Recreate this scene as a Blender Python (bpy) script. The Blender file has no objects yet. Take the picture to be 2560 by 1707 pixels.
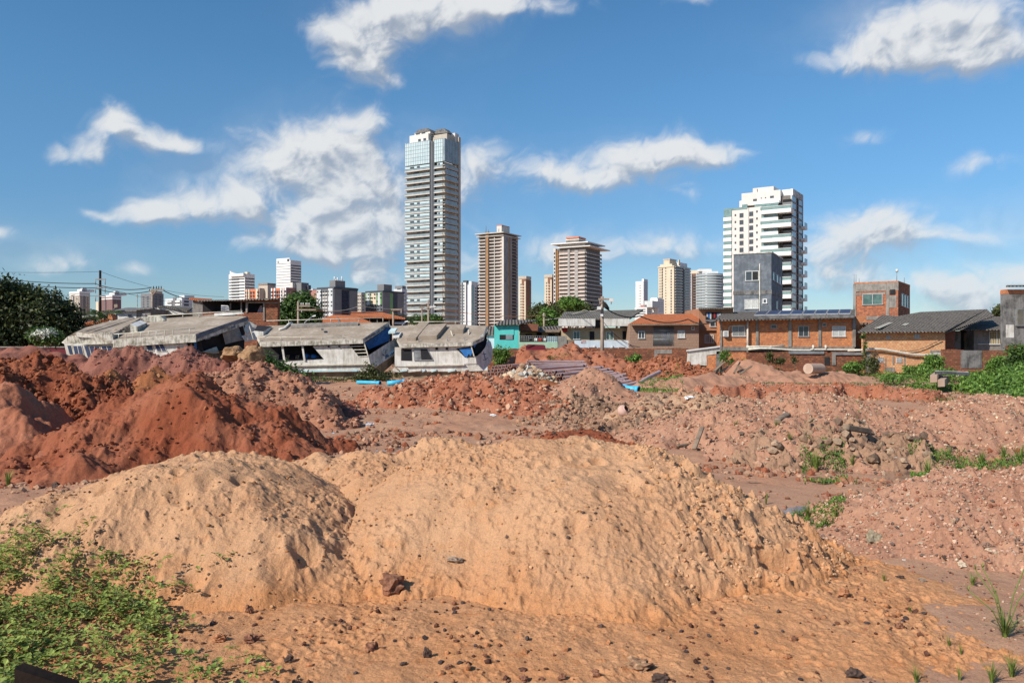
import bpy, math, random
import numpy as np
from mathutils import Vector, Matrix
rad = math.radians
scene = bpy.context.scene
COL = scene.collection
# ---------------------------------------------------------------- camera
F = 1991.1; CX = 1280.0; CY = 853.5; CZ = 3.4
cam = bpy.data.cameras.new('camera'); camo = bpy.data.objects.new('camera', cam); COL.objects.link(camo)
cam.lens = 28; cam.sensor_width = 36; cam.clip_end = 20000; cam.clip_start = 0.1
camo.location = (0, 0, CZ); camo.rotation_euler = (rad(90), 0, 0)
scene.camera = camo
scene.view_settings.view_transform = 'Standard'; scene.view_settings.look = 'None'
scene.view_settings.exposure = 0.12; scene.view_settings.gamma = 1.0
try:
    scene.cycles.max_bounces = 5; scene.cycles.transparent_max_bounces = 12
    scene.cycles.diffuse_bounces = 3
except Exception: pass
# ---------------------------------------------------------------- sun + sky
SUN_EL = rad(36); SUN_A = rad(40)      # elevation, how far behind the left-hand axis
to_sun = Vector((-math.cos(SUN_EL)*math.cos(SUN_A), -math.cos(SUN_EL)*math.sin(SUN_A), math.sin(SUN_EL)))
sl = bpy.data.lights.new('sun', 'SUN'); so = bpy.data.objects.new('sun', sl); COL.objects.link(so)
sl.energy = 5.0; sl.angle = rad(0.53); sl.color = (1.0, 0.93, 0.83)
so.rotation_euler = to_sun.to_track_quat('Z', 'Y').to_euler(); so.location = (-20, -20, 60)

world = bpy.data.worlds.new('World'); scene.world = world; world.use_nodes = True
def build_world():
    nt = world.node_tree; nt.nodes.clear(); N = nt.nodes; L = nt.links
    out = N.new('ShaderNodeOutputWorld'); bg = N.new('ShaderNodeBackground'); L.new(bg.outputs[0], out.inputs[0])
    sky = N.new('ShaderNodeTexSky'); sky.sky_type = 'NISHITA'; sky.sun_disc = False
    sky.sun_elevation = SUN_EL
    sky.sun_rotation = math.atan2(to_sun.x, to_sun.y)
    sky.altitude = 20; sky.air_density = 1.0; sky.dust_density = 0.15; sky.ozone_density = 1.4
    bg.inputs[1].default_value = 0.092
    hsv = N.new('ShaderNodeHueSaturation'); hsv.inputs['Saturation'].default_value = 1.16; 
    tc = N.new('ShaderNodeTexCoord'); sp = N.new('ShaderNodeSeparateXYZ'); L.new(tc.outputs['Generated'], sp.inputs[0])
    def m(op, a, b=None, c=None):
        n = N.new('ShaderNodeMath'); n.operation = op
        for i, v in enumerate((a, b, c)):
            if v is None: continue
            if isinstance(v, (int, float)): n.inputs[i].default_value = v
            else: L.new(v, n.inputs[i])
        return n.outputs[0]
    az = m('ARCTAN2', sp.outputs[0], sp.outputs[1]); el = m('ARCSINE', sp.outputs[2])
    cb = N.new('ShaderNodeCombineXYZ'); L.new(az, cb.inputs[0]); L.new(el, cb.inputs[1])
    # horizon air: less yellow low down
    te = N.new('ShaderNodeMapRange'); L.new(el, te.inputs[0]); te.inputs[1].default_value = 0; te.inputs[2].default_value = .34; te.interpolation_type = 'SMOOTHSTEP'
    tm = N.new('ShaderNodeMix'); tm.data_type = 'RGBA'; L.new(te.outputs[0], tm.inputs[0]); tm.inputs[6].default_value = (.66, .80, 1.02, 1); tm.inputs[7].default_value = (.98, 1.17, 1.27, 1)
    tx = N.new('ShaderNodeMix'); tx.data_type = 'RGBA'; tx.blend_type = 'MULTIPLY'; tx.inputs[0].default_value = 1; L.new(sky.outputs[0], tx.inputs[6]); L.new(tm.outputs[2], tx.inputs[7])
    L.new(tx.outputs[2], hsv.inputs['Color'])
    L.new(hsv.outputs[0], bg.inputs[0])
build_world()

# ---------------------------------------------------------------- helpers
def P(px, py, Y): return ((px-CX)/F*Y, Y, CZ-(py-CY)/F*Y)
def PX(px, Y): return (px-CX)/F*Y
def PZ(py, Y): return CZ-(py-CY)/F*Y
def tag(o, label=None, cat=None, group=None, kind=None):
    if label: o['label'] = label
    if cat: o['category'] = cat
    if group: o['group'] = group
    if kind: o['kind'] = kind
    return o
def thing(name, label, cat, loc=(0,0,0), rz=0, group=None, rot=None):
    o = bpy.data.objects.new(name, None); COL.objects.link(o); o.empty_display_size = .3
    o.location = loc; o.rotation_euler = rot if rot else (0, 0, rz)
    return tag(o, label, cat, group)
class MB:
    def __init__(s): s.v = []; s.f = []; s.m = []; s.sm = []
    def poly(s, pts, faces, mi=0, smooth=False):
        b = len(s.v); s.v += [tuple(p) for p in pts]; s.f += [tuple(b+i for i in f) for f in faces]
        s.m += [mi]*len(faces); s.sm += [smooth]*len(faces); return s
    def box(s, x0, x1, y0, y1, z0, z1, mi=0):
        if x0 > x1: x0, x1 = x1, x0
        if y0 > y1: y0, y1 = y1, y0
        if z0 > z1: z0, z1 = z1, z0
        return s.poly([(x0,y0,z0),(x1,y0,z0),(x1,y1,z0),(x0,y1,z0),(x0,y0,z1),(x1,y0,z1),(x1,y1,z1),(x0,y1,z1)],
            [(0,3,2,1),(4,5,6,7),(0,1,5,4),(1,2,6,5),(2,3,7,6),(3,0,4,7)], mi)
    def hexa(s, b, t, mi=0):   # four bottom points, four top points, counter-clockwise seen from above
        return s.poly(list(b)+list(t), [(0,3,2,1),(4,5,6,7),(0,1,5,4),(1,2,6,5),(2,3,7,6),(3,0,4,7)], mi)
    def prism(s, poly, a0, a1, axis='y', mi=0):
        # polygon in the plane across `axis`, extruded a0..a1.  y: (x,z)  x: (y,z)  z: (x,y)
        n = len(poly)
        def pt(p, a): return (p[0], a, p[1]) if axis == 'y' else ((a, p[0], p[1]) if axis == 'x' else (p[0], p[1], a))
        pts = [pt(p, a0) for p in poly]+[pt(p, a1) for p in poly]
        f = [tuple(range(n))[::-1], tuple(range(n, 2*n))]+[(i, (i+1) % n, n+(i+1) % n, n+i) for i in range(n)]
        return s.poly(pts, f, mi)
    def tube(s, pts, r, n=8, mi=0, r2=None, cap=True, smooth=True):
        pts = [Vector(p) for p in pts]; k = len(pts); rings = []
        up = None
        for i, p in enumerate(pts):
            d = (pts[min(i+1, k-1)]-pts[max(i-1, 0)])
            if d.length < 1e-9: d = Vector((0,0,1))
            d.normalize()
            if up is None:
                up = Vector((0,0,1)) if abs(d.z) < .9 else Vector((1,0,0))
            u = d.cross(up).normalized(); w = u.cross(d).normalized(); up = w
            rr = r if r2 is None else r+(r2-r)*i/max(1, k-1)
            rings.append([p+u*math.cos(2*math.pi*j/n)*rr+w*math.sin(2*math.pi*j/n)*rr for j in range(n)])
        V = [q for ring in rings for q in ring]; f = []
        for i in range(k-1):
            for j in range(n):
                f.append((i*n+j, (i+1)*n+j, (i+1)*n+(j+1) % n, i*n+(j+1) % n))
        s.poly(V, f, mi, smooth)
        if cap:
            b = len(s.v)-len(V)
            s.f += [tuple(b+j for j in range(n)), tuple(b+(k-1)*n+j for j in range(n))[::-1]]; s.m += [mi]*2; s.sm += [False]*2
        return s
    def mesh(s, name, mats):
        me = bpy.data.meshes.new(name); me.from_pydata(s.v, [], s.f)
        for m in (mats if isinstance(mats, (list, tuple)) else [mats]): me.materials.append(m)
        if len(s.f):
            me.polygons.foreach_set('material_index', s.m); me.polygons.foreach_set('use_smooth', s.sm)
        me.update(); return me
    def build(s, name, mats, parent=None, label=None, cat=None, group=None, kind=None, loc=None, rot=None, world=False):
        o = bpy.data.objects.new(name, s.mesh(name, mats)); COL.objects.link(o)
        if parent: o.parent = parent
        if world and parent:
            p = parent; off = Vector((0,0,0))
            while p: off += p.location; p = p.parent
            o.data.transform(Matrix.Translation(-off))
        if loc: o.location = loc
        if rot: o.rotation_euler = rot
        return tag(o, label, cat, group, kind)
def bx(name, mat, parent, *a, **k): return MB().box(*a).build(name, mat, parent, **k)
def copies(name, me, parent, locs, rots=None, cap=100):
    """one child per place sharing a mesh; beyond `cap` the rest become one child"""
    for i, l in enumerate(locs[:cap]):
        o = bpy.data.objects.new(name, me); COL.objects.link(o); o.parent = parent; o.location = l
        if rots: o.rotation_euler = (0, 0, rots[i])
    if len(locs) > cap:
        vs = [tuple(v.co) for v in me.vertices]; fs = [tuple(p.vertices) for p in me.polygons]; mi = [p.material_index for p in me.polygons]
        mb = MB()
        for i, l in enumerate(locs[cap:]):
            R = Matrix.Rotation(rots[cap+i] if rots else 0, 3, 'Z'); b = len(mb.v)
            mb.v += [tuple(R @ Vector(v)+Vector(l)) for v in vs]; mb.f += [tuple(b+k for k in f) for f in fs]; mb.m += mi; mb.sm += [False]*len(fs)
        mb.build(name, list(me.materials), parent, kind='stuff')
def npmesh(name, V, Fq, mats, smooth=True, parent=None, attr=None):
    me = bpy.data.meshes.new(name); V = np.asarray(V, np.float32); Fq = np.asarray(Fq, np.int32); k = Fq.shape[1]
    me.vertices.add(len(V)); me.vertices.foreach_set('co', V.ravel())
    me.loops.add(Fq.size); me.loops.foreach_set('vertex_index', Fq.ravel())
    me.polygons.add(len(Fq)); me.polygons.foreach_set('loop_start', np.arange(0, Fq.size, k, dtype=np.int32))
    me.polygons.foreach_set('loop_total', np.full(len(Fq), k, np.int32))
    me.polygons.foreach_set('use_smooth', np.full(len(Fq), smooth, bool))
    for m in (mats if isinstance(mats, (list, tuple)) else [mats]): me.materials.append(m)
    if attr is not None:
        for an, (typ, dat) in attr.items():
            a = me.attributes.new(an, typ, 'POINT')
            a.data.foreach_set('color' if typ == 'FLOAT_COLOR' else 'value', np.asarray(dat, np.float32).ravel())
    me.update(calc_edges=True); me.validate()
    o = bpy.data.objects.new(name, me); COL.objects.link(o)
    if parent: o.parent = parent
    return o
# ---- numpy noise
def _h(xi, yi, seed):
    h = (xi*374761393+yi*668265263+seed*1274126177) & 0x7fffffff
    h = ((h ^ (h >> 13))*1274126177) & 0x7fffffff
    return ((h ^ (h >> 16)) & 0xffff)/65536.0
def pn(x, y, seed=0):
    xf = np.floor(x); yf = np.floor(y); xi = xf.astype(np.int64); yi = yf.astype(np.int64); fx = x-xf; fy = y-yf
    u = fx*fx*fx*(fx*(fx*6-15)+10); v = fy*fy*fy*(fy*(fy*6-15)+10)
    def g(ix, iy, dx, dy):
        a = _h(xi+ix, yi+iy, seed)*2*np.pi; return np.cos(a)*dx+np.sin(a)*dy
    return ((g(0,0,fx,fy)*(1-u)+g(1,0,fx-1,fy)*u)*(1-v)+(g(0,1,fx,fy-1)*(1-u)+g(1,1,fx-1,fy-1)*u)*v)*1.5
def fbm(x, y, o=5, seed=0, gain=.5, ridged=False):
    a = 1.0; t = 0; fq = 1.0
    for i in range(o):
        n = pn(x*fq+i*17.3, y*fq-i*9.1, seed+i*7)
        if ridged: n = .5-2*np.abs(n)
        t = t+a*n; a *= gain; fq *= 2.03
    return t

# clouds: a high thin layer far beyond the city, its density and its sunlit side worked out from 3 octaves of noise
BLOBS = [  # px, py, rx, ry, strength : where the clouds of the place stand
     (930,70,90,55,1.0),(1050,35,120,50,1.0),(900,140,70,60,1.15),(1190,0,130,45,.95),(965,205,34,22,.5),(1330,20,110,28,.5),(800,70,60,25,.45),
     (295,300,55,38,.95),(215,385,72,32,.95),(360,345,90,30,.75),(450,350,60,22,.6),
     (500,505,105,42,1.15),(375,525,65,34,.95),(620,505,45,45,1.0),
     (700,400,95,62,1.1),(820,360,90,60,1.0),(915,305,60,32,.75),(870,440,120,70,1.05),(790,570,85,50,1.3),(880,590,120,65,1.5),(930,530,90,60,1.2),(720,610,60,30,.9),(1210,420,80,48,.95),(1130,480,60,50,.7),(600,320,40,20,.35),
     (1370,435,60,42,1.0),(1480,455,75,30,1.0),(1580,400,100,50,1.1),(1680,370,70,38,1.0),(1790,385,85,30,.95),
     (2190,130,110,50,.85),(2300,75,130,70,1.0),(2420,80,120,75,1.05),(2500,140,120,40,.8),(2080,150,60,22,.5),
     (2100,610,90,58,1.05),(2200,555,85,48,1.1),(2290,590,130,35,.8),(2440,590,90,18,.5),
     (1640,612,150,32,.8),(1400,630,80,40,.7),(1720,490,45,25,.45),(2450,745,150,48,1.0),(2560,680,110,35,.8),(2330,700,90,30,.7),(2080,690,110,30,.7),
     (105,672,65,24,.7),(10,585,45,14,.8),(250,535,45,16,.75),(200,650,40,22,.5),(610,612,35,22,.55),(950,705,70,38,.8),(340,675,40,18,.5),
     (2430,420,75,25,.5),(1300,735,60,30,.6),(2170,345,60,20,.4),(1730,0,60,20,.5),(1190,650,60,60,.5)]

def build_clouds():
    az = np.linspace(rad(-52), rad(52), 1080); el = np.linspace(rad(.2), rad(36), 400)
    A, E = np.meshgrid(az, el)
    def dens(A, E):
        wx = .010*fbm(A*14, E*14, 3, 101); wy = .008*fbm(A*14+7, E*14+3, 3, 102); acc = np.zeros(A.shape)
        for (px, py, rx, ry, s) in BLOBS:
            dx = (px-CX)/F; dz = (CY-py)/F; a = math.atan2(dx, 1); e = math.atan2(dz, math.hypot(dx, 1)); k = math.cos(a)
            q = ((A+wx-a)*F/(rx*k*k*1.0))**2+((E+wy-e)*F/(ry*k*.98))**2
            acc += s*np.power(.42, np.minimum(q, 30))
        acc = np.minimum(acc, 1.15)
        n = 0; a_ = 1.0; f_ = 1.0
        for i in range(7): n = n+a_*(2.1*np.abs(pn((A+2*wx)*20*f_+i*13.1, (E+2*wy)*24*f_-i*7.7, 103+i))-.52); a_ *= .58; f_ *= 2.07
        n = n*.36+.10*fbm(A*11, E*14, 3, 140)
        d = acc*1.42+n*(.35+.65*np.minimum(1, acc*2))-.40
        return np.minimum(d, acc*2.4)
    d0 = dens(A, E); d1 = dens(A-.010, E+.017)
    t = np.clip((d0+.24)/1.5, 0, 1); al = t*t*(3-2*t)*.93
    veil = np.zeros(A.shape)
    for (px, py, rx, ry, s) in ((840,480,230,150,.26),(1130,470,120,110,.22),(2450,640,320,90,.25),(1500,620,330,60,.2),(1050,70,220,60,.12),(2350,110,300,100,.2),(500,470,200,80,.12),(150,650,200,60,.14),(1560,420,220,70,.14)):
        a = math.atan2((px-CX)/F, 1); e = math.atan2((CY-py)/F, 1); k = math.cos(a); veil += s*np.exp(-(((A-a)*F/(rx*k))**2+((E-e)*F/(ry*k))**2))
    al = 1-(1-al)*(1-np.clip(veil*(1+.9*fbm(A*11, E*16, 5, 150)), 0, .6))
    lit = np.clip((d0-d1+.60)/1.15, 0, 1); lit = lit*lit*(3-2*lit)
    low = np.clip(E/rad(14), 0, 1)[..., None]
    c = np.array([.34, .39, .47])*(1-lit[..., None])+np.array([.75, .76, .765])*lit[..., None]
    c = c*low+(c*.75+np.array([.10, .14, .18]))*(1-low)
    R = 9000.0
    V = np.stack([R*np.cos(E)*np.sin(A), R*np.cos(E)*np.cos(A), R*np.sin(E)], -1).reshape(-1, 3)
    ny, nx = A.shape; idx = np.arange(nx*ny).reshape(ny, nx)
    kf = (al[:-1,:-1]+al[1:,1:]+al[1:,:-1]+al[:-1,1:]) > .004
    Fq = np.stack([idx[:-1,:-1], idx[1:,:-1], idx[1:,1:], idx[:-1,1:]], -1)[kf]
    m = bpy.data.materials.new('cloud_vapour'); m.use_nodes = True; nt = m.node_tree; N = nt.nodes; L = nt.links; N.clear()
    o = N.new('ShaderNodeOutputMaterial'); mx = N.new('ShaderNodeMixShader'); tr = N.new('ShaderNodeBsdfTransparent'); em = N.new('ShaderNodeEmission')
    a1 = N.new('ShaderNodeAttribute'); a1.attribute_name = 'col'; a2 = N.new('ShaderNodeAttribute'); a2.attribute_name = 'alpha'
    L.new(a1.outputs['Color'], em.inputs[0]); L.new(a2.outputs['Fac'], mx.inputs[0]); L.new(tr.outputs[0], mx.inputs[1]); L.new(em.outputs[0], mx.inputs[2]); L.new(mx.outputs[0], o.inputs[0])
    m.cycles.emission_sampling = 'NONE'
    col = np.concatenate([c, np.ones(c.shape[:2]+(1,))], -1).reshape(-1, 4)
    ob = npmesh('clouds', V, Fq, m, attr={'col': ('FLOAT_COLOR', col), 'alpha': ('FLOAT', al.reshape(-1))})
    tag(ob, 'white fair weather clouds drifting over the city', None, None, 'stuff')
build_clouds()
# ---- materials
def soil(name, c1, c2, c3=None, s1=.6, s2=14, bump=.02, grain=60, rough=.95, spec=None, wet=0, zmix=None):
    m = bpy.data.materials.new(name); m.use_nodes = True; nt = m.node_tree; N = nt.nodes; L = nt.links
    b = N['Principled BSDF']; b.inputs['Roughness'].default_value = rough; b.inputs['Specular IOR Level'].default_value = .15
    tc = N.new('ShaderNodeTexCoord')
    def noise(sc, det, ro=.6):
        n = N.new('ShaderNodeTexNoise'); n.inputs['Scale'].default_value = sc; n.inputs['Detail'].default_value = det; n.inputs['Roughness'].default_value = ro
        L.new(tc.outputs['Object'], n.inputs['Vector']); return n.outputs[0]
    def mr(v, a, bb, lo=0., hi=1.):
        n = N.new('ShaderNodeMapRange'); L.new(v, n.inputs[0]); n.inputs[1].default_value = a; n.inputs[2].default_value = bb; n.inputs[3].default_value = lo; n.inputs[4].default_value = hi; return n.outputs[0]
    def mix(f, a, bb, mode='MIX'):
        n = N.new('ShaderNodeMix'); n.data_type = 'RGBA'; n.blend_type = mode
        for i, v in ((0, f), (6, a), (7, bb)):
            if isinstance(v, (int, float)): n.inputs[i].default_value = v
            elif isinstance(v, tuple): n.inputs[i].default_value = (*v, 1)
            else: L.new(v, n.inputs[i])
        return n.outputs[2]
    col = mix(mr(noise(s1, 6), .38, .62), c1, c2)
    if c3: col = mix(mr(noise(s2, 5, .7), .55, .75), col, c3)
    if zmix:   # the heap stands on a layer of another earth: its own lower band has that colour
        sp = N.new('ShaderNodeSeparateXYZ'); L.new(tc.outputs['Object'], sp.inputs[0]); zz = N.new('ShaderNodeMath'); zz.operation = 'MULTIPLY_ADD'; L.new(noise(1.6, 6, .65), zz.inputs[0]); zz.inputs[1].default_value = -1.1; L.new(sp.outputs[2], zz.inputs[2])
        col = mix(mr(zz.outputs[0], zmix[0], zmix[1]), zmix[2], col)
    gv = mr(noise(grain, 3, .8), .3, .7, .78, 1.2)
    col = mix(1.0, col, gv, 'MULTIPLY')
    L.new(col, b.inputs['Base Color'])
    if wet:
        w = mr(noise(.35, 4), .45, .6, rough, rough-wet); L.new(w, b.inputs['Roughness'])
    bp = N.new('ShaderNodeBump'); bp.inputs['Strength'].default_value = .9; bp.inputs['Distance'].default_value = bump
    ad = N.new('ShaderNodeMath'); ad.operation = 'MULTIPLY_ADD'; L.new(noise(grain*1.1, 6, .75), ad.inputs[0]); ad.inputs[1].default_value = .5
    L.new(noise(grain*.25, 5, .7), ad.inputs[2])
    L.new(ad.outputs[0], bp.inputs['Height']); L.new(bp.outputs[0], b.inputs['Normal'])
    return m
def attr_mat(name, rough=.85, bump=.01, gs=40, attr='col', spec=.3, trans=0):
    m = bpy.data.materials.new(name); m.use_nodes = True; nt = m.node_tree; N = nt.nodes; L = nt.links
    b = N['Principled BSDF']; b.inputs['Roughness'].default_value = rough; b.inputs['Specular IOR Level'].default_value = spec
    a = N.new('ShaderNodeAttribute'); a.attribute_name = attr
    tc = N.new('ShaderNodeTexCoord'); n = N.new('ShaderNodeTexNoise'); n.inputs['Scale'].default_value = gs; n.inputs['Detail'].default_value = 4; L.new(tc.outputs['Object'], n.inputs['Vector'])
    r = N.new('ShaderNodeMapRange'); L.new(n.outputs[0], r.inputs[0]); r.inputs[1].default_value = .3; r.inputs[2].default_value = .7; r.inputs[3].default_value = .7; r.inputs[4].default_value = 1.25
    x = N.new('ShaderNodeMix'); x.data_type = 'RGBA'; x.blend_type = 'MULTIPLY'; x.inputs[0].default_value = 1; L.new(a.outputs['Color'], x.inputs[6]); L.new(r.outputs[0], x.inputs[7])
    L.new(x.outputs[2], b.inputs['Base Color'])
    if bump:
        bp = N.new('ShaderNodeBump'); bp.inputs['Distance'].default_value = bump; L.new(n.outputs[0], bp.inputs['Height']); L.new(bp.outputs[0], b.inputs['Normal'])
    if trans:
        t = N.new('ShaderNodeBsdfTranslucent'); L.new(x.outputs[2], t.inputs[0]); ms = N.new('ShaderNodeMixShader'); ms.inputs[0].default_value = trans
        L.new(b.outputs[0], ms.inputs[1]); L.new(t.outputs[0], ms.inputs[2]); L.new(ms.outputs[0], N['Material Output'].inputs[0])
    return m
# ================================================================ ground and mounds
SOIL = {
 'ground': soil('earth_ground', (.41,.215,.13), (.46,.265,.165), (.36,.172,.103), s1=.25, s2=3, bump=.03, grain=22, wet=.0),
 'sand': soil('pale_sand', (.565,.325,.18), (.505,.275,.147), (.51,.245,.112), s1=.5, s2=2.2, bump=.035, grain=42, zmix=(-.45, .12, (.53,.24,.10))),
 'orange': soil('orange_sand', (.52,.24,.105), (.54,.275,.135), (.46,.175,.062), s1=.7, s2=5, bump=.03, grain=45),
 'red': soil('red_earth', (.25,.07,.032), (.31,.115,.062), (.19,.048,.022), s1=.5, s2=4, bump=.03, grain=26),
 'darkred': soil('dark_red_earth', (.23,.065,.03), (.30,.10,.05), (.16,.042,.022), s1=.6, s2=5, bump=.05, grain=16),
 'purple': soil('purple_red_earth', (.215,.08,.055), (.275,.12,.085), (.17,.062,.042), s1=.5, s2=4, bump=.04, grain=16),
 'ochre': soil('ochre_earth', (.35,.14,.058), (.28,.10,.042), (.40,.19,.09), s1=.8, s2=5, bump=.03, grain=20),
 'brown': soil('brown_clay', (.34,.155,.09), (.39,.195,.12), (.26,.115,.07), s1=.8, s2=4, bump=.05, grain=14),
 'mid': soil('brick_red_earth', (.315,.115,.062), (.385,.165,.098), (.25,.085,.045), s1=.5, s2=3, bump=.05, grain=14),
 'pink': soil('pink_gravel_earth', (.41,.222,.142), (.35,.178,.112), (.47,.30,.205), s1=.6, s2=9, bump=.025, grain=30),
 'tan': soil('tan_rubble_earth', (.39,.235,.145), (.46,.30,.19), (.31,.17,.11), s1=.9, s2=5, bump=.04, grain=18),
 'grey': soil('grey_brown_clay', (.30,.178,.112), (.36,.215,.135), (.20,.12,.078), s1=1.2, s2=5, bump=.05, grain=14),
}
def ground_h(x, y):
    near = np.clip((16-y)/6, 0, 1)
    z = .16*fbm(x*.12, y*.12, 3, 3)*np.clip(y/14, .3, 1)
    rough = np.clip((y-14)/6, 0, 1)*np.clip((86-y)/10, 0, 1)
    band = np.clip(.5+1.6*pn(x*.09, y*.11, 21), 0, 1)
    z = z+rough*(.25+.75*band)*(.09*fbm(x*.7, y*.7, 5, 5)+.055*np.maximum(0, fbm(x*1.9, y*1.9, 4, 9)-.12)+.05*np.maximum(0, fbm(x*.9+.3, y*3, 3, 31)))
    z = z+.02*fbm(x*1.5, y*1.5, 4, 11)
    # damp flats: the puddle basins and the track sit low
    for (cx, cy, rx, ry, dp) in BASINS:
        d = ((x-cx)/rx)**2+((y-cy)/ry)**2
        wgt = np.exp(-d*1.1); z = z*(1-.85*np.clip(wgt*1.3, 0, 1))-dp*wgt
    z = z+.25*np.clip((y-72)/12, 0, 1)
    return z
BASINS = []
def basin(px, py, rx, ry, dp=.12):
    Y = CZ*F/(py-CY); BASINS.append((PX(px, Y), Y, rx, ry, dp))
basin(1990, 1285, 1.6, .75, .10); basin(1010, 1125, 1.3, 1.6, .12); basin(790, 1128, 1.4, 1.6, .10); basin(2120, 1170, 5.5, 1.5, .08); basin(1850, 1235, 3, 1.6, .05); basin(840, 1085, 4, 1.6, .05)

MOUNDS = {}
def seg_h(x, y, pts, s, r):
    best = np.full(x.shape, -50.0)
    if len(pts) == 1: pts = [pts[0], (pts[0][0]+.01, pts[0][1], pts[0][2])]
    for (a, b) in zip(pts[:-1], pts[1:]):
        dx, dy = b[0]-a[0], b[1]-a[1]; L2 = dx*dx+dy*dy+1e-9
        t = np.clip(((x-a[0])*dx+(y-a[1])*dy)/L2, 0, 1)
        d = np.hypot(x-(a[0]+t*dx), y-(a[1]+t*dy))
        h = a[2]+(b[2]-a[2])*t-s*(np.sqrt(d*d+r*r)-r)
        best = np.maximum(best, h)
    return best
def mound_fn(ridges, slope, r, warp, amp, sc, clump, seed, pits):
    def fn(x, y):
        wx = x+warp*fbm(x*.5, y*.5, 3, seed+50); wy = y+warp*fbm(x*.5+9, y*.5+4, 3, seed+60)
        h = np.full(x.shape, -50.0)
        for rd in ridges:
            hh = seg_h(wx, wy, rd, slope, r)
            k = .12; m = np.maximum(h, hh)
            h = m+k*.25*np.maximum(1-np.abs(h-hh)/k, 0)**2
        h = h+amp*fbm(x*sc, y*sc, 5, seed)
        if clump: 
            c = fbm(x*sc*2.6, y*sc*2.6, 5, seed+5, .62)
            h = h+clump*.62*np.maximum(c, -.3)*np.clip(.65+.8*pn(x*sc*.7, y*sc*.7, seed+8), .25, 1.2)
        for (qx, qy, qr, qd) in pits:
            w = np.nonzero((np.abs(x-qx) < 3*qr) & (np.abs(y-qy) < 3*qr))
            if len(w[0]):
                d2 = ((x[w]-qx)**2+(y[w]-qy)**2)/(qr*qr)
                h[w] += -qd*np.exp(-d2)+qd*.35*np.exp(-(np.sqrt(d2)-1.5)**2*4)
        return h
    return fn
def mound(name, label, mat, ridges, slope=.62, r=.6, warp=.35, amp=.1, sc=.8, clump=0, seed=1, res=1.0, npit=0, pitr=(.08,.2), extra=None, cat='mound', ext=None):
    R = [[P(*p) for p in rd] for rd in ridges]; allp = [p for rd in R for p in rd]
    zt = max(p[2] for p in allp)+.4; reach = zt/slope+r+warp*1.2
    if ext: reach = ext
    x0 = min(p[0] for p in allp)-reach; x1 = max(p[0] for p in allp)+reach; y0 = min(p[1] for p in allp)-reach; y1 = max(p[1] for p in allp)+reach
    rng = random.Random(seed*13+1)
    pits = []
    for i in range(npit):
        rr = rng.uniform(*pitr); pits.append((rng.uniform(x0+reach*.4, x1-reach*.4), rng.uniform(y0+reach*.25, y1-reach*.6), rr, rr*rng.uniform(.35, .95)))
    fn0 = mound_fn(R, slope, r, warp, amp, sc, clump, seed, pits)
    fn = (lambda x, y: fn0(x, y)+extra(x, y)) if extra else fn0
    ym = .5*(y0+y1); cell = max(.012, (y0+reach*.6)*.00165*res)
    nx = int((x1-x0)/cell)+1; ny = int((y1-y0)/cell)+1
    xs = np.linspace(x0, x1, nx); ys = np.linspace(y0, y1, ny); X, Y = np.meshgrid(xs, ys)
    Z = fn(X, Y); G = ground_h(X, Y)
    keep = Z > G-.12
    kf = keep[:-1,:-1] | keep[1:,:-1] | keep[:-1,1:] | keep[1:,1:]
    idx = np.arange(nx*ny).reshape(ny, nx)
    Fq = np.stack([idx[:-1,:-1], idx[:-1,1:], idx[1:,1:], idx[1:,:-1]], -1)[kf]
    used = np.zeros(nx*ny, bool); used[Fq.ravel()] = True
    remap = np.cumsum(used)-1
    V = np.stack([X, Y, Z], -1).reshape(-1, 3)[used]
    o = npmesh(name, V, remap[Fq], SOIL[mat])
    tag(o, label, cat); MOUNDS[label] = (fn, (x0, x1, y0, y1)); return o
def H(x, y, skip=()):
    x = np.asarray(x, float); y = np.asarray(y, float); z = ground_h(x, y)
    for k, (fn, (x0, x1, y0, y1)) in MOUNDS.items():
        m = (x > x0) & (x < x1) & (y > y0) & (y < y1)
        if m.any(): z[m] = np.maximum(z[m], fn(x[m], y[m]))
    return z
def H1(x, y): return float(H(np.array([x]), np.array([y]))[0])

# ground sheet
def build_ground():
    ys = [-12.]
    while ys[-1] < 5: ys.append(ys[-1]+.35)
    while ys[-1] < 110: ys.append(ys[-1]+max(.02, ys[-1]*.0046))
    st = .6
    while ys[-1] < 9000: ys.append(ys[-1]+st); st *= 1.12
    ys = np.array(ys); u = np.linspace(-1.0, 1.0, 560); u = np.sign(u)*(.8*np.abs(u)+.7*np.abs(u)**6)
    Y, U = np.meshgrid(ys, u, indexing='ij'); X = U*np.maximum(Y, 7)
    Z = ground_h(X, Y)
    # broad terrain beyond the lot is level
    Z = np.where(Y > 130, .25, Z)
    nx = len(u); ny = len(ys); idx = np.arange(nx*ny).reshape(ny, nx)
    Fq = np.stack([idx[:-1,:-1], idx[:-1,1:], idx[1:,1:], idx[1:,:-1]], -1).reshape(-1, 4)
    o = npmesh('ground', np.stack([X, Y, Z], -1).reshape(-1, 3), Fq, SOIL['ground'])
    tag(o, 'bare pinkish earth of the building lot', None, None, 'structure')
build_ground()

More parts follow.
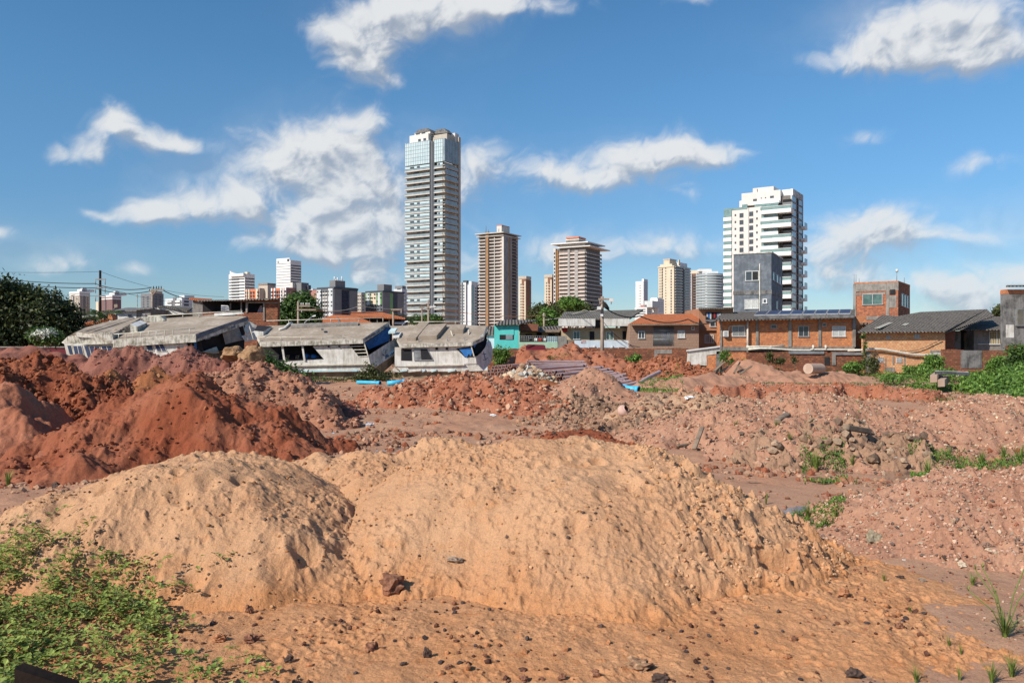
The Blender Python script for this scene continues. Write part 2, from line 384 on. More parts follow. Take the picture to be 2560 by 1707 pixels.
def sand_extra(seed, amp=.02, area=None):
    def e(x, y):
        a = .02*np.maximum(0, fbm(x*6.5, y*6.5, 3, seed)-.05)*3
        b = .05*np.maximum(0, pn(x*2.6+.8*pn(x*3, y*3, seed+2), y*2.6, seed+3)-.32)   # lumps
        g = .013*fbm(x*13, y*13, 3, seed+9)
        m = np.clip(.5+1.2*pn(x*.55, y*.55, seed+4), 0, 1)
        t = .055*np.maximum(0, fbm(x*7+y*3, y*7, 4, seed+21)-.05)*np.clip(.25+pn(x*.7+3, y*.7, seed+31)*3, 0, 1)
        return a*m+b+g*(.35+m)+t
    return e
def flank_extra(x, y):
    # the right flank: gullied and clumpy where the pile slumped
    w = np.clip((x-2.0)/.7, 0, 1)
    g = -.34*np.maximum(0, fbm(x*.8+y*.5, y*2.1-x*.7, 3, 71)-.02)+.15*np.maximum(0, fbm(x*3.8, y*3.8, 4, 73)-.1)
    return sand_extra(5)(x, y)+w*g
mound('sand_mound', 'large pale sand mound filling the centre foreground', 'sand',
  [[(1130,1135,12.9),(1300,1104,12.9),(1450,1100,12.9),(1550,1112,12.7),(1610,1128,12.4)],[(1610,1128,12.4),(1640,1218,11.6),(1665,1335,10.9)],[(1130,1135,12.9),(1100,1230,12.0)],[(1440,1100,12.9),(1470,1190,11.7),(1500,1330,10.6)]],
  slope=.62, r=.6, warp=.22, amp=.07, sc=.9, seed=11, npit=110, pitr=(.035,.13), extra=flank_extra, res=.9)
mound('sand_mound', 'pitted pale sand mound at the left foreground with green vines at its foot', 'sand',
  [[(-60,1330,12.2),(180,1232,12.0),(390,1165,12.1),(540,1152,12.2),(640,1185,12.0),(700,1260,11.5)],[(640,1185,12.0),(660,1290,11.2)]],
  slope=.66, r=.6, warp=.22, amp=.07, sc=1.0, seed=23, npit=120, pitr=(.04,.16), extra=sand_extra(15), res=.9)
mound('sand_mound', 'smooth sand knob on the back of the left foreground sand mound', 'sand',
  [[(400,1165,13.2),(500,1136,13.3),(620,1142,13.3),(680,1165,13.2)]],
  slope=.62, r=.6, warp=.12, amp=.05, sc=1.5, seed=27, npit=20, pitr=(.07,.14), extra=sand_extra(19))
mound('sand_mound', 'lumpy low sand ridge between the two big foreground sand mounds', 'sand',
  [[(700,1180,15.2),(800,1135,15.4),(900,1140,15.2),(960,1150,15)],[(960,1150,15),(1060,1118,15.4),(1110,1095,15.6),(1170,1110,15.3)],[(900,1160,14.5),(1050,1170,13.9),(1150,1160,13.6)]],
  slope=.6, r=.4, warp=.3, amp=.12, sc=1.3, clump=.06, seed=31, npit=10, extra=sand_extra(33))
def zp(px, Y, z): return (px, CY+(CZ-z)*F/Y, Y)
mound('sand_apron', 'flat apron of orange pebbly sand washed out in front of the two sand mounds', 'orange',
  [[zp(-300,9.3,.16),zp(500,9.2,.16),zp(1100,9.2,.2),zp(1500,9.6,.22),zp(1850,10.1,.25),zp(2030,10.8,.2)],[zp(1850,10.1,.25),zp(2150,9.8,.14)],[zp(-300,8.2,.1),zp(1000,8.0,.1),zp(1900,8.2,.08)]],
  slope=.13, r=.9, warp=.5, amp=.03, sc=1.6, clump=.012, seed=35, ext=3.6, extra=lambda x, y: sand_extra(44)(x, y)*.8, res=1.1)
mound('earth_mound', 'big rust red earth mound behind the left sand mound', 'red',
  [[(-80,1215,19.5),(120,1120,21),(300,1015,22.5),(400,965,23.5),(480,936,24),(560,985,23.6),(610,1040,22.8),(650,1110,21.8),(710,1165,21)]],
  slope=.62, r=.55, warp=.7, amp=.24, sc=.7, clump=.2, seed=41, npit=16, pitr=(.15,.32))
mound('earth_mound', 'clumpy dark red earth mound at the left edge', 'darkred',
  [[(-120,930,26),(20,905,26.5),(90,893,27),(150,905,27),(200,960,26)],[(20,905,26.5),(60,1000,24.5)]],
  slope=.8, r=.4, warp=.6, amp=.3, sc=.9, clump=.5, seed=43)
mound('earth_mound', 'ochre cut ridge with a shaded hollow behind the rust red mound', 'ochre',
  [[(205,955,28),(262,922,29),(330,958,29.5),(395,925,30),(455,942,30)]],
  slope=.85, r=.25, warp=.4, amp=.16, sc=1.0, clump=.09, seed=45)
mound('earth_mound', 'brick red spoil heap before the dark red earth at the left edge', 'mid',
  [[(-60,960,23),(10,965,23),(50,1040,22)]], slope=.9, r=.4, warp=.5, amp=.2, sc=1, clump=.15, seed=47)
mound('earth_mound', 'low purple red mound beneath the white flowering bush', 'purple',
  [[(-150,880,42),(0,873,42),(60,866,42),(130,880,42),(190,905,41)]], slope=.6, r=1, warp=.8, amp=.3, sc=.5, clump=.16, seed=49)
mound('earth_mound', 'tall purple red mound heaped against the stern of the long wrecked boat', 'purple',
  [[(190,935,36),(262,900,37),(345,866,37.5),(420,884,37.5),(520,890,37),(610,912,36.5)],[(610,905,36.5),(700,935,36),(770,985,35)]],
  slope=.62, r=.7, warp=.8, amp=.32, sc=.7, clump=.30, seed=51)
mound('earth_mound', 'brown clayey mound with a shaded right flank below the boulders', 'brown',
  [[(560,925,33.5),(630,908,34),(700,925,34),(750,980,33),(790,1030,32)]],
  slope=.78, r=.6, warp=.7, amp=.28, sc=.7, clump=.24, seed=53)
mound('earth_mound', 'long clumpy brick red mound in the middle of the lot', 'mid',
  [[(1010,960,42),(1090,945,43),(1200,937,43),(1290,950,42),(1350,985,40),(1400,1030,37)],[(1200,950,41),(1280,990,38.5)]],
  slope=.46, r=1.0, warp=1.2, amp=.28, sc=.55, clump=.26, seed=55)
mound('earth_mound', 'peaked pinkish tan mound beside the brown pipes', 'pink',
  [[(1410,965,41.5),(1475,926,42),(1530,960,42),(1580,990,41)]],
  slope=.6, r=.5, warp=.6, amp=.16, sc=.8, clump=.12, seed=57)
mound('rubble_heap', 'pale broken rubble heap among the brown pipes', 'tan',
  [[(1275,938,44),(1310,920,44),(1345,935,44)]], slope=.6, r=.3, warp=.4, amp=.14, sc=1.1, clump=.14, seed=59)
mound('earth_mound', 'orange earth mound between rubble heap and pinkish peak', 'ochre',
  [[(1350,950,42.5),(1390,958,42),(1420,975,41)]], slope=.6, r=.4, warp=.5, amp=.14, sc=1.1, clump=.12, seed=60)
mound('earth_mound', 'tall smooth red mound standing before the low brick wall and blue white fence', 'mid',
  [[(1300,902,75),(1335,882,76),(1420,861,76),(1460,874,76),(1500,880,75),(1555,915,74)],[(1335,880,76),(1345,866,77)]],
  slope=.62, r=.9, warp=1.2, amp=.35, sc=.35, clump=.22, seed=61)
mound('earth_mound', 'wide clumpy red mound below the brown bungalow', 'mid',
  [[(1580,925,67),(1610,903,68),(1660,898,68),(1700,906,68),(1770,930,67)]],
  slope=.62, r=.8, warp=1.0, amp=.4, sc=.4, clump=.35, seed=63)
mound('earth_mound', 'pink sandy mound with gullied front below the long brick house', 'pink',
  [[(1850,915,74),(1880,900,75),(1920,908,75),(1960,925,74)]], slope=.7, r=.8, warp=.8, amp=.3, sc=.5, clump=.2, seed=65)
mound('earth_mound', 'low pink mound between red mound and concrete ring', 'pink',
  [[(1690,945,56),(1760,935,57),(1840,945,57)],[(1960,935,68),(2080,930,69)]], slope=.35, r=1, warp=1, amp=.2, sc=.5, clump=.15, seed=67)
mound('earth_mound', 'long low cut of red earth crossing the lot behind the gravel mounds', 'mid',
  [[(1800,964,47),(1950,961,48),(2150,962,49),(2300,975,46)]], slope=.8, r=.25, warp=1.6, amp=.18, sc=.6, clump=.2, seed=68)
mound('gravel_mound', 'wide pink gravel mound in the right middle ground with grey debris on it', 'pink',
  [[(1740,1040,27),(1860,1005,28),(1960,985,28.5),(2080,988,28.5),(2160,1020,27.5),(2250,1070,26)],[(1860,1040,26),(2000,1050,24.5),(2200,1095,23.5)]],
  slope=.46, r=.9, warp=.9, amp=.2, sc=.8, clump=.2, seed=69)
mound('debris_heap', 'heap of grey clods and broken slabs on the front of the pink gravel mound', 'grey',
  [[(1960,1090,23.2),(2060,1060,23.6),(2150,1062,23.6),(2230,1095,23.2),(2300,1130,22.8)]],
  slope=.5, r=.4, warp=.6, amp=.26, sc=1.1, clump=.42, seed=71)
mound('gravel_mound', 'reddish gravel mound at the right edge of the middle ground', 'pink',
  [[(2330,1075,26.5),(2420,1010,28),(2500,990,28.5),(2600,995,28.5),(2700,1000,28)]],
  slope=.5, r=.9, warp=.6, amp=.14, sc=.8, clump=.14, seed=73)
mound('gravel_mound', 'near pink gravel mound in the lower right foreground', 'pink',
  [[(2320,1248,13.9),(2400,1210,13.9),(2500,1186,14.0),(2760,1175,14.2)]],
  slope=.52, r=.8, warp=.5, amp=.12, sc=1.1, clump=.16, seed=75, res=.9)
mound('earth_mound', 'low grey brown bank of clods left by a digger across the middle', 'grey',
  [[(1190,1085,30.5),(1330,1060,33),(1450,1040,35.5),(1600,1020,38.5)],[(1380,1100,27.5),(1500,1062,31.5),(1620,1035,35)]],
  slope=.42, r=.25, warp=.8, amp=.15, sc=1.1, clump=.24, seed=77)
mound('debris_heap', 'grey brown clod heap in front of the pinkish peak', 'grey',
  [[(1400,1000,38),(1470,992,38.5),(1550,1010,38)]], slope=.42, r=.3, warp=.6, amp=.2, sc=.9, clump=.24, seed=79)
mound('debris_heap', 'tan clod and rubble heap right of the digger bank', 'tan',
  [[(1640,1000,36),(1720,985,37),(1800,990,37),(1860,1010,36)]], slope=.36, r=.5, warp=.8, amp=.2, sc=.9, clump=.22, seed=81)
mound('earth_mound', 'small dark red pile behind the crest of the big sand mound', 'darkred',
  [[(1400,1088,25),(1440,1078,25.5),(1490,1090,25)]], slope=.5, r=.3, warp=.4, amp=.1, sc=1.2, clump=.12, seed=83)
mound('earth_mound', 'little red earth cone beside the rust red mound', 'red',
  [[(735,1103,22.2)]], slope=.95, r=.1, warp=.15, amp=.07, sc=2, clump=.08, seed=85)
mound('earth_mound', 'thin red pile crossing the foot of the brown clayey mound', 'darkred',
  [[(720,950,38),(760,975,37.5),(800,1010,36.5),(880,1035,36)]], slope=.5, r=.4, warp=.6, amp=.16, sc=.9, clump=.15, seed=87)
# ================================================================ building materials and pixel-to-place helpers
def paint(name, col, col2=None, sc=1.2, streak=0.0, scol=(.05,.045,.04), rough=.75, metal=0, bump=.004, low=.45, high=.62, ssc=2.2, spec=.25):
    m = bpy.data.materials.new(name); m.use_nodes = True; nt = m.node_tree; N = nt.nodes; L = nt.links
    b = N['Principled BSDF']; b.inputs['Roughness'].default_value = rough; b.inputs['Metallic'].default_value = metal; b.inputs['Specular IOR Level'].default_value = spec
    tc = N.new('ShaderNodeTexCoord')
    n = N.new('ShaderNodeTexNoise'); n.inputs['Scale'].default_value = sc; n.inputs['Detail'].default_value = 8; n.inputs['Roughness'].default_value = .68; L.new(tc.outputs['Object'], n.inputs['Vector'])
    r = N.new('ShaderNodeMapRange'); L.new(n.outputs[0], r.inputs[0]); r.inputs[1].default_value = low; r.inputs[2].default_value = high
    x = N.new('ShaderNodeMix'); x.data_type = 'RGBA'; L.new(r.outputs[0], x.inputs[0]); x.inputs[6].default_value = (*col, 1); x.inputs[7].default_value = (*(col2 or tuple(c*.82 for c in col)), 1)
    last = x.outputs[2]
    if streak:
        mp = N.new('ShaderNodeMapping'); mp.inputs['Scale'].default_value = (ssc, ssc, ssc*.13); L.new(tc.outputs['Object'], mp.inputs[0])
        n2 = N.new('ShaderNodeTexNoise'); n2.inputs['Scale'].default_value = 1.6; n2.inputs['Detail'].default_value = 7; n2.inputs['Roughness'].default_value = .7; L.new(mp.outputs[0], n2.inputs['Vector'])
        r2 = N.new('ShaderNodeMapRange'); L.new(n2.outputs[0], r2.inputs[0]); r2.inputs[1].default_value = .47; r2.inputs[2].default_value = .72; r2.inputs[4].default_value = streak
        x2 = N.new('ShaderNodeMix'); x2.data_type = 'RGBA'; L.new(r2.outputs[0], x2.inputs[0]); L.new(last, x2.inputs[6]); x2.inputs[7].default_value = (*scol, 1); last = x2.outputs[2]
    L.new(last, b.inputs['Base Color'])
    if bump:
        bp = N.new('ShaderNodeBump'); bp.inputs['Distance'].default_value = bump; bp.inputs['Strength'].default_value = .7
        n3 = N.new('ShaderNodeTexNoise'); n3.inputs['Scale'].default_value = sc*14; n3.inputs['Detail'].default_value = 5; L.new(tc.outputs['Object'], n3.inputs['Vector']); L.new(n3.outputs[0], bp.inputs['Height']); L.new(bp.outputs[0], b.inputs['Normal'])
    return m
def brick(name, c1, c2, mortar, bw=.28, bh=.12, dirt=.35, dcol=(.06,.05,.04), dsc=.9, ms=.014, bump=.012):
    m = bpy.data.materials.new(name); m.use_nodes = True; nt = m.node_tree; N = nt.nodes; L = nt.links
    b = N['Principled BSDF']; b.inputs['Roughness'].default_value = .92; b.inputs['Specular IOR Level'].default_value = .1
    tc = N.new('ShaderNodeTexCoord'); sp = N.new('ShaderNodeSeparateXYZ'); L.new(tc.outputs['Object'], sp.inputs[0])
    ad = N.new('ShaderNodeMath'); L.new(sp.outputs[0], ad.inputs[0]); L.new(sp.outputs[1], ad.inputs[1])
    cb = N.new('ShaderNodeCombineXYZ'); L.new(ad.outputs[0], cb.inputs[0]); L.new(sp.outputs[2], cb.inputs[1])
    br = N.new('ShaderNodeTexBrick'); L.new(cb.outputs[0], br.inputs['Vector']); br.inputs['Scale'].default_value = 1
    br.inputs['Brick Width'].default_value = bw; br.inputs['Row Height'].default_value = bh; br.inputs['Mortar Size'].default_value = ms; br.inputs['Bias'].default_value = 0
    br.inputs['Color1'].default_value = (*c1, 1); br.inputs['Color2'].default_value = (*c2, 1); br.inputs['Mortar'].default_value = (*mortar, 1)
    n = N.new('ShaderNodeTexNoise'); n.inputs['Scale'].default_value = dsc; n.inputs['Detail'].default_value = 8; n.inputs['Roughness'].default_value = .7; L.new(tc.outputs['Object'], n.inputs['Vector'])
    r = N.new('ShaderNodeMapRange'); L.new(n.outputs[0], r.inputs[0]); r.inputs[1].default_value = .5; r.inputs[2].default_value = .7; r.inputs[4].default_value = dirt*2
    x = N.new('ShaderNodeMix'); x.data_type = 'RGBA'; L.new(r.outputs[0], x.inputs[0]); L.new(br.outputs[0], x.inputs[6]); x.inputs[7].default_value = (*dcol, 1)
    L.new(x.outputs[2], b.inputs['Base Color'])
    bp = N.new('ShaderNodeBump'); bp.inputs['Distance'].default_value = bump; bp.invert = True; L.new(br.outputs['Fac'], bp.inputs['Height']); L.new(bp.outputs[0], b.inputs['Normal'])
    return m
def wavy(name, c1, c2, per=.18, axis='X', dirt=.5, dcol=(.03,.03,.03), rough=.85, row=0, bump=.04):
    """ribbed sheet or rows of tiles: the ribs run up the slope"""
    m = bpy.data.materials.new(name); m.use_nodes = True; nt = m.node_tree; N = nt.nodes; L = nt.links
    b = N['Principled BSDF']; b.inputs['Roughness'].default_value = rough; b.inputs['Specular IOR Level'].default_value = .2
    tc = N.new('ShaderNodeTexCoord'); w = N.new('ShaderNodeTexWave'); w.wave_type = 'BANDS'; w.bands_direction = axis; w.wave_profile = 'SIN'
    w.inputs['Scale'].default_value = .314/per*1.0; w.inputs['Distortion'].default_value = .3; L.new(tc.outputs['Object'], w.inputs['Vector'])
    n = N.new('ShaderNodeTexNoise'); n.inputs['Scale'].default_value = 1.3; n.inputs['Detail'].default_value = 9; n.inputs['Roughness'].default_value = .75; L.new(tc.outputs['Object'], n.inputs['Vector'])
    n4 = N.new('ShaderNodeTexNoise'); n4.inputs['Scale'].default_value = 7; n4.inputs['Detail'].default_value = 3; L.new(tc.outputs['Object'], n4.inputs['Vector'])
    r4 = N.new('ShaderNodeMapRange'); L.new(n4.outputs[0], r4.inputs[0]); r4.inputs[1].default_value = .35; r4.inputs[2].default_value = .65
    x = N.new('ShaderNodeMix'); x.data_type = 'RGBA'; L.new(r4.outputs[0], x.inputs[0]); x.inputs[6].default_value = (*c1, 1); x.inputs[7].default_value = (*c2, 1)
    r = N.new('ShaderNodeMapRange'); L.new(n.outputs[0], r.inputs[0]); r.inputs[1].default_value = .48; r.inputs[2].default_value = .68; r.inputs[4].default_value = dirt
    x2 = N.new('ShaderNodeMix'); x2.data_type = 'RGBA'; L.new(r.outputs[0], x2.inputs[0]); L.new(x.outputs[2], x2.inputs[6]); x2.inputs[7].default_value = (*dcol, 1)
    L.new(x2.outputs[2], b.inputs['Base Color'])
    h = w.outputs['Fac']
    if row:
        w2 = N.new('ShaderNodeTexWave'); w2.wave_type = 'BANDS'; w2.bands_direction = 'Z'; w2.wave_profile = 'SAW'; w2.inputs['Scale'].default_value = .314/row; L.new(tc.outputs['Object'], w2.inputs['Vector'])
        a = N.new('ShaderNodeMath'); a.operation = 'MULTIPLY_ADD'; L.new(w2.outputs['Fac'], a.inputs[0]); a.inputs[1].default_value = .6; L.new(h, a.inputs[2]); h = a.outputs[0]
    bp = N.new('ShaderNodeBump'); bp.inputs['Distance'].default_value = bump; L.new(h, bp.inputs['Height']); L.new(bp.outputs[0], b.inputs['Normal'])
    return m
M = {
 'white': paint('white_render', (.72,.71,.68), (.58,.56,.52), 2, .25),
 'dirtywhite': paint('weathered_white_paint', (.68,.66,.61), (.50,.47,.41), 1.1, .55, (.14,.12,.08), ssc=2.5),
 'mossy': paint('mossy_white_fascia', (.62,.58,.50), (.26,.24,.18), 2.6, .9, (.07,.065,.05), ssc=4),
 'deck': paint('weathered_roof_deck', (.31,.25,.19), (.42,.35,.28), .7, .5, (.15,.12,.09), rough=.9, bump=.01),
 'hull': paint('muddy_hull', (.30,.24,.16), (.16,.12,.08), 1.0, .6, (.10,.06,.03)),
 'blue': paint('blue_paint', (.02,.09,.26), (.03,.14,.36), 1.5, .3),
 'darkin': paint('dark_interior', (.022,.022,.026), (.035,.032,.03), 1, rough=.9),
 'navy': paint('navy_panel', (.03,.045,.09), (.05,.07,.13), 1),
 'railp': paint('cream_rail_paint', (.62,.58,.48), (.45,.40,.32), 3),
 'steel': paint('dull_steel', (.30,.31,.32), (.2,.2,.2), 2, rough=.5, metal=.3),
 'cyan': paint('pale_cyan_paint', (.42,.62,.66), (.55,.62,.6), 1.5, .3),
 'brickA': brick('orange_hollow_brick', (.78,.27,.09), (.54,.155,.055), (.36,.25,.17), .30, .22, .28, (.13,.085,.055), 2.6, ms=.025),
 'brickB': brick('pale_orange_brick', (.88,.45,.20), (.70,.27,.10), (.44,.33,.23), .30, .2, .2, (.16,.10,.07), 2, ms=.025),
 'brickR': brick('red_perimeter_brick', (.40,.14,.065), (.20,.06,.035), (.14,.09,.065), .34, .20, .5, (.07,.06,.035), .9, ms=.03),
 'brickT': brick('upper_storey_brick', (.58,.18,.075), (.30,.085,.045), (.27,.17,.12), .30, .22, .45, (.1,.09,.08), 1.6, ms=.025),
 'brickD': brick('dull_brick', (.30,.11,.065), (.24,.085,.05), (.18,.11,.08), .36, .2, .2, (.12,.1,.09), .7),
 'concrete': paint('raw_concrete', (.30,.27,.235), (.19,.17,.15), 1.4, .6, (.07,.065,.06)),
 'render_dark': paint('blackened_render', (.22,.21,.20), (.09,.085,.08), 1.1, .7, (.03,.03,.03)),
 'slate': paint('slate_grey_render', (.115,.13,.15), (.20,.22,.25), .9, .55, (.06,.065,.075), ssc=1.3),
 'fibro': wavy('dark_fibre_cement', (.10,.088,.075), (.25,.215,.18), .35, 'X', .5, (.05,.045,.04), bump=.16),
 'fibrolight': paint('translucent_roof_sheet', (.42,.39,.32), (.34,.32,.27), 2),
 'tile': wavy('terracotta_tiles', (.40,.11,.04), (.55,.19,.075), .24, 'X', .55, (.12,.045,.03), .9, .38),
 'tilegrey': wavy('blackened_tiles', (.12,.11,.095), (.20,.18,.15), .26, 'X', .5, (.03,.03,.03), .9, .4),
 'teal': paint('teal_wall_paint', (.10,.55,.50), (.13,.60,.54), 1.3, .12, (.05,.3,.27)),
 'mint': paint('mint_tiled_wall', (.36,.52,.36), (.42,.56,.42), 1.5, .15),
 'paleblue': paint('pale_blue_wall', (.60,.66,.70), (.52,.60,.66), 1.2, .2),
 'beige': paint('beige_wall', (.50,.38,.24), (.44,.33,.20), 1.2, .25),
 'brownwall': brick('brown_tile_wall', (.36,.235,.17), (.33,.21,.15), (.25,.17,.13), .3, .3, .12, (.2,.13,.1), .6, .008),
 'salmon': paint('salmon_brown_wall', (.42,.21,.12), (.36,.175,.10), .8, .15),
 'glass': paint('window_glass', (.05,.06,.07), (.03,.035,.04), 2, rough=.12, bump=0, spec=.6),
 'glassgreen': paint('green_tinted_glass', (.05,.10,.09), (.10,.17,.15), 1.2, rough=.2, bump=0, spec=.6),
 'curtain': paint('pale_curtain', (.55,.55,.52), (.40,.40,.38), 5, .3, (.2,.2,.2), ssc=9),
 'frame': paint('white_window_frame', (.68,.67,.64), (.6,.6,.58), 3),
 'frameg': paint('aluminium_frame', (.42,.42,.42), (.35,.35,.35), 3, rough=.5),
 'wood': paint('weathered_timber', (.26,.19,.13), (.16,.12,.09), 2, .5, (.06,.05,.04)),
 'plank': paint('grey_plank_wall', (.30,.27,.24), (.20,.18,.16), 1.5, .7, (.09,.08,.07), ssc=6),
 'pole': paint('concrete_pole', (.36,.27,.20), (.27,.20,.15), 3, .3),
 'darkpole': paint('creosoted_pole', (.022,.015,.012), (.035,.026,.02), 3, spec=.05),
 'wire': paint('black_cable', (.03,.03,.03), (.04,.04,.04), 3, bump=0),
 'pvcw': paint('white_drain_pipe', (.66,.63,.55), (.52,.48,.38), 3, .2),
 'pvcbrown': paint('brown_sewer_pipe', (.40,.20,.14), (.48,.27,.20), 2.5, .0, rough=.5, bump=0, spec=.4),
 'pvcpale': paint('sun_bleached_sewer_pipe', (.52,.36,.33), (.45,.26,.2), 1.2, .0, rough=.5, bump=0, spec=.4),
 'pvcblue': paint('sky_blue_pipe', (.05,.42,.70), (.07,.48,.74), 2, .0, rough=.45, bump=0, spec=.4),
 'maroon': paint('maroon_drum', (.16,.02,.03), (.12,.02,.025), 2, rough=.45),
 'solar': paint('solar_cells', (.035,.032,.055), (.05,.045,.075), 3, rough=.25, bump=0, spec=.5),
 'cloth': paint('laundry_cloth', (.5,.48,.5), (.35,.1,.12), 6),
 'clothblue': paint('blue_tarpaulin', (.03,.15,.42), (.05,.22,.5), 2, rough=.6),
 'red': paint('red_cloth', (.5,.03,.02), (.4,.02,.02), 2),
 'culvert': paint('beige_concrete_ring', (.50,.36,.27), (.42,.29,.21), 1.5, .3, (.25,.17,.12)),
}
def crop(x0, y0, s): return lambda x, y: (x0+x/s, y0+y/s)
full = lambda x, y: (x, y)
c1 = crop(0, 640, 3.675); c2 = crop(560, 640, 4.9); c3 = crop(940, 780, 5.345); c4 = crop(1200, 640, 5.345)
c5 = crop(1560, 680, 5.345); c6 = crop(1760, 600, 4.611); c7 = crop(2120, 660, 4.611); cb = crop(600, 800, 5.737); cl = crop(150, 700, 6.357)
ca = crop(560, 640, 8.4); cd = crop(760, 660, 8.4)
class Px:
    """a thing whose parts are given by where they stand: crop coordinates plus metres behind the thing's front"""
    def __init__(s, name, label, cat, Y, cf=full, at=(0, 0), z=0.2, group=None):
        s.Y = Y; s.cf = cf; px, py = cf(*at); s.e = thing(name, label, cat, (PX(px, Y), Y, z), group=group)
    def w(s, x, y, d=0):
        px, py = s.cf(x, y); return Vector(P(px, py, s.Y+d))
    def rect(s, part, mat, x0, y0, x1, y1, d0, d1, parent=None, label=None, z0=None):
        a = s.w(x0, y0, d0); b = s.w(x1, y1, d0)
        zb = b.z if z0 is None else z0
        return MB().box(a.x, b.x, s.Y+d0, s.Y+d1, zb, a.z).build(part, mat, parent or s.e, world=True, label=label)
    def poly(s, part, mat, pts, d, th, parent=None, label=None, df=None):
        """outline facing the camera, `th` metres thick; df gives each point its own depth"""
        a = [s.w(p[0], p[1], (p[2] if len(p) > 2 else d)) for p in pts]; n = len(a)
        b = [q+Vector((0, th, 0)) for q in a]
        mb = MB().poly(a+b, [tuple(range(n)), tuple(range(n, 2*n))[::-1]]+[(i, n+i, n+(i+1) % n, (i+1) % n) for i in range(n)])
        o = mb.build(part, mat, parent or s.e, world=True, label=label); return o
    def slab(s, part, mats, pts, th, parent=None, label=None):
        """four corners (x, y, d) of a roof top, thickness hangs below; second material is the top's"""
        a = [s.w(*p) for p in pts]; n = len(a); b = [q-Vector((0, 0, th)) for q in a]
        mb = MB(); mb.poly(a, [tuple(range(n))], 1 if isinstance(mats, (list, tuple)) else 0); 
        mb.poly(a+b, [tuple(range(n, 2*n))[::-1]]+[(i, n+i, n+(i+1) % n, (i+1) % n) for i in range(n)], 0)
        o = mb.build(part, mats, parent or s.e, world=True, label=label); return o
    def tube(s, part, mat, pts, r, parent=None, n=6, label=None):
        return MB().tube([s.w(*p) for p in pts], r, n).build(part, mat, parent or s.e, world=True, label=label)
    def win(s, x0, y0, x1, y1, d=0, n=2, glass='glass', fr='frame', t=.07, parent=None, bars=0, label=None, name='window'):
        a = s.w(x0, y0, d); b = s.w(x1, y1, d); Y = s.Y+d
        mb = MB(); p = .07
        mb.box(a.x, b.x, Y-p, Y+.1, a.z-t, a.z); mb.box(a.x-.03, b.x+.03, Y-p-.05, Y+.1, b.z-t, b.z)
        mb.box(a.x, a.x+t, Y-p, Y+.1, b.z, a.z-t); mb.box(b.x-t, b.x, Y-p, Y+.1, b.z, a.z-t)
        for i in range(1, n):
            x = a.x+(b.x-a.x)*i/n; mb.box(x-t*.4, x+t*.4, Y-p+.01, Y+.1, b.z, a.z-t)
        for i in range(1, bars):
            x = a.x+(b.x-a.x)*i/bars; mb.box(x-.015, x+.015, Y-p-.06, Y-p-.03, b.z, a.z)
        o = mb.build(name, M[fr], parent or s.e, world=True, label=label)
        MB().box(a.x+t, b.x-t, Y-.03, Y+.08, b.z+.001, a.z-t-.001).build('pane', M[glass], o, world=True)
        return o
    def hole(s, x0, y0, x1, y1, d=0, name='opening'):
        a = s.w(x0, y0, d); b = s.w(x1, y1, d)
        return MB().box(a.x, b.x, s.Y+d-.02, s.Y+d+.1, b.z, a.z).build(name, M['darkin'], s.e, world=True)

# ================================================================ the three wrecked boats
def rail(t, pts, posts, h, r=.035, mat='railp', name='railing'):
    """pts: rail line (x,y,d); posts: (x, ytop, ybottom, d)"""
    mb = MB(); mb.tube([t.w(*p) for p in pts], r, 6)
    for (x, y0, y1, d) in posts: mb.tube([t.w(x, y0, d), t.w(x, y1, d)], r*.8, 6)
    return mb.build(name, M[mat], t.e, world=True)
# ---- middle boat
b = Px('wrecked_boat', 'grounded white riverboat with blue front cabin and anchor emblem, middle of the three wrecks', 'boat', 70, cb, (1000, 760), 0)
b.slab('roof', [M['mossy'], M['deck']], [(300,318,0),(1010,292,0),(1765,268,0),(2130,30,3.9),(1300,58,4.2),(170,88,4.2)], .42)
b.poly('cabin_wall', M['dirtywhite'], [(250,585),(560,600),(1205,562),(1040,372),(1565,350),(1700,520),(1845,520),(1868,632),(720,655),(380,690),(250,690)], .35, .12)
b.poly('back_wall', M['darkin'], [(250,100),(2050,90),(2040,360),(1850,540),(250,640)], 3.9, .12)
b.slab('deck_floor', [M['wood'], M['darkin']], [(250,600,.5),(1840,560,.5),(2000,430,3.8),(250,520,3.8)], .15)
b.poly('front_panel', M['blue'], [(1790,330,.8),(2140,95,3.6),(2150,250,3.6),(2130,300,3.2),(1960,360,2.4),(1850,420,1.4)], 1, .1)
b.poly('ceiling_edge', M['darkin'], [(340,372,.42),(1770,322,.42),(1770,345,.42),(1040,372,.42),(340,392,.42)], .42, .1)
b.poly('bow_bulwark', M['dirtywhite'], [(1845,505,.2),(2230,258,3.2),(2300,345,3.5),(2325,430,3.5),(1935,680,.6),(1870,630,.3)], .3, .14)
b.poly('bow_hull', M['hull'], [(1935,684,.7),(2325,434,3.6),(2310,500,3.8),(2230,590,3.6),(1990,800,1.2),(1920,850,1.0)], .7, .3)
b.poly('hull_side', M['dirtywhite'], [(380,690),(720,658),(1870,636),(1900,690),(1925,745),(790,752),(400,800)], .42, .3)
b.poly('hull_bottom', M['hull'], [(400,800),(790,752),(1925,745),(1985,810),(1920,870),(900,890),(400,920)], .7, .4)
b.poly('rub_rail', M['railp'], [(690,645),(1870,622),(1872,640),(690,665)], .2, .2)
b.poly('lower_rub_rail', M['cyan'], [(800,728),(1690,705),(1712,722),(1690,735),(800,748)], .3, .2)
for x, w in ((590, 28), (880, 26)): b.poly('cabin_post', M['dirtywhite'], [(x,372),(x+w,372),(x+w+32,585),(x+32,585)], .22, .12)
b.poly('cabin_post', M['railp'], [(1768,318,.1),(1784,318,.1),(1845,520,.1),(1830,520,.1)], .1, .1)
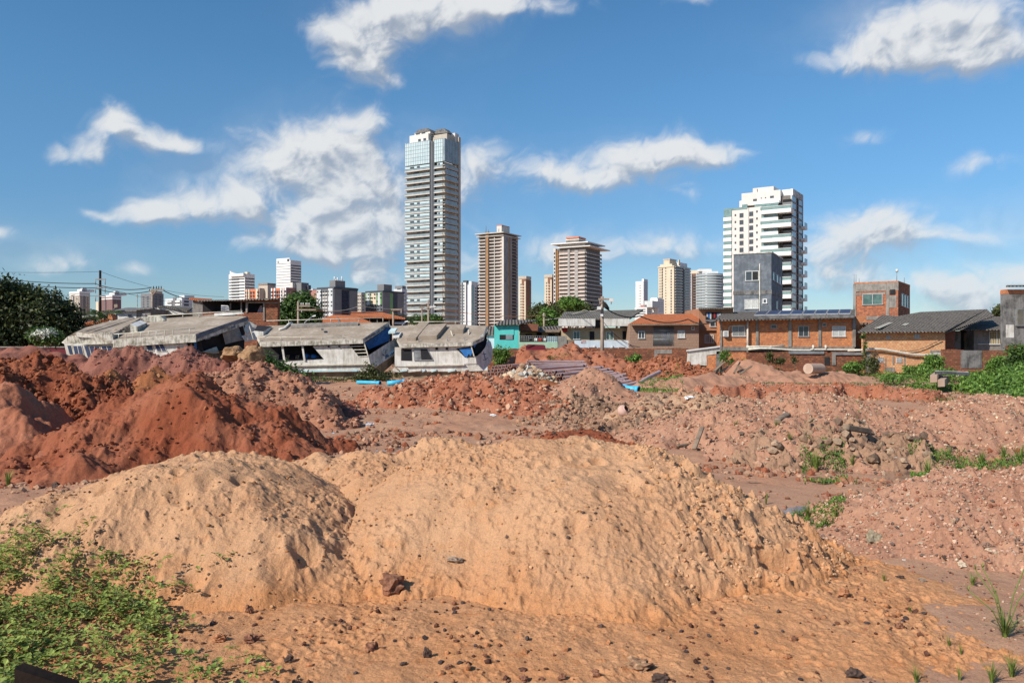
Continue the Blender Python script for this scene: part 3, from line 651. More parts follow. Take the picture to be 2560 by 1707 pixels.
for k in range(4): b.poly('louvre_bar', M['railp'], [(1590+k*38,372+k*48),(1795+k*14,368+k*47),(1797+k*14,380+k*47),(1594+k*38,384+k*48)], .3, .08)
for x in (1275, 1427):
    p = b.w(x, 380, .3); MB().tube([p+Vector((0,-.06,0)), p+Vector((0,.1,0))], .13, 14).build('porthole', M['frameg'], b.e, world=True)
    MB().tube([p+Vector((0,-.085,0)), p+Vector((0,-.05,0))], .085, 12).build('porthole_pane', M['darkin'], b.e, world=True)
rail(b, [(250,250,.2),(1180,238,.2),(1480,232,.25)], [(290,250,318,.2),(580,247,305,.2),(875,243,297,.2),(1175,240,290,.2),(1480,215,275,.2)], 0)
rail(b, [(380,10,4),(1300,-14,4),(2050,-32,3.8)], [(700,0,70,4),(1300,-14,62,4),(1700,-24,50,4),(2050,-32,35,3.8)], 0)
b.slab('roof_kerb', M['concrete'], [(600,268,.9),(1140,240,.9),(1140,212,1.4),(480,232,1.4)], .22)
b.slab('roof_kerb', M['concrete'], [(730,78,3.2),(1690,45,3.2),(1690,22,3.7),(730,52,3.7)], .25)
b.tube('bow_stay', M['steel'], [(2140,60,3.7),(2240,240,3.2)], .04)
for i, (x0, y0, x1, y1) in enumerate(((1290,178,1340,205),(1520,208,1570,232),(1165,115,1200,128),(1610,172,1655,184))):
    b.slab('roof_scrap', M['white' if i == 1 else 'render_dark'], [(x0,y1,1.5),(x1,y1,1.5),(x1,y0,2),(x0,y0,2)], .12)
# anchor and lettering
def letters(t, txt, p0, p1, h, d, col, name='lettering', gap=.22, slant=0, th=.02, lean=0.0):
    """strokes of block capitals along a line from p0 to p1 (crop coords + depth)"""
    G = {'A': [(0,0,.5,1),(.5,1,1,0),(.2,.4,.8,.4)], 'N': [(0,0,0,1),(0,1,1,0),(1,0,1,1)], 'C': [(1,.85,.5,1),(.5,1,0,.7),(0,.7,0,.3),(0,.3,.5,0),(.5,0,1,.15)],
         'U': [(0,1,0,.2),(0,.2,.5,0),(.5,0,1,.2),(1,.2,1,1)], 'H': [(0,0,0,1),(1,0,1,1),(0,.5,1,.5)], ' ': [], 'O': [(.5,0,0,.5),(0,.5,.5,1),(.5,1,1,.5),(1,.5,.5,0)],
         'M': [(0,0,0,1),(0,1,.5,.4),(.5,.4,1,1),(1,1,1,0)], 'I': [(.5,0,.5,1)], 'L': [(0,1,0,0),(0,0,1,0)], 'R': [(0,0,0,1),(0,1,1,.75),(1,.75,0,.5),(.3,.5,1,0)], 'E': [(0,0,0,1),(0,1,1,1),(0,.5,.8,.5),(0,0,1,0)],
         'J': [(1,1,1,.2),(1,.2,.5,0),(.5,0,0,.2)], 'D': [(0,0,0,1),(0,1,.8,.8),(.8,.8,.8,.2),(.8,.2,0,0)], 'S': [(1,.9,.3,1),(.3,1,0,.75),(0,.75,1,.3),(1,.3,.6,0),(.6,0,0,.1)]}
    a = Vector(t.w(*p0)); bb = Vector(t.w(*p1)); n = len(txt); u = (bb-a)/n; mb = MB(); up = Vector((lean, 0, h))
    off = Vector((0, -.03, 0))
    for i, ch in enumerate(txt):
        for (x0, y0, x1, y1) in G[ch]:
            q0 = a+u*(i+x0*(1-gap))+up*y0+off; q1 = a+u*(i+x1*(1-gap))+up*y1+off
            mb.tube([q0, q1], th, 4)
    return mb.build(name, col, t.e, world=True)
M['bluepaint'] = paint('faded_blue_lettering', (.08,.2,.36), (.12,.24,.38), 4)
letters(b, 'ANA CUNHA', (2085,560,1.75), (2245,452,2.75), .27, 0, M['bluepaint'], th=.028)
mb = MB(); q = b.w(2078, 468, 1.6)+Vector((0,-.06,0)); mb.tube([q+Vector((.05,0,.33)), q+Vector((.1,0,-.2))], .03, 5); mb.tube([q+Vector((-.12,0,.22)), q+Vector((.25,0,.26))], .025, 5)
mb.tube([q+Vector((-.2,0,-.12)), q+Vector((-.05,0,-.26)), q+Vector((.13,0,-.24)), q+Vector((.3,0,-.05))], .03, 5); mb.build('anchor_emblem', M['navy'], b.e, world=True)
mb = MB(); rng = random.Random(2)
for k in range(22):   # worn, unreadable brush strokes
    u = k/21; q = b.w(1790+200*u, 290-118*u, .15+1.6*u)+Vector((0, -.05, 0)); mb.tube([q+Vector((rng.uniform(-.04,.04), 0, -.02)), q+Vector((rng.uniform(-.06,.1), 0, rng.uniform(.06,.24)))], .022, 4)
    if k: mb.tube([q+Vector((0,0,rng.uniform(0,.2))), q+Vector((.12, 0, rng.uniform(0,.2)))], .018, 4)
mb.build('worn_lettering', M['navy'], b.e, world=True)
for x, y in ((2040,130),(2090,98),(2130,70)): b.slab('roof_light', M['navy'], [(x-10,y+8,3.0),(x+10,y-6,3.3),(x+10,y-6,3.4),(x-10,y+8,3.1)], .15)
for x0, x1 in ((2140, 2220), (1985, 2060), (2200, 2290)): b.tube('prop_timber', M['wood'], [(x0,650+(2200-x0)*.55,.6),(x1,650+(2300-x0)*.58+25,-.6)], .06)
# things lying on and in the middle boat
t = Px('roof_crate', 'shallow white crate full of debris on the roof of the middle boat', 'crate', 72.2, cb, (300, 215), 3.5)
t.slab('box_side', [M['dirtywhite'], M['darkin']], [(165,150,-.6),(335,165,-.6),(455,90,1.2),(250,75,1.2)], .55)
t.tube('frame_bar', M['railp'], [(330,245,-1.2),(580,160,1)], .06)
t = Px('bent_chute', 'bent white gutter lying on the middle boat roof', 'gutter', 73, cb, (640, 120), 4)
t.tube('pipe', M['dirtywhite'], [(560,135,-.3),(640,120,0),(700,60,.9),(745,42,1.2)], .12)
t.tube('shadowed_leg', M['dirtywhite'], [(745,42,1.2),(750,80,1)], .1)
t = Px('tarpaulin_bundle', 'blue bundles piled inside the open cabin of the middle boat', 'bundle', 71.4, cb, (1000, 560), 1.5)
for x, y, r, m in ((955,525,.36,'clothblue'),(1000,530,.34,'navy'),(1060,530,.34,'clothblue'),(1110,538,.26,'navy')):
    q = t.w(x, y); mb = MB(); 
    ring = [[q+Vector((math.cos(a)*r*math.cos(e)*(1+.15*math.sin(3*a+x)), math.sin(a)*r*.6*math.cos(e), r*.75*math.sin(e)*(1+.1*math.cos(4*a)))) for a in [k*math.pi/6 for k in range(12)]] for e in [-1.4,-.9,-.4,.1,.6,1.0,1.45]]
    V = [p for rr in ring for p in rr]; mb.poly(V, [(i*12+j, i*12+(j+1) % 12, (i+1)*12+(j+1) % 12, (i+1)*12+j) for i in range(6) for j in range(12)], 0, True); mb.build('bundle', M[m], t.e, world=True)
for x, l in ((700, 'small broken wooden chair left of the cabin post in the middle boat'), (840, 'small broken wooden chair between the cabin posts of the middle boat')):
    t = Px('broken_chair', l, 'chair', 71.2, cb, (x, 560), 1.4)
    t.tube('back', M['wood'], [(x-8,560),(x+8,500)], .05); t.tube('back', M['wood'], [(x-40,560),(x-34,512),(x+4,510)], .045); t.slab('seat', M['wood'], [(x-45,540,-.2),(x+5,538,-.2),(x+8,530,.2),(x-40,532,.2)], .06)

# ---- right boat
b = Px('wrecked_boat', 'grounded grey white riverboat with flat boxes on its roof, right one of the three wrecks', 'boat', 71, c3, (800, 800), 0)
b.slab('roof', [M['mossy'], M['deck']], [(320,430,0),(900,415,0),(1290,402,0),(1440,330,1.2),(1480,185,3.8),(900,165,4),(200,185,4)], .32)
b.poly('cabin_wall', M['dirtywhite'], [(330,470),(1290,455),(1070,488),(1190,608),(1345,590),(1350,690),(400,728),(250,728),(250,470)], .35, .12)
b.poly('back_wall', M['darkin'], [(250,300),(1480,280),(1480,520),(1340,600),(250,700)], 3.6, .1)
b.slab('deck_floor', [M['wood'], M['darkin']], [(250,700,.5),(1340,640,.5),(1480,500,3.6),(250,560,3.6)], .15)
b.poly('doorway', M['darkin'], [(335,492),(475,492),(480,650),(335,645)], .31, .05)
w = b.poly('window', M['steel'], [(500,486),(684,486),(765,640),(765,650),(510,652)], .28, .05)
b.poly('pane', M['darkin'], [(598,495),(680,495),(752,632),(606,636)], .255, .03, parent=w)
b.poly('shutter', M['steel'], [(512,496),(594,496),(602,612),(520,616)], .26, .03, parent=w)
b.poly('bow_opening', M['darkin'], [(1085,492),(1275,462),(1312,600),(1195,602)], .3, .05)
b.poly('torn_curtain', M['clothblue'], [(1110,496),(1285,470),(1318,575),(1285,545),(1262,592),(1240,555),(1215,605),(1180,590),(1150,540)], .26, .04)
b.poly('tarpaulin', M['clothblue'], [(1200,395,.2),(1290,372,.6),(1370,390,1.0),(1330,450,.6),(1310,480,.3),(1295,420,.2)], .3, .2)
b.poly('bow_bulwark', M['dirtywhite'], [(1335,600,.2),(1400,545,1.0),(1460,470,2.0),(1495,362,3.0),(1535,400,3.2),(1560,500,3.2),(1556,590,3.0),(1530,680,2.4),(1440,780,1.2),(1350,790,.5)], .3, .16)
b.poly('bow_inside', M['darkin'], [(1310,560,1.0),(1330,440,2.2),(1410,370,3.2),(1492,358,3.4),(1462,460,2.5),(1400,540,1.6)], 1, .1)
b.poly('hull_side', M['dirtywhite'], [(250,730),(400,730),(1350,692),(1440,782),(1300,790),(300,800),(200,800)], .42, .3)
b.poly('hull_bottom', M['hull'], [(200,802),(1440,786),(1400,840),(1000,890),(300,930),(200,930)], .7, .4)
b.poly('rub_rail', M['railp'], [(400,712),(1180,695),(1182,712),(400,728)], .2, .2)
for x, w_, m in ((300, 120, 'cyan'), (430, 170, 'dirtywhite'), (620, 40, 'cyan'), (740, 70, 'cyan'), (960, 100, 'cyan'), (1150, 75, 'cyan')):
    b.poly('peeling_rub_rail', M[m], [(x,785),(x+w_,765),(x+w_-5,785),(x,806)], .3, .2)
for x in (812, 947):
    p = b.w(x, 490, .3); MB().tube([p+Vector((0,-.06,0)), p+Vector((0,.1,0))], .12, 12).build('porthole', M['darkin'], b.e, world=True)
b.poly('cabin_post', M['railp'], [(1262,450),(1276,450),(1316,590),(1304,594)], .12, .1)
b.slab('roof_box', M['deck'], [(412,345,.6),(532,345,.6),(708,138,3.4),(575,138,3.4)], .42, label='long narrow roof box with sharp shadow edge')
b.slab('roof_box', M['deck'], [(568,322,.7),(812,312,.7),(944,155,3.2),(690,165,3.2)], .40, label='wide roof box with rust stain')
b.slab('roof_box', M['deck'], [(1005,228,1.9),(1165,235,1.9),(1202,165,3),(1040,165,3)], .5, label='small square roof box')
rail(b, [(500,130,3.9),(1060,128,3.9),(1380,126,3.9)], [(1060,128,170,3.9),(1380,126,168,3.9)], 0)
b.poly('roof_edge_board', M['dirtywhite'], [(1380,330,.9),(1440,285,1.9),(1470,200,3.4),(1480,215,3.4),(1462,300,2),(1425,335,1.1)], 1, .1)
for x in (575, 960, 1190, 1500): b.tube('stanchion', M['steel'], [(x,400 if x < 1400 else 400,.4 if x < 1400 else 3),(x-8,330 if x < 1400 else 230,.4 if x < 1400 else 3)], .035)
b.tube('stanchion', M['railp'], [(1000,250,1.5),(1020,320,1.4),(1040,322,1.4)], .05); b.tube('stanchion', M['railp'], [(1235,235,2),(1240,310,1.6)], .05)
mb = MB(); q = b.w(1450, 590, 1.2)+Vector((0,-.1,0)); mb.tube([q+Vector((-.08,0,.4)), q+Vector((.08,0,-.3))], .035, 5); mb.tube([q+Vector((-.2,0,.18)), q+Vector((.15,0,.2))], .03, 5); mb.tube([q+Vector((-.15,0,-.3)), q+Vector((.08,0,-.36)), q+Vector((.28,0,-.12))], .03, 5); mb.build('anchor_emblem', M['navy'], b.e, world=True)
for i, (x, y) in enumerate(((215,230),(270,290),(370,360))):
    b.slab('loose_panel', M['white' if i else 'cyan'], [(x-50,y+30,1.2),(x+40,y+25,1.2),(x+70,y-20,2),(x-10,y-15,2)], .2)
b.slab('roof_kerb', M['concrete'], [(560,400,.3),(1280,392,.3),(1280,378,.8),(560,385,.8)], .12)

# ---- left boat
b = Px('wrecked_boat', 'long grounded riverboat with slanted windows rising from the red mounds, left of three wrecks', 'boat', 56, c1, (1200, 900), 0)
b.slab('roof', [M['mossy'], M['deck']], [(1040,770,0),(1420,742,0),(1800,718,0),(2275,560,4.2),(2100,530,5.2),(1500,570,5.4),(1290,580,5.4),(1000,610,5.4)], .55)
b.poly('stern_fascia', M['mossy'], [(565,795,1.2),(620,740,.8),(700,695,.3),(890,705,0),(1000,700,0),(1030,715,0),(1040,778,0),(1040,805,0),(800,812,.1),(590,806,1.0)], 0, .3)
b.slab('aft_deck', [M['mossy'], M['deck']], [(700,697,.3),(1030,718,.1),(1290,570,5),(1150,568,5.4),(960,610,5.4),(780,660,3)], .35)
for (x0, y0, x1, y1, wd) in ((740,692,1180,568,40), (800,700,1230,568,30), (870,702,1290,580,90)):
    b.slab('deck_bench', [M['concrete'], M['deck']], [(x0,y0-6,.7),(x0+wd,y0,.7),(x1+12,y1+4,4.9),(x1-25,y1-3,4.9)], .28)
b.poly('cabin_wall', M['dirtywhite'], [(590,806),(1040,806),(1690,775),(1755,875),(1700,900),(1100,960),(760,995),(690,960),(610,900)], .3, .12)
for i, (x0, x1, xb0, xb1, yt, yb) in enumerate(((618,648,640,668,822,902),(672,742,690,762,826,912),(772,805,808,834,822,936),(820,905,845,928,828,918),(930,1022,950,1030,828,885),(1335,1388,1362,1405,806,868),(1415,1490,1445,1525,800,872))):
    w = b.poly('window', M['railp'], [(x0-9,yt-8),(x1+9,yt-8),(xb1+10,yb+8),(xb0-9,yb+8)], .26, .05)
    if x1-x0 > 60:
        xm = (x0+x1)/2; xbm = (xb0+xb1)/2
        b.poly('pane', M['navy'], [(x0,yt),(xm-5,yt),(xbm-5,yb),(xb0,yb)], .235, .04, parent=w); b.poly('pane', M['navy'], [(xm+5,yt),(x1,yt),(xb1,yb),(xbm+5,yb)], .235, .04, parent=w)
    else: b.poly('pane', M['navy'], [(x0,yt),(x1,yt),(xb1,yb),(xb0,yb)], .235, .04, parent=w)
for x in (1567, 1630):
    p = b.w(x, 795, .25); MB().tube([p+Vector((0,-.05,0)), p+Vector((0,.1,0))], .14, 12).build('porthole', M['frameg'], b.e, world=True)
    MB().tube([p+Vector((0,-.07,0)), p+Vector((0,-.04,0))], .09, 10).build('porthole_pane', M['darkin'], b.e, world=True)
b.poly('hull', M['hull'], [(610,905,.6),(1100,930,.6),(1760,885,.8),(2240,860,3),(2240,1010,3),(1700,1090,1),(700,1090,.6)], .6, 1.5)
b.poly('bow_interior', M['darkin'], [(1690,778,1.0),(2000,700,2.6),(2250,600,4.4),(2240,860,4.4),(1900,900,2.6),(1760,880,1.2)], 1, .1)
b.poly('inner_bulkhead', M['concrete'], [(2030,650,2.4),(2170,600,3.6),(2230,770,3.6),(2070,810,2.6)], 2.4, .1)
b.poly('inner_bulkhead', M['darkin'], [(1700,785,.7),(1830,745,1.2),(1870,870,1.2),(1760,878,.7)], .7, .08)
b.poly('hanging_cloth', M['clothblue'], [(1780,765,.6),(1800,760,.6),(1806,868,.6),(1788,872,.6)], .6, .06)
b.poly('bulwark_plate', M['dirtywhite'], [(1850,882,1.4),(1985,832,2.2),(2012,892,2.2),(1960,898,1.8)], 1.5, .1)
b.poly('bulwark_plate', M['dirtywhite'], [(2220,735,3.4),(2330,700,4.2),(2360,770,4.2),(2250,785,3.5)], 3.5, .12)
b.poly('bow_bulwark', M['dirtywhite'], [(2165,612,4.6),(2290,600,5.6),(2360,640,5.8),(2330,690,5.6),(2260,720,4.8)], 4.6, .12)
b.poly('roof_end_fascia', M['slate'], [(1795,716,-.03),(2272,556,4.1),(2280,590,4.2),(2100,650,2.6),(1810,762,.05)], 0, .15)
for x, y in ((1880,745),(1960,715),(2045,680),(2120,645)): b.poly('fascia_cowl', M['slate'], [(x,y-22,(x-1800)/115),(x+40,y-36,(x-1760)/115),(x+42,y+12,(x-1760)/115),(x+4,y+24,(x-1800)/115)], 0, .25)
for x0, x1 in ((2205, 2280), (2260, 2330)): b.tube('stay', M['railp'], [(x0,565,4.2),(x0+30,640,4),(x1,770,3.4)], .05)
rail(b, [(1030,720,.2),(1400,690,.2),(1790,665,.3)], [(x, 718-(x-1040)*.07, 768-(x-1040)*.065, .2) for x in (1090,1160,1225,1295,1365,1437,1515,1590,1742)], 0, mat='railp')
rail(b, [(1360,552,5.2),(1800,528,5),(2225,502,4.4)], [(1480,548,580,5.2),(1680,538,570,5.1),(1830,528,565,5),(2050,515,548,4.8),(2222,502,545,4.3)], 0)
b.poly('railing_screen', M['white'], [(1968,525,4.8),(2215,512,4.4),(2248,530,4.4),(1970,553,4.8)], 4.6, .06)
b.poly('wheelhouse_ruin', M['mossy'], [(1290,562),(1470,550),(1520,590),(1440,612),(1340,600)], 4.6, .8)
t = Px('roof_tank', 'pale rusted locker lying tilted on the roof of the left boat', 'locker', 58, c1, (1270, 690), 4.2)
t.slab('body', [M['mossy'], M['white']], [(1198,625,-.3),(1262,648,-.3),(1352,612,1.6),(1290,590,1.6)], .9)
t = Px('plank_heap', 'broken planks beside the tilted locker on the left boat roof', 'planks', 57.5, c1, (1140, 700), 4)
for i, (x0, y0, x1, y1) in enumerate(((1060,712,1195,668),(1085,690,1180,662),(1100,705,1210,690),(1060,680,1130,700),(1120,660,1190,700))): t.tube('plank', M['wood' if i % 2 else 'concrete'], [(x0,y0,-.2),(x1,y1,.8)], .1, n=4)
for x, y, l in ((1630, 668, 'dark square hatch cover lying on the left boat roof'), (2048, 592, 'small dark vent box near the bow end of the left boat roof')):
    t = Px('hatch_cover', l, 'hatch', 58+(x-1600)/300, c1, (x, y), 4.4); t.slab('lid', [M['darkin'], M['steel']], [(x-32 if x < 1700 else x-12,y+16,0),(x+18,y+18,0),(x+28,y-8,.6),(x-20 if x < 1700 else x-10,y-12,.6)], .18)
    t.slab('frame', M['steel'], [(x-20,y+18,.1),(x+14,y+19,.1),(x+20,y+2,.5),(x-14,y,.5)], .3)
for i, (x, y) in enumerate(((1490,640),(1520,636),(1610,604),(1735,598),(1380,705),(1340,708))):
    pass
# ================================================================ houses, walls
GZ = .2
def house(label, cat, Y, cf, at, name='house', group=None): return Px(name, label, cat, Y, cf, at, GZ, group)
def down(h, part, mat, x0, y0, x1, d0, d1, **k): return h.rect(part, M[mat], x0, y0, x1, y0+10, d0, d1, z0=GZ, **k)
# --- teal house
h = house('small turquoise house with a square window opening and a dark sheet roof', 'house', 86, c4, (350, 1200))
down(h, 'wall', 'teal', 190, 920, 522, 0, 3)
o = h.hole(262, 968, 452, 1117); h.rect('inner_wall', M['teal'], 262, 968, 452, 1052, -.06, -.02, o); h.rect('grille', M['steel'], 345, 1052, 436, 1115, -.06, -.03, o)
h.slab('roof', M['fibro'], [(180,912,-.5),(540,900,-.5),(770,852,6),(330,850,6)], .12)
h.rect('side_wall', M['brickD'], 524, 905, 775, 1000, 1.5, 7)
h = house('pale blue shed wall squeezed behind the bow of the right boat', 'shed', 88, c4, (150, 1200), 'shed')
down(h, 'wall', 'paleblue', 60, 1060, 190, 0, 4); h.slab('roof', M['fibro'], [(55,1045,-.3),(195,1045,-.3),(195,935,4),(80,940,4)], .1)
# --- mint fence, cream hut behind
h = house('low hut with a brown porch roof between turquoise house and beige house', 'house', 90, c4, (800, 1200))
down(h, 'wall', 'beige', 530, 1010, 1060, 1, 6); h.slab('roof', M['fibro'], [(560,985,-1.2),(1075,1000,-1.2),(1100,925,5),(620,960,5)], .1)
h.slab('porch_roof', M['wood'], [(540,1005,-1.8),(1060,1010,-1.8),(1090,980,-.4),(560,985,-.4)], .08)
for a in ((610,1045,695,1110),(755,1010,825,1090),(910,1040,995,1110)): h.hole(*a, d=.95, name='door' if a[0] == 755 else 'window')
h = house('mint green tiled parapet wall with a wire fence on top', 'wall', 85, c4, (780, 1220), 'parapet_wall')
down(h, 'wall', 'mint', 528, 1148, 1035, 0, .2)
h.rect('fence_panel', M['cyan'], 888, 1075, 1030, 1148, .05, .12)
mb = MB()
for k in range(17):
    q = h.w(530+k*30, 1148); mb.tube([q, h.w(530+k*30, 1068)], .018, 4)
for y in (1068, 1095, 1122): mb.tube([h.w(528, y), h.w(1035, y)], .018, 4)
mb.build('wire_fence', M['steel'], h.e, world=True)
for x, m, nm, lb in ((678,'darkin','hanging_cloth','dark cloth hanging at the left on the wire fence above the mint wall'),(745,'white','hanging_cloth','white crumpled laundry on the wire fence above the mint wall'),(803,'red','hanging_cloth','red cloth hanging on the wire fence above the mint wall'),(862,'white','hanging_cloth','square white cloth right of the red one on the wire fence')):
    a = h.w(x-18, 1097, -.06); b_ = h.w(x+18, 1133, -.06); mb = MB()
    n = 6; V = []
    for i in range(n+1):
        for j in range(5): V.append((a.x+(b_.x-a.x)*i/n, a.y-.03*math.sin(i*1.9+x)-.02*j*.3, a.z+(b_.z-a.z)*(j/4)*(1-.15*math.sin(i*2.1+x))))
    mb.poly(V, [(i*5+j, i*5+j+1, (i+1)*5+j+1, (i+1)*5+j) for i in range(n) for j in range(4)]); mb.poly([(v[0], v[1]+.03, v[2]) for v in V], [(i*5+j, (i+1)*5+j, (i+1)*5+j+1, i*5+j+1) for i in range(n) for j in range(4)])
    tag(mb.build(nm, M[m]), lb, 'laundry', 'laundry on the wire fence')
# --- beige house
h = house('beige bungalow with blackened tile roof and two stained concrete canopies', 'house', 88, c4, (1500, 1200))
down(h, 'wall', 'beige', 1090, 960, 2000, 0, 8)
h.slab('roof', M['tilegrey'], [(1060,835,-.6),(2000,832,-.6),(2180,715,6),(1125,745,6)], .15)
for x0, x1 in ((1058, 1540), (1650, 2000)):
    o = h.rect('canopy', M['dirtywhite'], x0, 838, x1, 935, -1.3, 0)
    for k in (.02, .52, .96): h.rect('bracket', M['concrete'], x0+(x1-x0)*k, 935, x0+(x1-x0)*k+14, 960, -1.2, 0, o)
h.rect('canopy_gap', M['darkin'], 1540, 850, 1640, 960, -.3, 0)
h.win(1245,1003,1335,1108, n=2, glass='glassgreen'); h.win(1685,1005,1785,1115, n=2, glass='glassgreen')
for a in ((1465,1008,1528,1118),(1905,1003,1978,1118)): h.rect('door', M['darkin'], *a, -.04, .02)
h.rect('meter_box', M['red'], 1105, 960, 1165, 1015, -.15, 0)
h = house('pale blue and white painted garden wall below the beige bungalow', 'wall', 86, c4, (1650, 1225), 'garden_wall')
down(h, 'wall', 'paleblue', 1262, 1128, 1985, 0, .2); h.rect('poster', M['cloth'], 1350, 1130, 1415, 1165, -.03, 0)
for x in (1520, 1760): h.rect('pier', M['white'], x, 1195, x+18, 1228, -.12, 0)
h = house('grimy unpainted stretch of wall beside the mint parapet', 'wall', 86.5, c4, (1150, 1220), 'garden_wall'); down(h, 'wall', 'concrete', 1037, 1070, 1160, 0, .2); down(h, 'gate', 'wood', 1160, 1120, 1260, .1, .2)
# --- brown bungalow
h = house('brown tiled bungalow with red clay tile roof and barred veranda', 'house', 85, c5, (500, 1020))
down(h, 'wall', 'brownwall', 80, 690, 388, 0, 8); down(h, 'wall', 'brownwall', 672, 690, 1000, 0, 8)
h.rect('wall', M['brownwall'], 388, 690, 672, 722, 0, 8); h.rect('wall', M['brownwall'], 388, 990, 672, 1020, 0, 8, z0=GZ)
h.rect('veranda_back', M['brownwall'], 388, 722, 672, 990, 2.5, 2.7); h.rect('veranda_door', M['darkin'], 560, 760, 650, 990, 2.4, 2.5)
mb = MB()
for k in range(22): mb.tube([h.w(392+k*13, 724, .02), h.w(392+k*13, 988, .02)], .022, 4)
mb.tube([h.w(390, 780, .02), h.w(670, 780, .02)], .03, 4); mb.tube([h.w(390, 900, .02), h.w(670, 900, .02)], .03, 4); mb.build('window_grille', M['frameg'], h.e, world=True)
h.slab('roof', M['tile'], [(70,690,-.7),(1000,682,-.7),(1010,556,6.5),(280,566,6.5)], .18)
h.slab('gutter', M['wood'], [(75,700,-.8),(1000,694,-.8),(1000,688,-.6),(75,694,-.6)], .12)
h.win(188,790,278,882, n=2); h.win(716,780,812,875, n=2, glass='curtain'); h.win(900,725,940,765, n=1)
for x, y0, y1, m, l in ((515,810,925,'cloth','pinkish patterned laundry drying in the barred veranda'),(550,815,930,'clothblue','blue laundry drying in the barred veranda'),(592,808,880,'paleblue','pale blue towel drying in the barred veranda')):
    a = h.w(x-20, y0, .7); b_ = h.w(x+18, y1, .7); mb = MB(); V = []
    for i in range(6):
        for j in range(4): V.append((a.x+(b_.x-a.x)*i/5, a.y+.05*math.sin(i*2+x), a.z+(b_.z-a.z)*j/3*(1-.1*math.cos(i*1.7))))
    mb.poly(V, [(i*4+j, i*4+j+1, (i+1)*4+j+1, (i+1)*4+j) for i in range(5) for j in range(3)]); mb.poly([(v[0], v[1]+.03, v[2]) for v in V], [(i*4+j, (i+1)*4+j, (i+1)*4+j+1, i*4+j+1) for i in range(5) for j in range(3)])
    tag(mb.build('hanging_cloth', M[m]), l, 'laundry', 'laundry in the barred veranda')
# --- salmon two-storey
h = house('salmon brown two storey house with arched window and clothes filled balcony', 'house', 87, c5, (1140, 1000))
h.rect('wall', M['salmon'], 1002, 488, 1460, 780, .8, 8); down(h, 'wall', 'salmon', 1000, 775, 1300, 0, .8); down(h, 'wall', 'salmon', 1000, 770, 1300, .8, 8)
h.rect('cornice', M['salmon'], 1000, 768, 1300, 782, -.25, .8)
h.slab('roof', M['tilegrey'], [(995,486,.2),(1465,476,.2),(1460,468,8),(1000,478,8)], .12)
h.hole(1090, 535, 1300, 655, d=.78); h.rect('balcony_rail', M['steel'], 1088, 640, 1300, 656, .6, .76)
for i, x in enumerate((1105,1130,1150,1175,1200,1225,1250,1275)): h.rect('hanging_clothes', M[('cloth','clothblue','white','darkin','red','navy','cloth','paleblue')[i]], x, 548, x+17, 600+i % 3*14, .66, .74)
h.win(1145, 660, 1288, 725, d=.78, n=2, glass='glass')
w = h.win(1078, 838, 1197, 940, n=4, glass='curtain', label='arched window')
mb = MB(); c = h.w(1137, 840, -.05); ww = h.w(1197, 840).x-c.x; mb.tube([(c.x+math.cos(a)*ww, c.y, c.z+math.sin(a)*ww*.36) for a in [k*math.pi/10 for k in range(11)]], .05, 6); mb.build('arch_trim', M['frame'], w, world=False)
w.children[-1].data.transform(Matrix.Translation(-h.e.location))
# --- slate grey tower house: rotated, right face seen
class Cor:
    """building seen on its corner: xL, xC, xR are where its left end, near corner and right end stand"""
    def __init__(s, name, label, cat, xL, xC, xR, D, th, group=None, z=0.0):
        s.th = rad(th); s.D = D; s.Cx = (xC-CX)/F*D; c, n = math.cos(s.th), math.sin(s.th); s.c = c; s.n = n; s.z = z
        tL = (xL-CX)/F; tR = (xR-CX)/F
        s.w1 = (s.Cx-tL*D)/(c+tL*n); s.w2 = (tR*D-s.Cx)/(n-tR*c)
        s.e = thing(name, label, cat, (s.Cx, D, z), -s.th, group)
    def H(s, py): return PZ(py, s.D)-s.z
    def L(s, px, py=None, off=0):
        t = (px-CX)/F; x = (t*s.D-s.Cx)/(s.c+t*s.n)
        return x if py is None else (x, PZ(py, s.D-x*s.n)-s.z)
    def R(s, px, py=None):
        t = (px-CX)/F; y = (t*s.D-s.Cx)/(s.n-t*s.c)
        return y if py is None else (y, PZ(py, s.D+y*s.c)-s.z)
    def box(s, part, mat, x0, x1, y0, y1, z0, z1, parent=None, label=None): return MB().box(x0, x1, y0, y1, z0, z1).build(part, mat if not isinstance(mat, str) else M[mat], parent or s.e, label=label)
    def winL(s, x0, y0, x1, y1, n=2, glass='glass', fr='frame', t=.07):
        a, za = s.L(x0, y0); b_, zb = s.L(x1, y1); mb = MB()
        mb.box(a, b_, -.09, .05, za-t, za); mb.box(a-.04, b_+.04, -.14, .05, zb-t, zb); mb.box(a, a+t, -.09, .05, zb, za-t); mb.box(b_-t, b_, -.09, .05, zb, za-t)
        for i in range(1, n): x = a+(b_-a)*i/n; mb.box(x-t/2, x+t/2, -.08, .05, zb, za-t)
        o = mb.build('window', M[fr], s.e); MB().box(a+t, b_-t, -.04, .04, zb, za-t).build('pane', M[glass], o); return o
    def winR(s, x0, y0, x1, y1, n=1, glass='glass', fr='frame', t=.07):
        a, za = s.R(x0, y0); b_, zb = s.R(x1, y1); mb = MB()
        mb.box(-.05, .09, a, b_, za-t, za); mb.box(-.05, .14, a-.04, b_+.04, zb-t, zb); mb.box(-.05, .09, a, a+t, zb, za-t); mb.box(-.05, .09, b_-t, b_, zb, za-t)
        o = mb.build('window', M[fr], s.e); MB().box(-.04, .04, a+t, b_-t, zb, za-t).build('pane', M[glass], o); return o
k6 = lambda x, y: c6(x, y)
def cc(cf, *a): # crop pairs to full pixels
    r = []
    for i in range(0, len(a), 2): r += list(cf(a[i], a[i+1]))
    return r
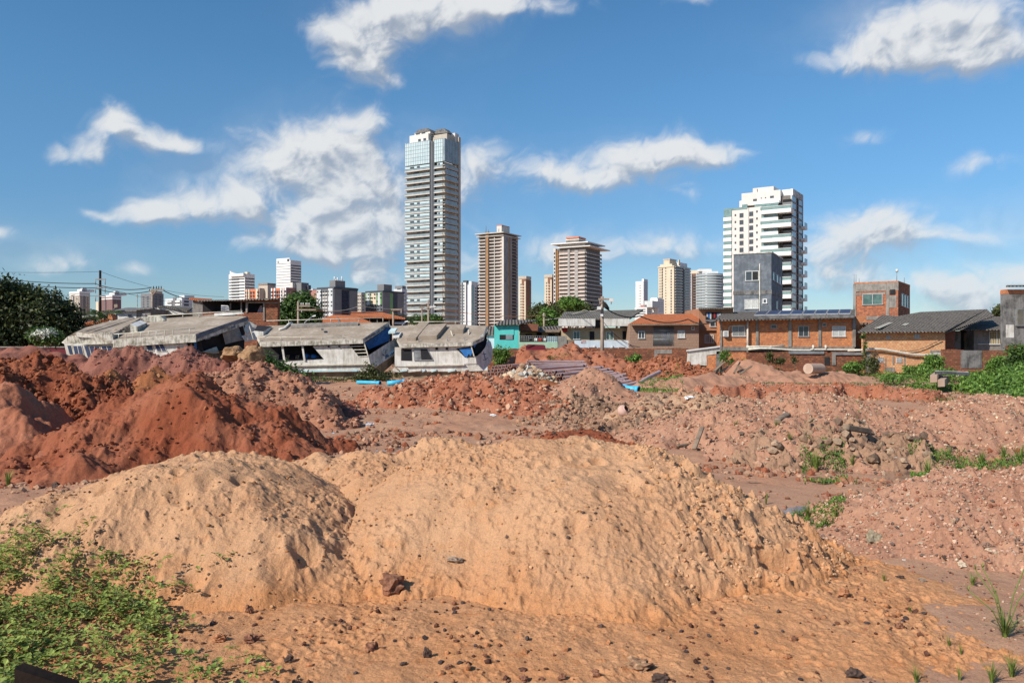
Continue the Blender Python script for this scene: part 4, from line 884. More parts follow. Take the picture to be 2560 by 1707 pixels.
g = Cor('house', 'tall narrow slate grey rendered house with drainpipe behind the solar panel roof', 'house', 1834, 1928.5, 1956, 98, 27)
g.box('wall', 'slate', -g.w1, 0, 0, g.w2, 0, g.H(632))
x0, z0 = g.L(1834, 636); g.box('coping', 'dirtywhite', -g.w1-.1, .08, -.1, g.w2+.1, g.H(632)+.002, g.H(629))
g.box('string_course', 'render_dark', -g.w1-.04, .06, -.06, g.w2*.98, g.H(735), g.H(725))
g.winL(*cc(c6, 478,360, 633,463)); g.winL(*cc(c6, 470,685, 630,787), glass='curtain'); g.winL(*cc(c6, 677,677, 728,722), n=1, t=.12)
o = g.winL(*cc(c6, 478,360, 633,463)); bpy.data.objects.remove(o.children[0]); bpy.data.objects.remove(o)
for a in ((790,366,812,470),(832,395,856,496),(865,420,885,515),(830,700,848,800)): g.winR(*cc(c6, *a))
px = c6(645,272); xx = g.L(px[0]); MB().tube([(xx,-.12,0),(xx,-.12,g.L(*px)[1])], .06, 8).build('drainpipe', M['pvcw'], g.e)
a, za = g.L(*c6(560,400)); g.box('open_sash', 'darkin', g.L(*c6(560,366))[0], g.L(*c6(628,366))[0], -.06, -.045, g.L(*c6(560,455))[1], g.L(*c6(560,372))[1])
# --- long brick house with solar panels
h = house('long orange brick house with dark roof carrying a row of solar panels', 'house', 82, c6, (950, 1300))
h.rect('wall', M['brickA'], 205, 905, 1730, 1235, 0, 2); h.rect('foundation_band', M['concrete'], 200, 1230, 1735, 1275, -.06, 2.02)
down(h, 'wall', 'brickR', 205, 1275, 1735, .02, 2)
for x0, x1 in ((190,208),(600,630),(975,1010),(1322,1352),(1715,1748)): h.rect('pilaster', M['concrete'], x0, 905, x1, 1232 if x0 not in (190,) else 1300, -.12, 0)
for a in ((705,958,910,968),(1050,962,1260,970),(1440,955,1650,966)): h.rect('lintel', M['concrete'], *a, -.05, 0)
h.slab('roof', M['fibro'], [(120,920,-1.1),(900,905,-1.1),(1740,888,-1.1),(1740,800,7.5),(225,832,7.5)], .14)
h.slab('eave_curl', M['render_dark'], [(560,885,-1.15),(1735,868,-1.15),(1735,862,-.7),(590,872,-.7)], .25)
for k in range(8):
    f = lambda t: (575+(1690-575)*t, 862-(862-845)*t); g_ = lambda t: (615+(1700-615)*t, 818-(818-796)*t)
    t0, t1 = k/8+.003, (k+1)/8-.003; a, b_ = f(t0), f(t1); c_, d_ = g_(t1), g_(t0)
    sp = Px('solar_panel', ['leftmost','second','third','fourth','fifth','sixth','seventh','rightmost'][k]+' of the eight solar panels on the brick house roof', 'solar panel', 81.5, c6, (a[0], a[1]), 5, 'solar panels on the brick house')
    sp.slab('frame', M['frameg'], [(*a,-.3),(*b_,-.3),(*c_,1.6),(*d_,1.6)], .1)
    sp.slab('cells', M['solar'], [(a[0]+5,a[1]-3.5,-.2),(b_[0]-5,b_[1]-3.5,-.2),(c_[0]-4,c_[1]+.5,1.5),(d_[0]+4,d_[1]+.5,1.5)], .05)
h.win(320,990,475,1105, n=2, bars=12); h.win(768,975,836,1015, n=1, bars=0, fr='frameg'); h.win(1085,990,1207,1108, n=2, fr='frameg'); h.win(1362,955,1408,990, n=1, fr='frameg'); h.win(1475,990,1630,1108, n=2, glass='curtain')
t = Px('air_conditioner', 'white air conditioner box on the brick wall left of the barred window', 'air conditioner', 81.6, c6, (255, 1110), 3.5)
t.rect('casing', M['frame'], 228, 1046, 283, 1112, 0, .4); t.rect('fan_grille', M['frameg'], 234, 1052, 266, 1105, -.03, 0); t.rect('bracket', M['steel'], 235, 1112, 280, 1118, .02, .4)
t.rect('side_vent', M['darkin'], 283, 1052, 286, 1106, .05, .38)
h.tube('conduit', M['pvcw'], [(285,1050,-.12),(288,1010,-.12),(305,990,-.12),(400,984,-.12),(495,982,-.12)], .05)
t = Px('drain_pipe', 'vertical white drain pipe down the front of the long brick house', 'pipe', 81.7, c6, (503, 1290), .5); t.tube('pipe', M['pvcw'], [(503,918,0),(503,1296,0)], .10, n=8); t.tube('coupling', M['pvcw'], [(503,1215,0),(503,1250,0)], .13, n=8)
t = Px('drain_pipe', 'long sagging white drain pipe along the foot of the brick houses', 'pipe', 81.6, c6, (1200, 1270), 1.5)
t.tube('pipe', M['pvcw'], [(510,1262,0),(640,1250,0),(780,1252,0),(900,1260,0),(1020,1270,0),(1220,1272,0),(1240,1262,0),(1500,1265,0),(1860,1268,0),(2029,1257,0)], .10, n=8)
t.tube('upper_branch', M['pvcw'], [(512,1228,0),(640,1226,0),(765,1228,0),(925,1218,0)], .08, n=8); t.tube('upper_branch', M['pvcw'], [(512,1244,0),(770,1246,0),(775,1216,0)], .08, n=8)
for x in (1258, 1403): t.tube('riser', M['pvcw'], [(x,1210,0),(x+2,1265,0)], .11, n=8)
# --- brick tower house
g = Cor('house', 'square brick tower room with sliding window above the brick house roofs', 'house', *[c7(x, 0)[0] for x in (66, 578, 714)], 90, 35)
zt = g.H(c7(0,175)[1]); g.box('wall', 'brickT', -g.w1+.25, 0, 0, g.w2, 0, zt-.35); g.box('parapet', 'brickA', -g.w1, .02, -.02, g.w2+.02, zt-.35, zt-.18)
g.box('ring_beam', 'concrete', -g.w1-.02, .04, -.05, .0, zt-1.25, zt-.36); g.box('ring_beam', 'concrete', -g.w1-.03, .03, -.06, 0, g.H(c7(0,640)[1]), g.H(c7(0,600)[1]))
g.box('corner_column', 'concrete', -g.w1-.05, -g.w1+.26, -.08, .3, 0, zt-.36); g.box('column', 'concrete', g.L(c7(440,0)[0]), g.L(c7(475,0)[0]), -.07, 0, g.H(c7(0,600)[1]), zt-1.25)
g.box('beam', 'concrete', g.L(c7(95,0)[0]), g.L(c7(430,0)[0]), -.055, 0, g.H(c7(0,345)[1]), g.H(c7(0,322)[1]))
g.box('render_patch', 'concrete', g.L(c7(476,0)[0]), g.L(c7(560,0)[0]), -.03, 0, g.H(c7(0,500)[1]), g.H(c7(0,360)[1]))
g.winL(*cc(c7, 168,346, 400,462), n=2, glass='glassgreen', fr='frameg'); x0, z0 = g.L(*c7(485,295)); x1, z1 = g.L(*c7(546,350)); g.box('square_opening', 'darkin', x0, x1, -.08, -.02, z1, z0)
for a in ((612,335,638,485),(643,350,668,498),(674,362,695,508)): g.winR(*cc(c7, *a))
for (x, y) in ((68,98),(90,98),(126,145),(635,130),(570,95)):
    xx = g.L(c7(min(x, 560),0)[0]) if x < 600 else 0; yy = .1 if x < 600 else g.w2*.5
    MB().tube([(xx, yy, zt-.2), (xx, yy, g.H(c7(0,y)[1]))], .03, 5).build('rebar', M['steel'], g.e)
MB().tube([(g.L(c7(562,0)[0]), .1, g.H(c7(0,92)[1])), (g.L(c7(562,0)[0]), .1, g.H(c7(0,58)[1]))], .14, 8).build('white_cap', M['white'], g.e)
h = house('orange brick lean-to linking the solar roof house and the corrugated roof house', 'house', 83, c7, (130, 1000))
down(h, 'wall', 'brickA', 66, 600, 215, 0, 1.5); h.rect('column', M['concrete'], 52, 615, 92, 960, -.15, .1); h.rect('small_canopy', M['fibro'], 165, 676, 245, 700, -.5, 0); h.rect('band', M['concrete'], 0, 950, 215, 985, -.1, 0)
# --- brick house with corrugated roof
h = house('pale orange brick house with sloping corrugated roof and two translucent strips', 'house', 80, c7, (650, 1200))
down(h, 'wall', 'brickB', 215, 775, 1120, 0, 1.2)
h.rect('side_wall', M['brickD'], 1120, 740, 1232, 985, 1.5, 1.8, z0=GZ)
h.slab('roof', M['fibro'], [(100,785,-.7),(1120,775,-.7),(1600,520,8.5),(835,552,8.5),(570,600,6.5),(390,588,6.5)], .1)
h.slab('far_roof_slope', M['fibro'], [(1120,790,-.2),(1685,595,6),(1600,520,8.6),(1590,524,8.6)], .1)
h.poly('gable', M['plank'], [(1180,775,1),(1560,600,6),(1640,600,6),(1300,760,1.5)], 1, .1)
for a in ([(305,747,-.1),(370,747,-.1),(650,628,6.1),(600,628,6.1)], [(615,713,1.6),(675,713,1.6),(820,632,6.2),(775,632,6.2)]): h.slab('translucent_sheet', M['fibrolight'], [(p[0], p[1]-10, p[2]) for p in a], .04)
for x0, x1, y0, y1 in ((445,490,820,865),(765,828,808,862),(348,408,1072,1138),(560,625,1078,1140)):
    o = h.rect('vent_block', M['frame'], x0, y0, x1, y1, -.05, 0)
    mb = MB(); n = 4
    for i in range(n):
        for j in range(n): 
            a = h.w(x0+(x1-x0)*(i+.2)/n, y0+(y1-y0)*(j+.2)/n, -.06); b_ = h.w(x0+(x1-x0)*(i+.8)/n, y0+(y1-y0)*(j+.8)/n, -.06); mb.box(a.x, b_.x, a.y, a.y+.02, b_.z, a.z)
    mb.build('vent_holes', M['glass'], o, world=True)
h.rect('mortar_patch', M['concrete'], 208, 998, 262, 1245, -.04, 0); h.rect('mortar_patch', M['concrete'], 425, 1085, 442, 1180, -.03, 0); h.rect('mortar_patch', M['concrete'], 515, 1060, 535, 1160, -.03, 0); h.rect('mortar_patch', M['concrete'], 645, 1050, 660, 1160, -.03, 0); h.rect('mortar_patch', M['concrete'], 430, 1190, 540, 1245, -.03, 0)
h.rect('bricked_up_panel', M['brickA'], 325, 1142, 425, 1240, -.05, 0); h.rect('mortar_patch', M['concrete'], 950, 995, 1065, 1100, -.05, 0)
t = Px('drain_pipe', 'thick white hose pipe sagging across the corrugated roof house front', 'pipe', 79.7, c7, (700, 1030), 1.4)
t.tube('pipe', M['pvcw'], [(0,995,0),(205,992,0),(225,978,0),(360,980,0),(480,995,0),(620,1022,0),(740,1042,0),(880,1048,0),(1060,1030,0),(1064,1080,0)], .11, n=8)
t = Px('cable', 'thin brown cable hanging in a curve across the corrugated roof house wall', 'cable', 79.8, c7, (900, 950), 2); mb = MB(); mb.tube([t.w(*p) for p in ((600,1000),(700,1003),(800,990),(900,955),(1000,905),(1080,870))], .04, 5); mb.build('cable', M['wood'], t.e, world=True)
# --- plank house
h = house('grey plank hut with corrugated roof and yellow barred window', 'house', 86, c7, (1500, 990))
down(h, 'wall', 'plank', 1450, 760, 1815, 0, 1.5); down(h, 'wall', 'render_dark', 1232, 770, 1300, .4, 1.5); down(h, 'recess_wall', 'darkin', 1300, 765, 1450, 1.5, 1.7)
h.rect('recess_door', M['wood'], 1345, 785, 1440, 990, 1.3, 1.5)
h.slab('roof', M['fibro'], [(1240,755,-.9),(1815,755,-.9),(1820,600,6),(1560,610,6)], .1)
M['ochrec'] = paint('ochre_curtain', (.40,.27,.05), (.28,.18,.04), 2, .3)
h.win(1625,775,1795,925, n=2, glass='ochrec', bars=9); h.rect('ledge', M['frame'], 1495, 918, 1800, 927, -.15, 0)
h = house('blackened rendered house cut by the right edge with a bright brick parapet', 'house', 78, c7, (1950, 900))
h.rect('wall', M['render_dark'], 1815, 345, 2300, 940, 0, .8, z0=GZ); h.rect('parapet', M['brickA'], 1812, 293, 2300, 345, -.02, .8); h.rect('bare_patch', M['dirtywhite'], 1822, 700, 1912, 850, -.03, 0)
h.slab('roof', M['fibro'], [(1820,253,-.6),(2320,245,-.6),(2320,240,1.5),(1830,243,1.5)], .12)
h.win(1935,518,2110,705, d=-.1, n=2, glass='ochrec', fr='steel', bars=14); h.rect('brick_footing', M['brickR'], 1815, 940, 2300, 985, -.05, .0, z0=GZ)
# --- perimeter walls (low brick)
def wallpiece(label, mat, Y, cf, x0, y0, x1, th=.3, cap=None, name='brick_wall', grp='low walls along the lot'):
    h = Px(name, label, 'wall', Y, cf, ((x0+x1)/2, y0), GZ-.3, grp)
    h.rect('wall', M[mat], x0, y0, x1, y0+10, 0, th, z0=GZ-.3)
    if cap: h.rect('coping', M[cap], x0-3, y0-9, x1+3, y0, -.05, th+.05)
    else:
        rng = random.Random(int(x0)); mb = MB(); a = h.w(x0, y0); b_ = h.w(x1, y0); x = a.x
        while x < b_.x-.4:
            l = rng.uniform(.35, 1.4)
            if rng.random() < .5: mb.box(x, min(x+l, b_.x), Y+.02, Y+th-.02, a.z, a.z+rng.choice((.03,.06,.1)))
            x += l+.1
        if mb.v: mb.build('broken_top_course', M[mat], h.e, world=True)
    return h
wallpiece('low red brick wall overgrown with creeper behind the right boat', 'brickR', 84, c4, 100, 1240, 400)
h = wallpiece('low red brick wall below the mint parapet', 'brickR', 83.5, c4, 400, 1238, 1280); h.rect('dark_hole', M['darkin'], 365, 1345, 480, 1395, -.05, -.01)
wallpiece('mossy brick wall below the pale blue garden wall', 'brickR', 83, c4, 1280, 1232, 1945)
h = wallpiece('brick wall with grey mortar patch below the brown bungalow', 'brickR', 81.5, c5, 20, 1022, 860)
h.rect('mortar_patch', M['concrete'], 405, 1035, 640, 1090, -.03, 0); h.rect('mortar_patch', M['concrete'], 405, 1088, 450, 1155, -.03, 0)
h = Px('lean_to_shed', 'whitewashed lean-to with slanted white coping beside the long brick house', 'shed', 80.5, c5, (980, 1200), 0)
h.poly('wall', M['dirtywhite'], [(860,1045),(1280,1000),(1280,1090),(1105,1110),(1105,1250),(845,1230)], 0, .3); h.slab('coping', M['white'], [(832,1048,-.2),(1285,990,-.2),(1285,985,.4),(832,1042,.4)], .1)
h.rect('brick_panel', M['brickA'], 1105, 1095, 1232, 1225, .05, .3, z0=0); h.rect('post', M['render_dark'], 1235, 1060, 1285, 1230, 0, .3, z0=0)
h = wallpiece('patched brick wall under the long white drain pipe', 'brickR', 80.8, c6, 170, 1300, 1860)
h.rect('loose_sheet', M['steel'], 980, 1282, 1385, 1312, -.15, -.1); h.rect('loose_sheet', M['steel'], 1520, 1295, 1850, 1325, -.15, -.1); h.rect('pier', M['concrete'], 1480, 1290, 1520, 1440, -.1, 0); h.rect('clean_brick_patch', M['brickA'], 280, 1300, 490, 1385, -.04, 0); h.rect('doorway', M['darkin'], 1390, 1350, 1450, 1440, -.04, 0)
h = wallpiece('crumbling brick wall with black rendered middle below the plank hut', 'brickR', 77, c7, 1090, 995, 1850)
h.rect('render_panel', M['render_dark'], 1303, 995, 1545, 1200, -.05, 0); h.rect('render_edge', M['render_dark'], 1842, 990, 1888, 1150, -.06, .1)
h = Px('boundary_wall', 'long dark red boundary wall beneath the big dark tree', 'wall', 70, full, (80, 862), 0); h.rect('wall', M['maroon'], -300, 869, 165, 900, 0, .3, z0=0); h.rect('coping', M['concrete'], -305, 866, 170, 869, -.1, .4)
M['maroonwall'] = None; del M['maroonwall']
# --- left background houses
h = house('white house with dark flat roof behind the left boat', 'house', 95, cl, (1050, 600))
down(h, 'wall', 'white', 845, 490, 1212, 0, 6); down(h, 'wall', 'concrete', 1212, 455, 1440, .05, 6); h.slab('roof', M['render_dark'], [(830,485,-.5),(1215,478,-.5),(1215,435,6),(1040,440,6)], .15); h.slab('roof', M['render_dark'], [(1205,462,-.3),(1475,435,-.3),(1475,428,6),(1210,445,6)], .15)
h.win(1078,535,1152,590, n=2); h.rect('door', M['darkin'], 873, 545, 908, 620, -.04, 0); h.win(1305,540,1358,585, n=2, fr='frameg')
h = house('white corrugated shed wall under a curved dark roof', 'shed', 100, cl, (1750, 550), 'shed')
h.poly('wall', M['dirtywhite'], [(1545,425),(1640,420),(1850,450),(2005,500),(2005,545),(1700,556),(1545,560)], 0, 5); h.rect('wall_base', M['darkin'], 1470, 556, 2020, 600, .2, 5, z0=GZ)
h.slab('roof', M['tilegrey'], [(1540,415,-.3),(1650,408,-.3),(2020,490,-.3),(2110,440,6),(1700,405,6)], .15); h.rect('side_wall', M['render_dark'], 1470, 440, 1545, 580, .1, 5, z0=GZ)
h = house('tall rough grey gable wall with terracotta roof edge', 'house', 98, cl, (2200, 500)); h.poly('wall', M['concrete'], [(2108,310),(2360,358),(2360,620),(2108,620)], 0, 7); h.slab('roof', M['tile'], [(2050,285,-.4),(2400,350,-.4),(2420,300,6),(2080,278,6)], .18)
h.rect('blue_gate', M['paleblue'], 2400, 480, 2460, 620, -.2, 0)
h = house('unfinished brick upper floor with dark open bays and laundry', 'house', 93, ca, (700, 1300))
h.poly('wall', M['brickR'], [(845,935),(1125,885),(1125,1360),(845,1360)], 0, .9); h.rect('wall', M['brickR'], 470, 1190, 845, 1360, 0, .9); h.poly('lintel_wall', M['brickR'], [(0,960),(480,925),(845,905),(845,975),(480,975)], 0, .3)
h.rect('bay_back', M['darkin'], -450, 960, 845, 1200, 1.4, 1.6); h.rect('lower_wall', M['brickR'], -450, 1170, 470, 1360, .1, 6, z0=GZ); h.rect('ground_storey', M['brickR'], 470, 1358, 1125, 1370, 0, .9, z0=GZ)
h.rect('column', M['concrete'], 820, 965, 852, 1360, -.1, .2); h.rect('column', M['concrete'], 455, 965, 490, 1190, -.1, .2); h.rect('column', M['concrete'], 118, 990, 140, 1160, -.1, .1); h.rect('column', M['concrete'], 348, 950, 368, 1150, -.1, .1)
h.rect('beam', M['concrete'], 480, 965, 1125, 990, -.06, 0); h.slab('roof', M['fibro'], [(-560,935,-.8),(0,950,-.8),(480,912,-.8),(1130,888,-.8),(1128,882,1.5),(-100,925,1.5),(-520,925,1.5)], .12)
h.rect('rail', M['concrete'], 0, 1145, 365, 1160, -.15, .0)
t = Px('hanging_sheet', 'white sheet hanging in the right dark bay of the unfinished floor', 'laundry', 94, ca, (760, 1200), 6); t.poly('cloth', M['cloth'], [(760,1045),(790,1045),(800,1100),(815,1205),(690,1205),(715,1130)], 0, .1)
t = Px('striped_laundry', 'blue white striped cloth hanging in the left bay of the unfinished floor', 'laundry', 92.5, ca, (50, 1150), 6)
t.poly('cloth', M['white'], [(-60,1030),(80,1040),(105,1075),(110,1150),(-60,1165)], 0, .1)
for k in range(3): t.poly('stripe', M['navy'], [(-60,1065+k*38),(20,1050+k*38),(105,1075+k*35),(105,1088+k*35),(20,1068+k*38),(-60,1082+k*38)], -.05, .03)
h = house('terracotta hip roof house behind the middle boat', 'house', 105, cd, (700, 1230)); h.slab('roof', M['tile'], [(60,1260,0),(1420,1225,0),(1060,1075,6),(620,1065,6),(360,1150,4)], .2); h.rect('wall', M['concrete'], 100, 1255, 1400, 1262, .5, 8, z0=GZ)
h.slab('hip_ridge', M['render_dark'], [(740,1220,.2),(760,1215,.2),(690,1080,5.6),(672,1082,5.6)], .05)
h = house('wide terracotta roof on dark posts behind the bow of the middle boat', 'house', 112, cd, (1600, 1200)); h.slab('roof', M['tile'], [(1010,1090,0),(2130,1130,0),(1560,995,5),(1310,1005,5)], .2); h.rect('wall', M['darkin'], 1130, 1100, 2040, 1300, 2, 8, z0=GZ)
for x in (1370, 1530, 1780): h.rect('post', M['concrete'], x, 1100, x+14, 1260, .3, .5, z0=GZ)
h.rect('white_panel', M['paleblue'], 1900, 1220, 2120, 1262, .8, 1)
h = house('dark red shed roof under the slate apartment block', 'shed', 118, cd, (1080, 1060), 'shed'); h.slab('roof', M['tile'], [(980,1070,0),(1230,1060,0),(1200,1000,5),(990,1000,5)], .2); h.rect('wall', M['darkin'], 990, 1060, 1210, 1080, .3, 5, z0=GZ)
h = house('low terracotta roofs beside the big dark tree', 'house', 90, cl, (500, 680)); h.slab('roof', M['tile'], [(330,700,0),(760,640,0),(800,600,5),(500,650,5)], .2); h.rect('wall', M['concrete'], 340, 700, 800, 720, .3, 5, z0=GZ); h.rect('white_chimney', M['white'], 572, 635, 602, 700, .5, .9); h.poly('brick_stack', M['brickA'], [(750,640),(765,560),(780,538),(810,540),(835,600),(835,640)], 1, 1)
h = house('small white and grey flat roofed house left of the palm', 'house', 120, cl, (400, 620)); down(h, 'wall', 'white', 265, 595, 370, 0, 6); down(h, 'wall', 'concrete', 370, 575, 540, .5, 6); h.slab('roof', M['fibrolight'], [(255,590,-.3),(545,570,-.3),(560,555,6),(290,565,6)], .15)
h = house('white flat building half hidden by palms', 'house', 110, cl, (700, 600)); down(h, 'wall', 'white', 640, 545, 845, 0, 6); h.slab('roof', M['fibrolight'], [(630,545,-.3),(850,540,-.3),(850,522,5),(660,525,5)], .12)
# ================================================================ the skyline
M['cream'] = paint('cream_facade', (.66,.56,.42), (.60,.50,.37), .3, .12, ssc=.5)
M['offwhite'] = paint('off_white_facade', (.70,.65,.60), (.64,.59,.54), .3, .12, ssc=.5)
M['twhite'] = paint('bright_white_facade', (.78,.77,.74), (.70,.69,.66), .2, .1, ssc=.5)
M['tbeige'] = paint('stone_beige_facade', (.50,.44,.36), (.44,.38,.31), .3, .12, ssc=.4)
M['tbrown'] = paint('brown_facade_strip', (.23,.115,.075), (.19,.095,.065), .4)
M['tgrey'] = paint('grey_facade', (.20,.20,.205), (.17,.17,.175), .3, .15, ssc=.4)
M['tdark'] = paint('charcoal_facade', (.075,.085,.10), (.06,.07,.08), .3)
M['tslab'] = paint('fresh_concrete_slab', (.62,.58,.52), (.52,.48,.43), .3, .2, ssc=.5)
M['tpink'] = paint('pinkish_infill_blocks', (.52,.41,.35), (.42,.36,.32), .8, .2, ssc=.5)
M['torange'] = paint('orange_facade', (.62,.20,.10), (.56,.17,.08), .4, .1)
M['trust'] = paint('hoist_shaft', (.42,.22,.09), (.30,.16,.07), .6)
M['tnet'] = paint('grey_safety_net', (.36,.34,.32), (.26,.245,.235), .15, .2, ssc=.3)
M['tglass'] = paint('pale_curtain_glass', (.52,.63,.64), (.44,.55,.57), .25, 0, rough=.22, bump=0, spec=.8)
M['tglassb'] = paint('blue_balcony_glass', (.30,.35,.355), (.21,.25,.255), .4, 0, rough=.25, bump=0, spec=.7)
M['tgreen'] = paint('sea_green_glass', (.19,.29,.27), (.13,.21,.20), .5, 0, rough=.25, bump=0, spec=.7)
M['twin'] = paint('far_window_glass', (.045,.055,.065), (.09,.10,.11), .6, 0, rough=.3, bump=0, spec=.5)
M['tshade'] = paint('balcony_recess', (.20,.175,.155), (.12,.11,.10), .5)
M['mauve'] = paint('mauve_tile_facade', (.24,.13,.13), (.21,.11,.11), .3)
M['lime'] = paint('lime_green_strip', (.20,.38,.16), (.18,.34,.15), .5)
M['palewhite'] = paint('pale_grey_facade_strip', (.58,.60,.60), (.50,.52,.52), .4, .1)
M['pinkfac'] = paint('dusty_pink_facade', (.40,.20,.17), (.35,.18,.15), .4)
def cor(label, xL, xC, xR, top, D, th, mat, group=None, name='tower_block', z=0., body=True):
    t = Cor(name, label, 'tower' if name == 'tower_block' else 'building', xL, xC, xR, D, th, group)
    t.ztop = t.H(top)
    if body: t.body = t.box('wall', mat, -t.w1, 0, 0, t.w2, 0, t.ztop)
    return t
def mesh_box(name, mat, x0, x1, y0, y1, z0, z1, extra=None):
    mb = MB().box(x0, x1, y0, y1, z0, z1)
    mats = [M[mat]]
    if extra:
        for (mm, *a) in extra: mats.append(M[mm]); mb.box(*a, len(mats)-1)
    return mb.mesh(name, mats)
def gridL(t, xs, wpx, y0, n, dz, h, mat='twin', name='window', off=-.05, extra=None, skip=None):
    """windows on the left face: xs are pixel columns, y0 the pixel row of the first"""
    w = abs(t.L(xs[0]+wpx)-t.L(xs[0])); z0 = t.H(y0)
    me = mesh_box(name, mat, 0, w, off, .3, -h, 0, extra)
    copies(name, me, t.e, [(t.L(x), 0, z0-k*dz) for k in range(n) for x in xs if not (skip and skip(k, x))])
def gridR(t, xs, wpx, y0, n, dz, h, mat='twin', name='window', off=.05, skip=None):
    w = abs(t.R(xs[0]+wpx)-t.R(xs[0])); z0 = t.H(y0)
    me = mesh_box(name, mat, -.3, off, 0, w, -h, 0)
    copies(name, me, t.e, [(0, t.R(x), z0-k*dz) for k in range(n) for x in xs if not (skip and skip(k, x))])
def bandsL(t, x0, x1, y0, n, dz, slab=.35, rail=1.05, out=1.2, sm='tslab', rm='tglassb', name='balcony', pan=None, d0=0):
    """balcony floors on the left face: slab edge, rail and the recess that darkens behind it"""
    a, b = t.L(x0), t.L(x1); z0 = t.H(y0)
    ex = [(rm, a+.1, b-.1, -out+.02-d0, -out+.08-d0, slab, slab+rail)] if rail else None
    me = mesh_box(name, sm, a, b, -out-d0, .1, 0, slab, ex)
    copies(name, me, t.e, [(0, 0, z0-k*dz) for k in range(n)])
def bandsR(t, x0, x1, y0, n, dz, slab=.35, rail=1.05, out=1.2, sm='tslab', rm='tglassb', name='balcony'):
    a, b = (t.R(x0) if x0 else -out), t.R(x1); z0 = t.H(y0)
    ex = [(rm, out-.08, out-.02, a+.1, b-.1, slab, slab+rail)] if rail else None
    me = mesh_box(name, sm, -.1, out, a, b, 0, slab, ex)
    copies(name, me, t.e, [(0, 0, z0-k*dz) for k in range(n)])
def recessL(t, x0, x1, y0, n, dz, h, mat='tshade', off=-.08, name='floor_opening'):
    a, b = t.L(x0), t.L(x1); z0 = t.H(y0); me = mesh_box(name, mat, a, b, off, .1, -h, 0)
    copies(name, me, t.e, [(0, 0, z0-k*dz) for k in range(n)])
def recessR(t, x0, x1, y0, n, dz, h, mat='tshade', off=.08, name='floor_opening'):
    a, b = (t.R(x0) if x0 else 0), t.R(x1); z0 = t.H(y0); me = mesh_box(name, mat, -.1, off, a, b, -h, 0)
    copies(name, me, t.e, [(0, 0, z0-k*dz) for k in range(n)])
px = lambda D: D/F     # metres per photo pixel at distance D
# --- the tall glass-crowned tower
D = 400; t = cor('tallest slender beige tower with a pale glass crown and glazed balconies', 1017, 1111, 1146, 405, D, 30, 'tbeige')
dz = 15.35*px(D); n = 26
xg0, xg1 = t.L(1078), t.L(1090)
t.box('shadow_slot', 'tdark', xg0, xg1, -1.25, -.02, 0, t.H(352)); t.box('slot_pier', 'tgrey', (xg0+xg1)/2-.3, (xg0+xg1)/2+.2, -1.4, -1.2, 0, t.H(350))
t.box('glass_crown', 'tglass', t.L(1017), xg0, -1.5, 0, t.H(405), t.H(347)); t.box('glass_crown', 'tglass', xg1, .02, -1.5, 0, t.H(405), t.H(348)); t.box('glass_crown', 'tglassb', .02, 1.2, -1.5, t.R(1142), t.H(404), t.H(348))
mb = MB()
for k in range(15): x = t.L(1017)+(xg0-t.L(1017))*k/14; mb.box(x-.06, x+.06, -1.56, -1.5, t.H(405), t.H(347))
for k in range(5): x = xg1+(-xg1)*k/4; mb.box(x-.06, x+.06, -1.56, -1.5, t.H(405), t.H(348))
for k in range(7): z = t.H(405-k*9.4); mb.box(t.L(1017), xg0, -1.55, -1.5, z, z+.1); mb.box(xg1, 0, -1.55, -1.5, z, z+.1)
for k in range(9): y = t.R(1142)*k/8; mb.box(1.2, 1.26, y-.06, y+.06, t.H(404), t.H(348))
mb.build('mullions', M['tgrey'], t.e)
t.box('penthouse', 'offwhite', t.L(1023), t.L(1070), .3, 12, t.H(347), t.H(326)); t.box('penthouse', 'offwhite', t.L(1034), t.L(1073), .8, 16, t.H(327), t.H(320))
t.box('penthouse', 'tbeige', t.L(1073), -.5, 3, t.w2-1, t.H(347), t.H(330)); t.box('lift_core', 'offwhite', -1.5, .1, t.w2-3.2, t.w2+.3, 0, t.H(322)); t.box('side_pier', 'tbeige', 0, 1.25, t.R(1142), t.w2+.3, 0, t.H(331))
MB().prism([(t.L(1034), t.H(323)), (t.L(1042), t.H(313)), (t.L(1066), t.H(312.5)), (t.L(1075), t.H(322))], .8, 15, 'y').build('green_grey_roof', M['render_dark'], t.e)
MB().prism([(t.L(1074), t.H(325)), (t.L(1078), t.H(315)), (-3, t.H(315)), (-.5, t.H(327))], 4, t.w2-4, 'y').build('green_grey_roof', M['render_dark'], t.e)
for x in (1038, 1052): t.box('penthouse_window', 'twin', t.L(x), t.L(x+9), .6, .9, t.H(325.5), t.H(321.8))
for x in (1045, 1058): t.box('penthouse_window', 'twin', t.L(x), t.L(x+6), .1, .4, t.H(346), t.H(338))
bandsL(t, 1016, 1079, 421, n, dz, .42, 1.15, 1.6, 'tslab', 'tglassb'); bandsL(t, 1089, 1111.5, 421, n, dz, .42, 1.15, 1.6, 'tslab', 'tglassb')
bandsR(t, None, 1141, 421, n, dz, .42, 1.15, 1.3, 'tbeige', 'tglassb')
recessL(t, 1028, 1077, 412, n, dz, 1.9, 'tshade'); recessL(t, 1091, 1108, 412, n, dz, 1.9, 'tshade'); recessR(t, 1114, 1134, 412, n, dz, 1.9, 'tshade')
rng = random.Random(4)
gl = mesh_box('glazed_balcony', 'tglass', t.L(1017), t.L(1078), -1.52, -1.45, .4, 2.7, [('twin', t.L(1030), t.L(1040), -1.56, -1.5, 1.5, 2.5), ('twin', t.L(1047), t.L(1054), -1.56, -1.5, 1.5, 2.5), ('frame', t.L(1017), t.L(1078), -1.58, -1.5, 1.35, 1.5)])
copies('glazed_balcony', gl, t.e, [(0, 0, t.H(421)-k*dz) for k in (0,6,7,8,9,10,13,14,15,17,18,22)])
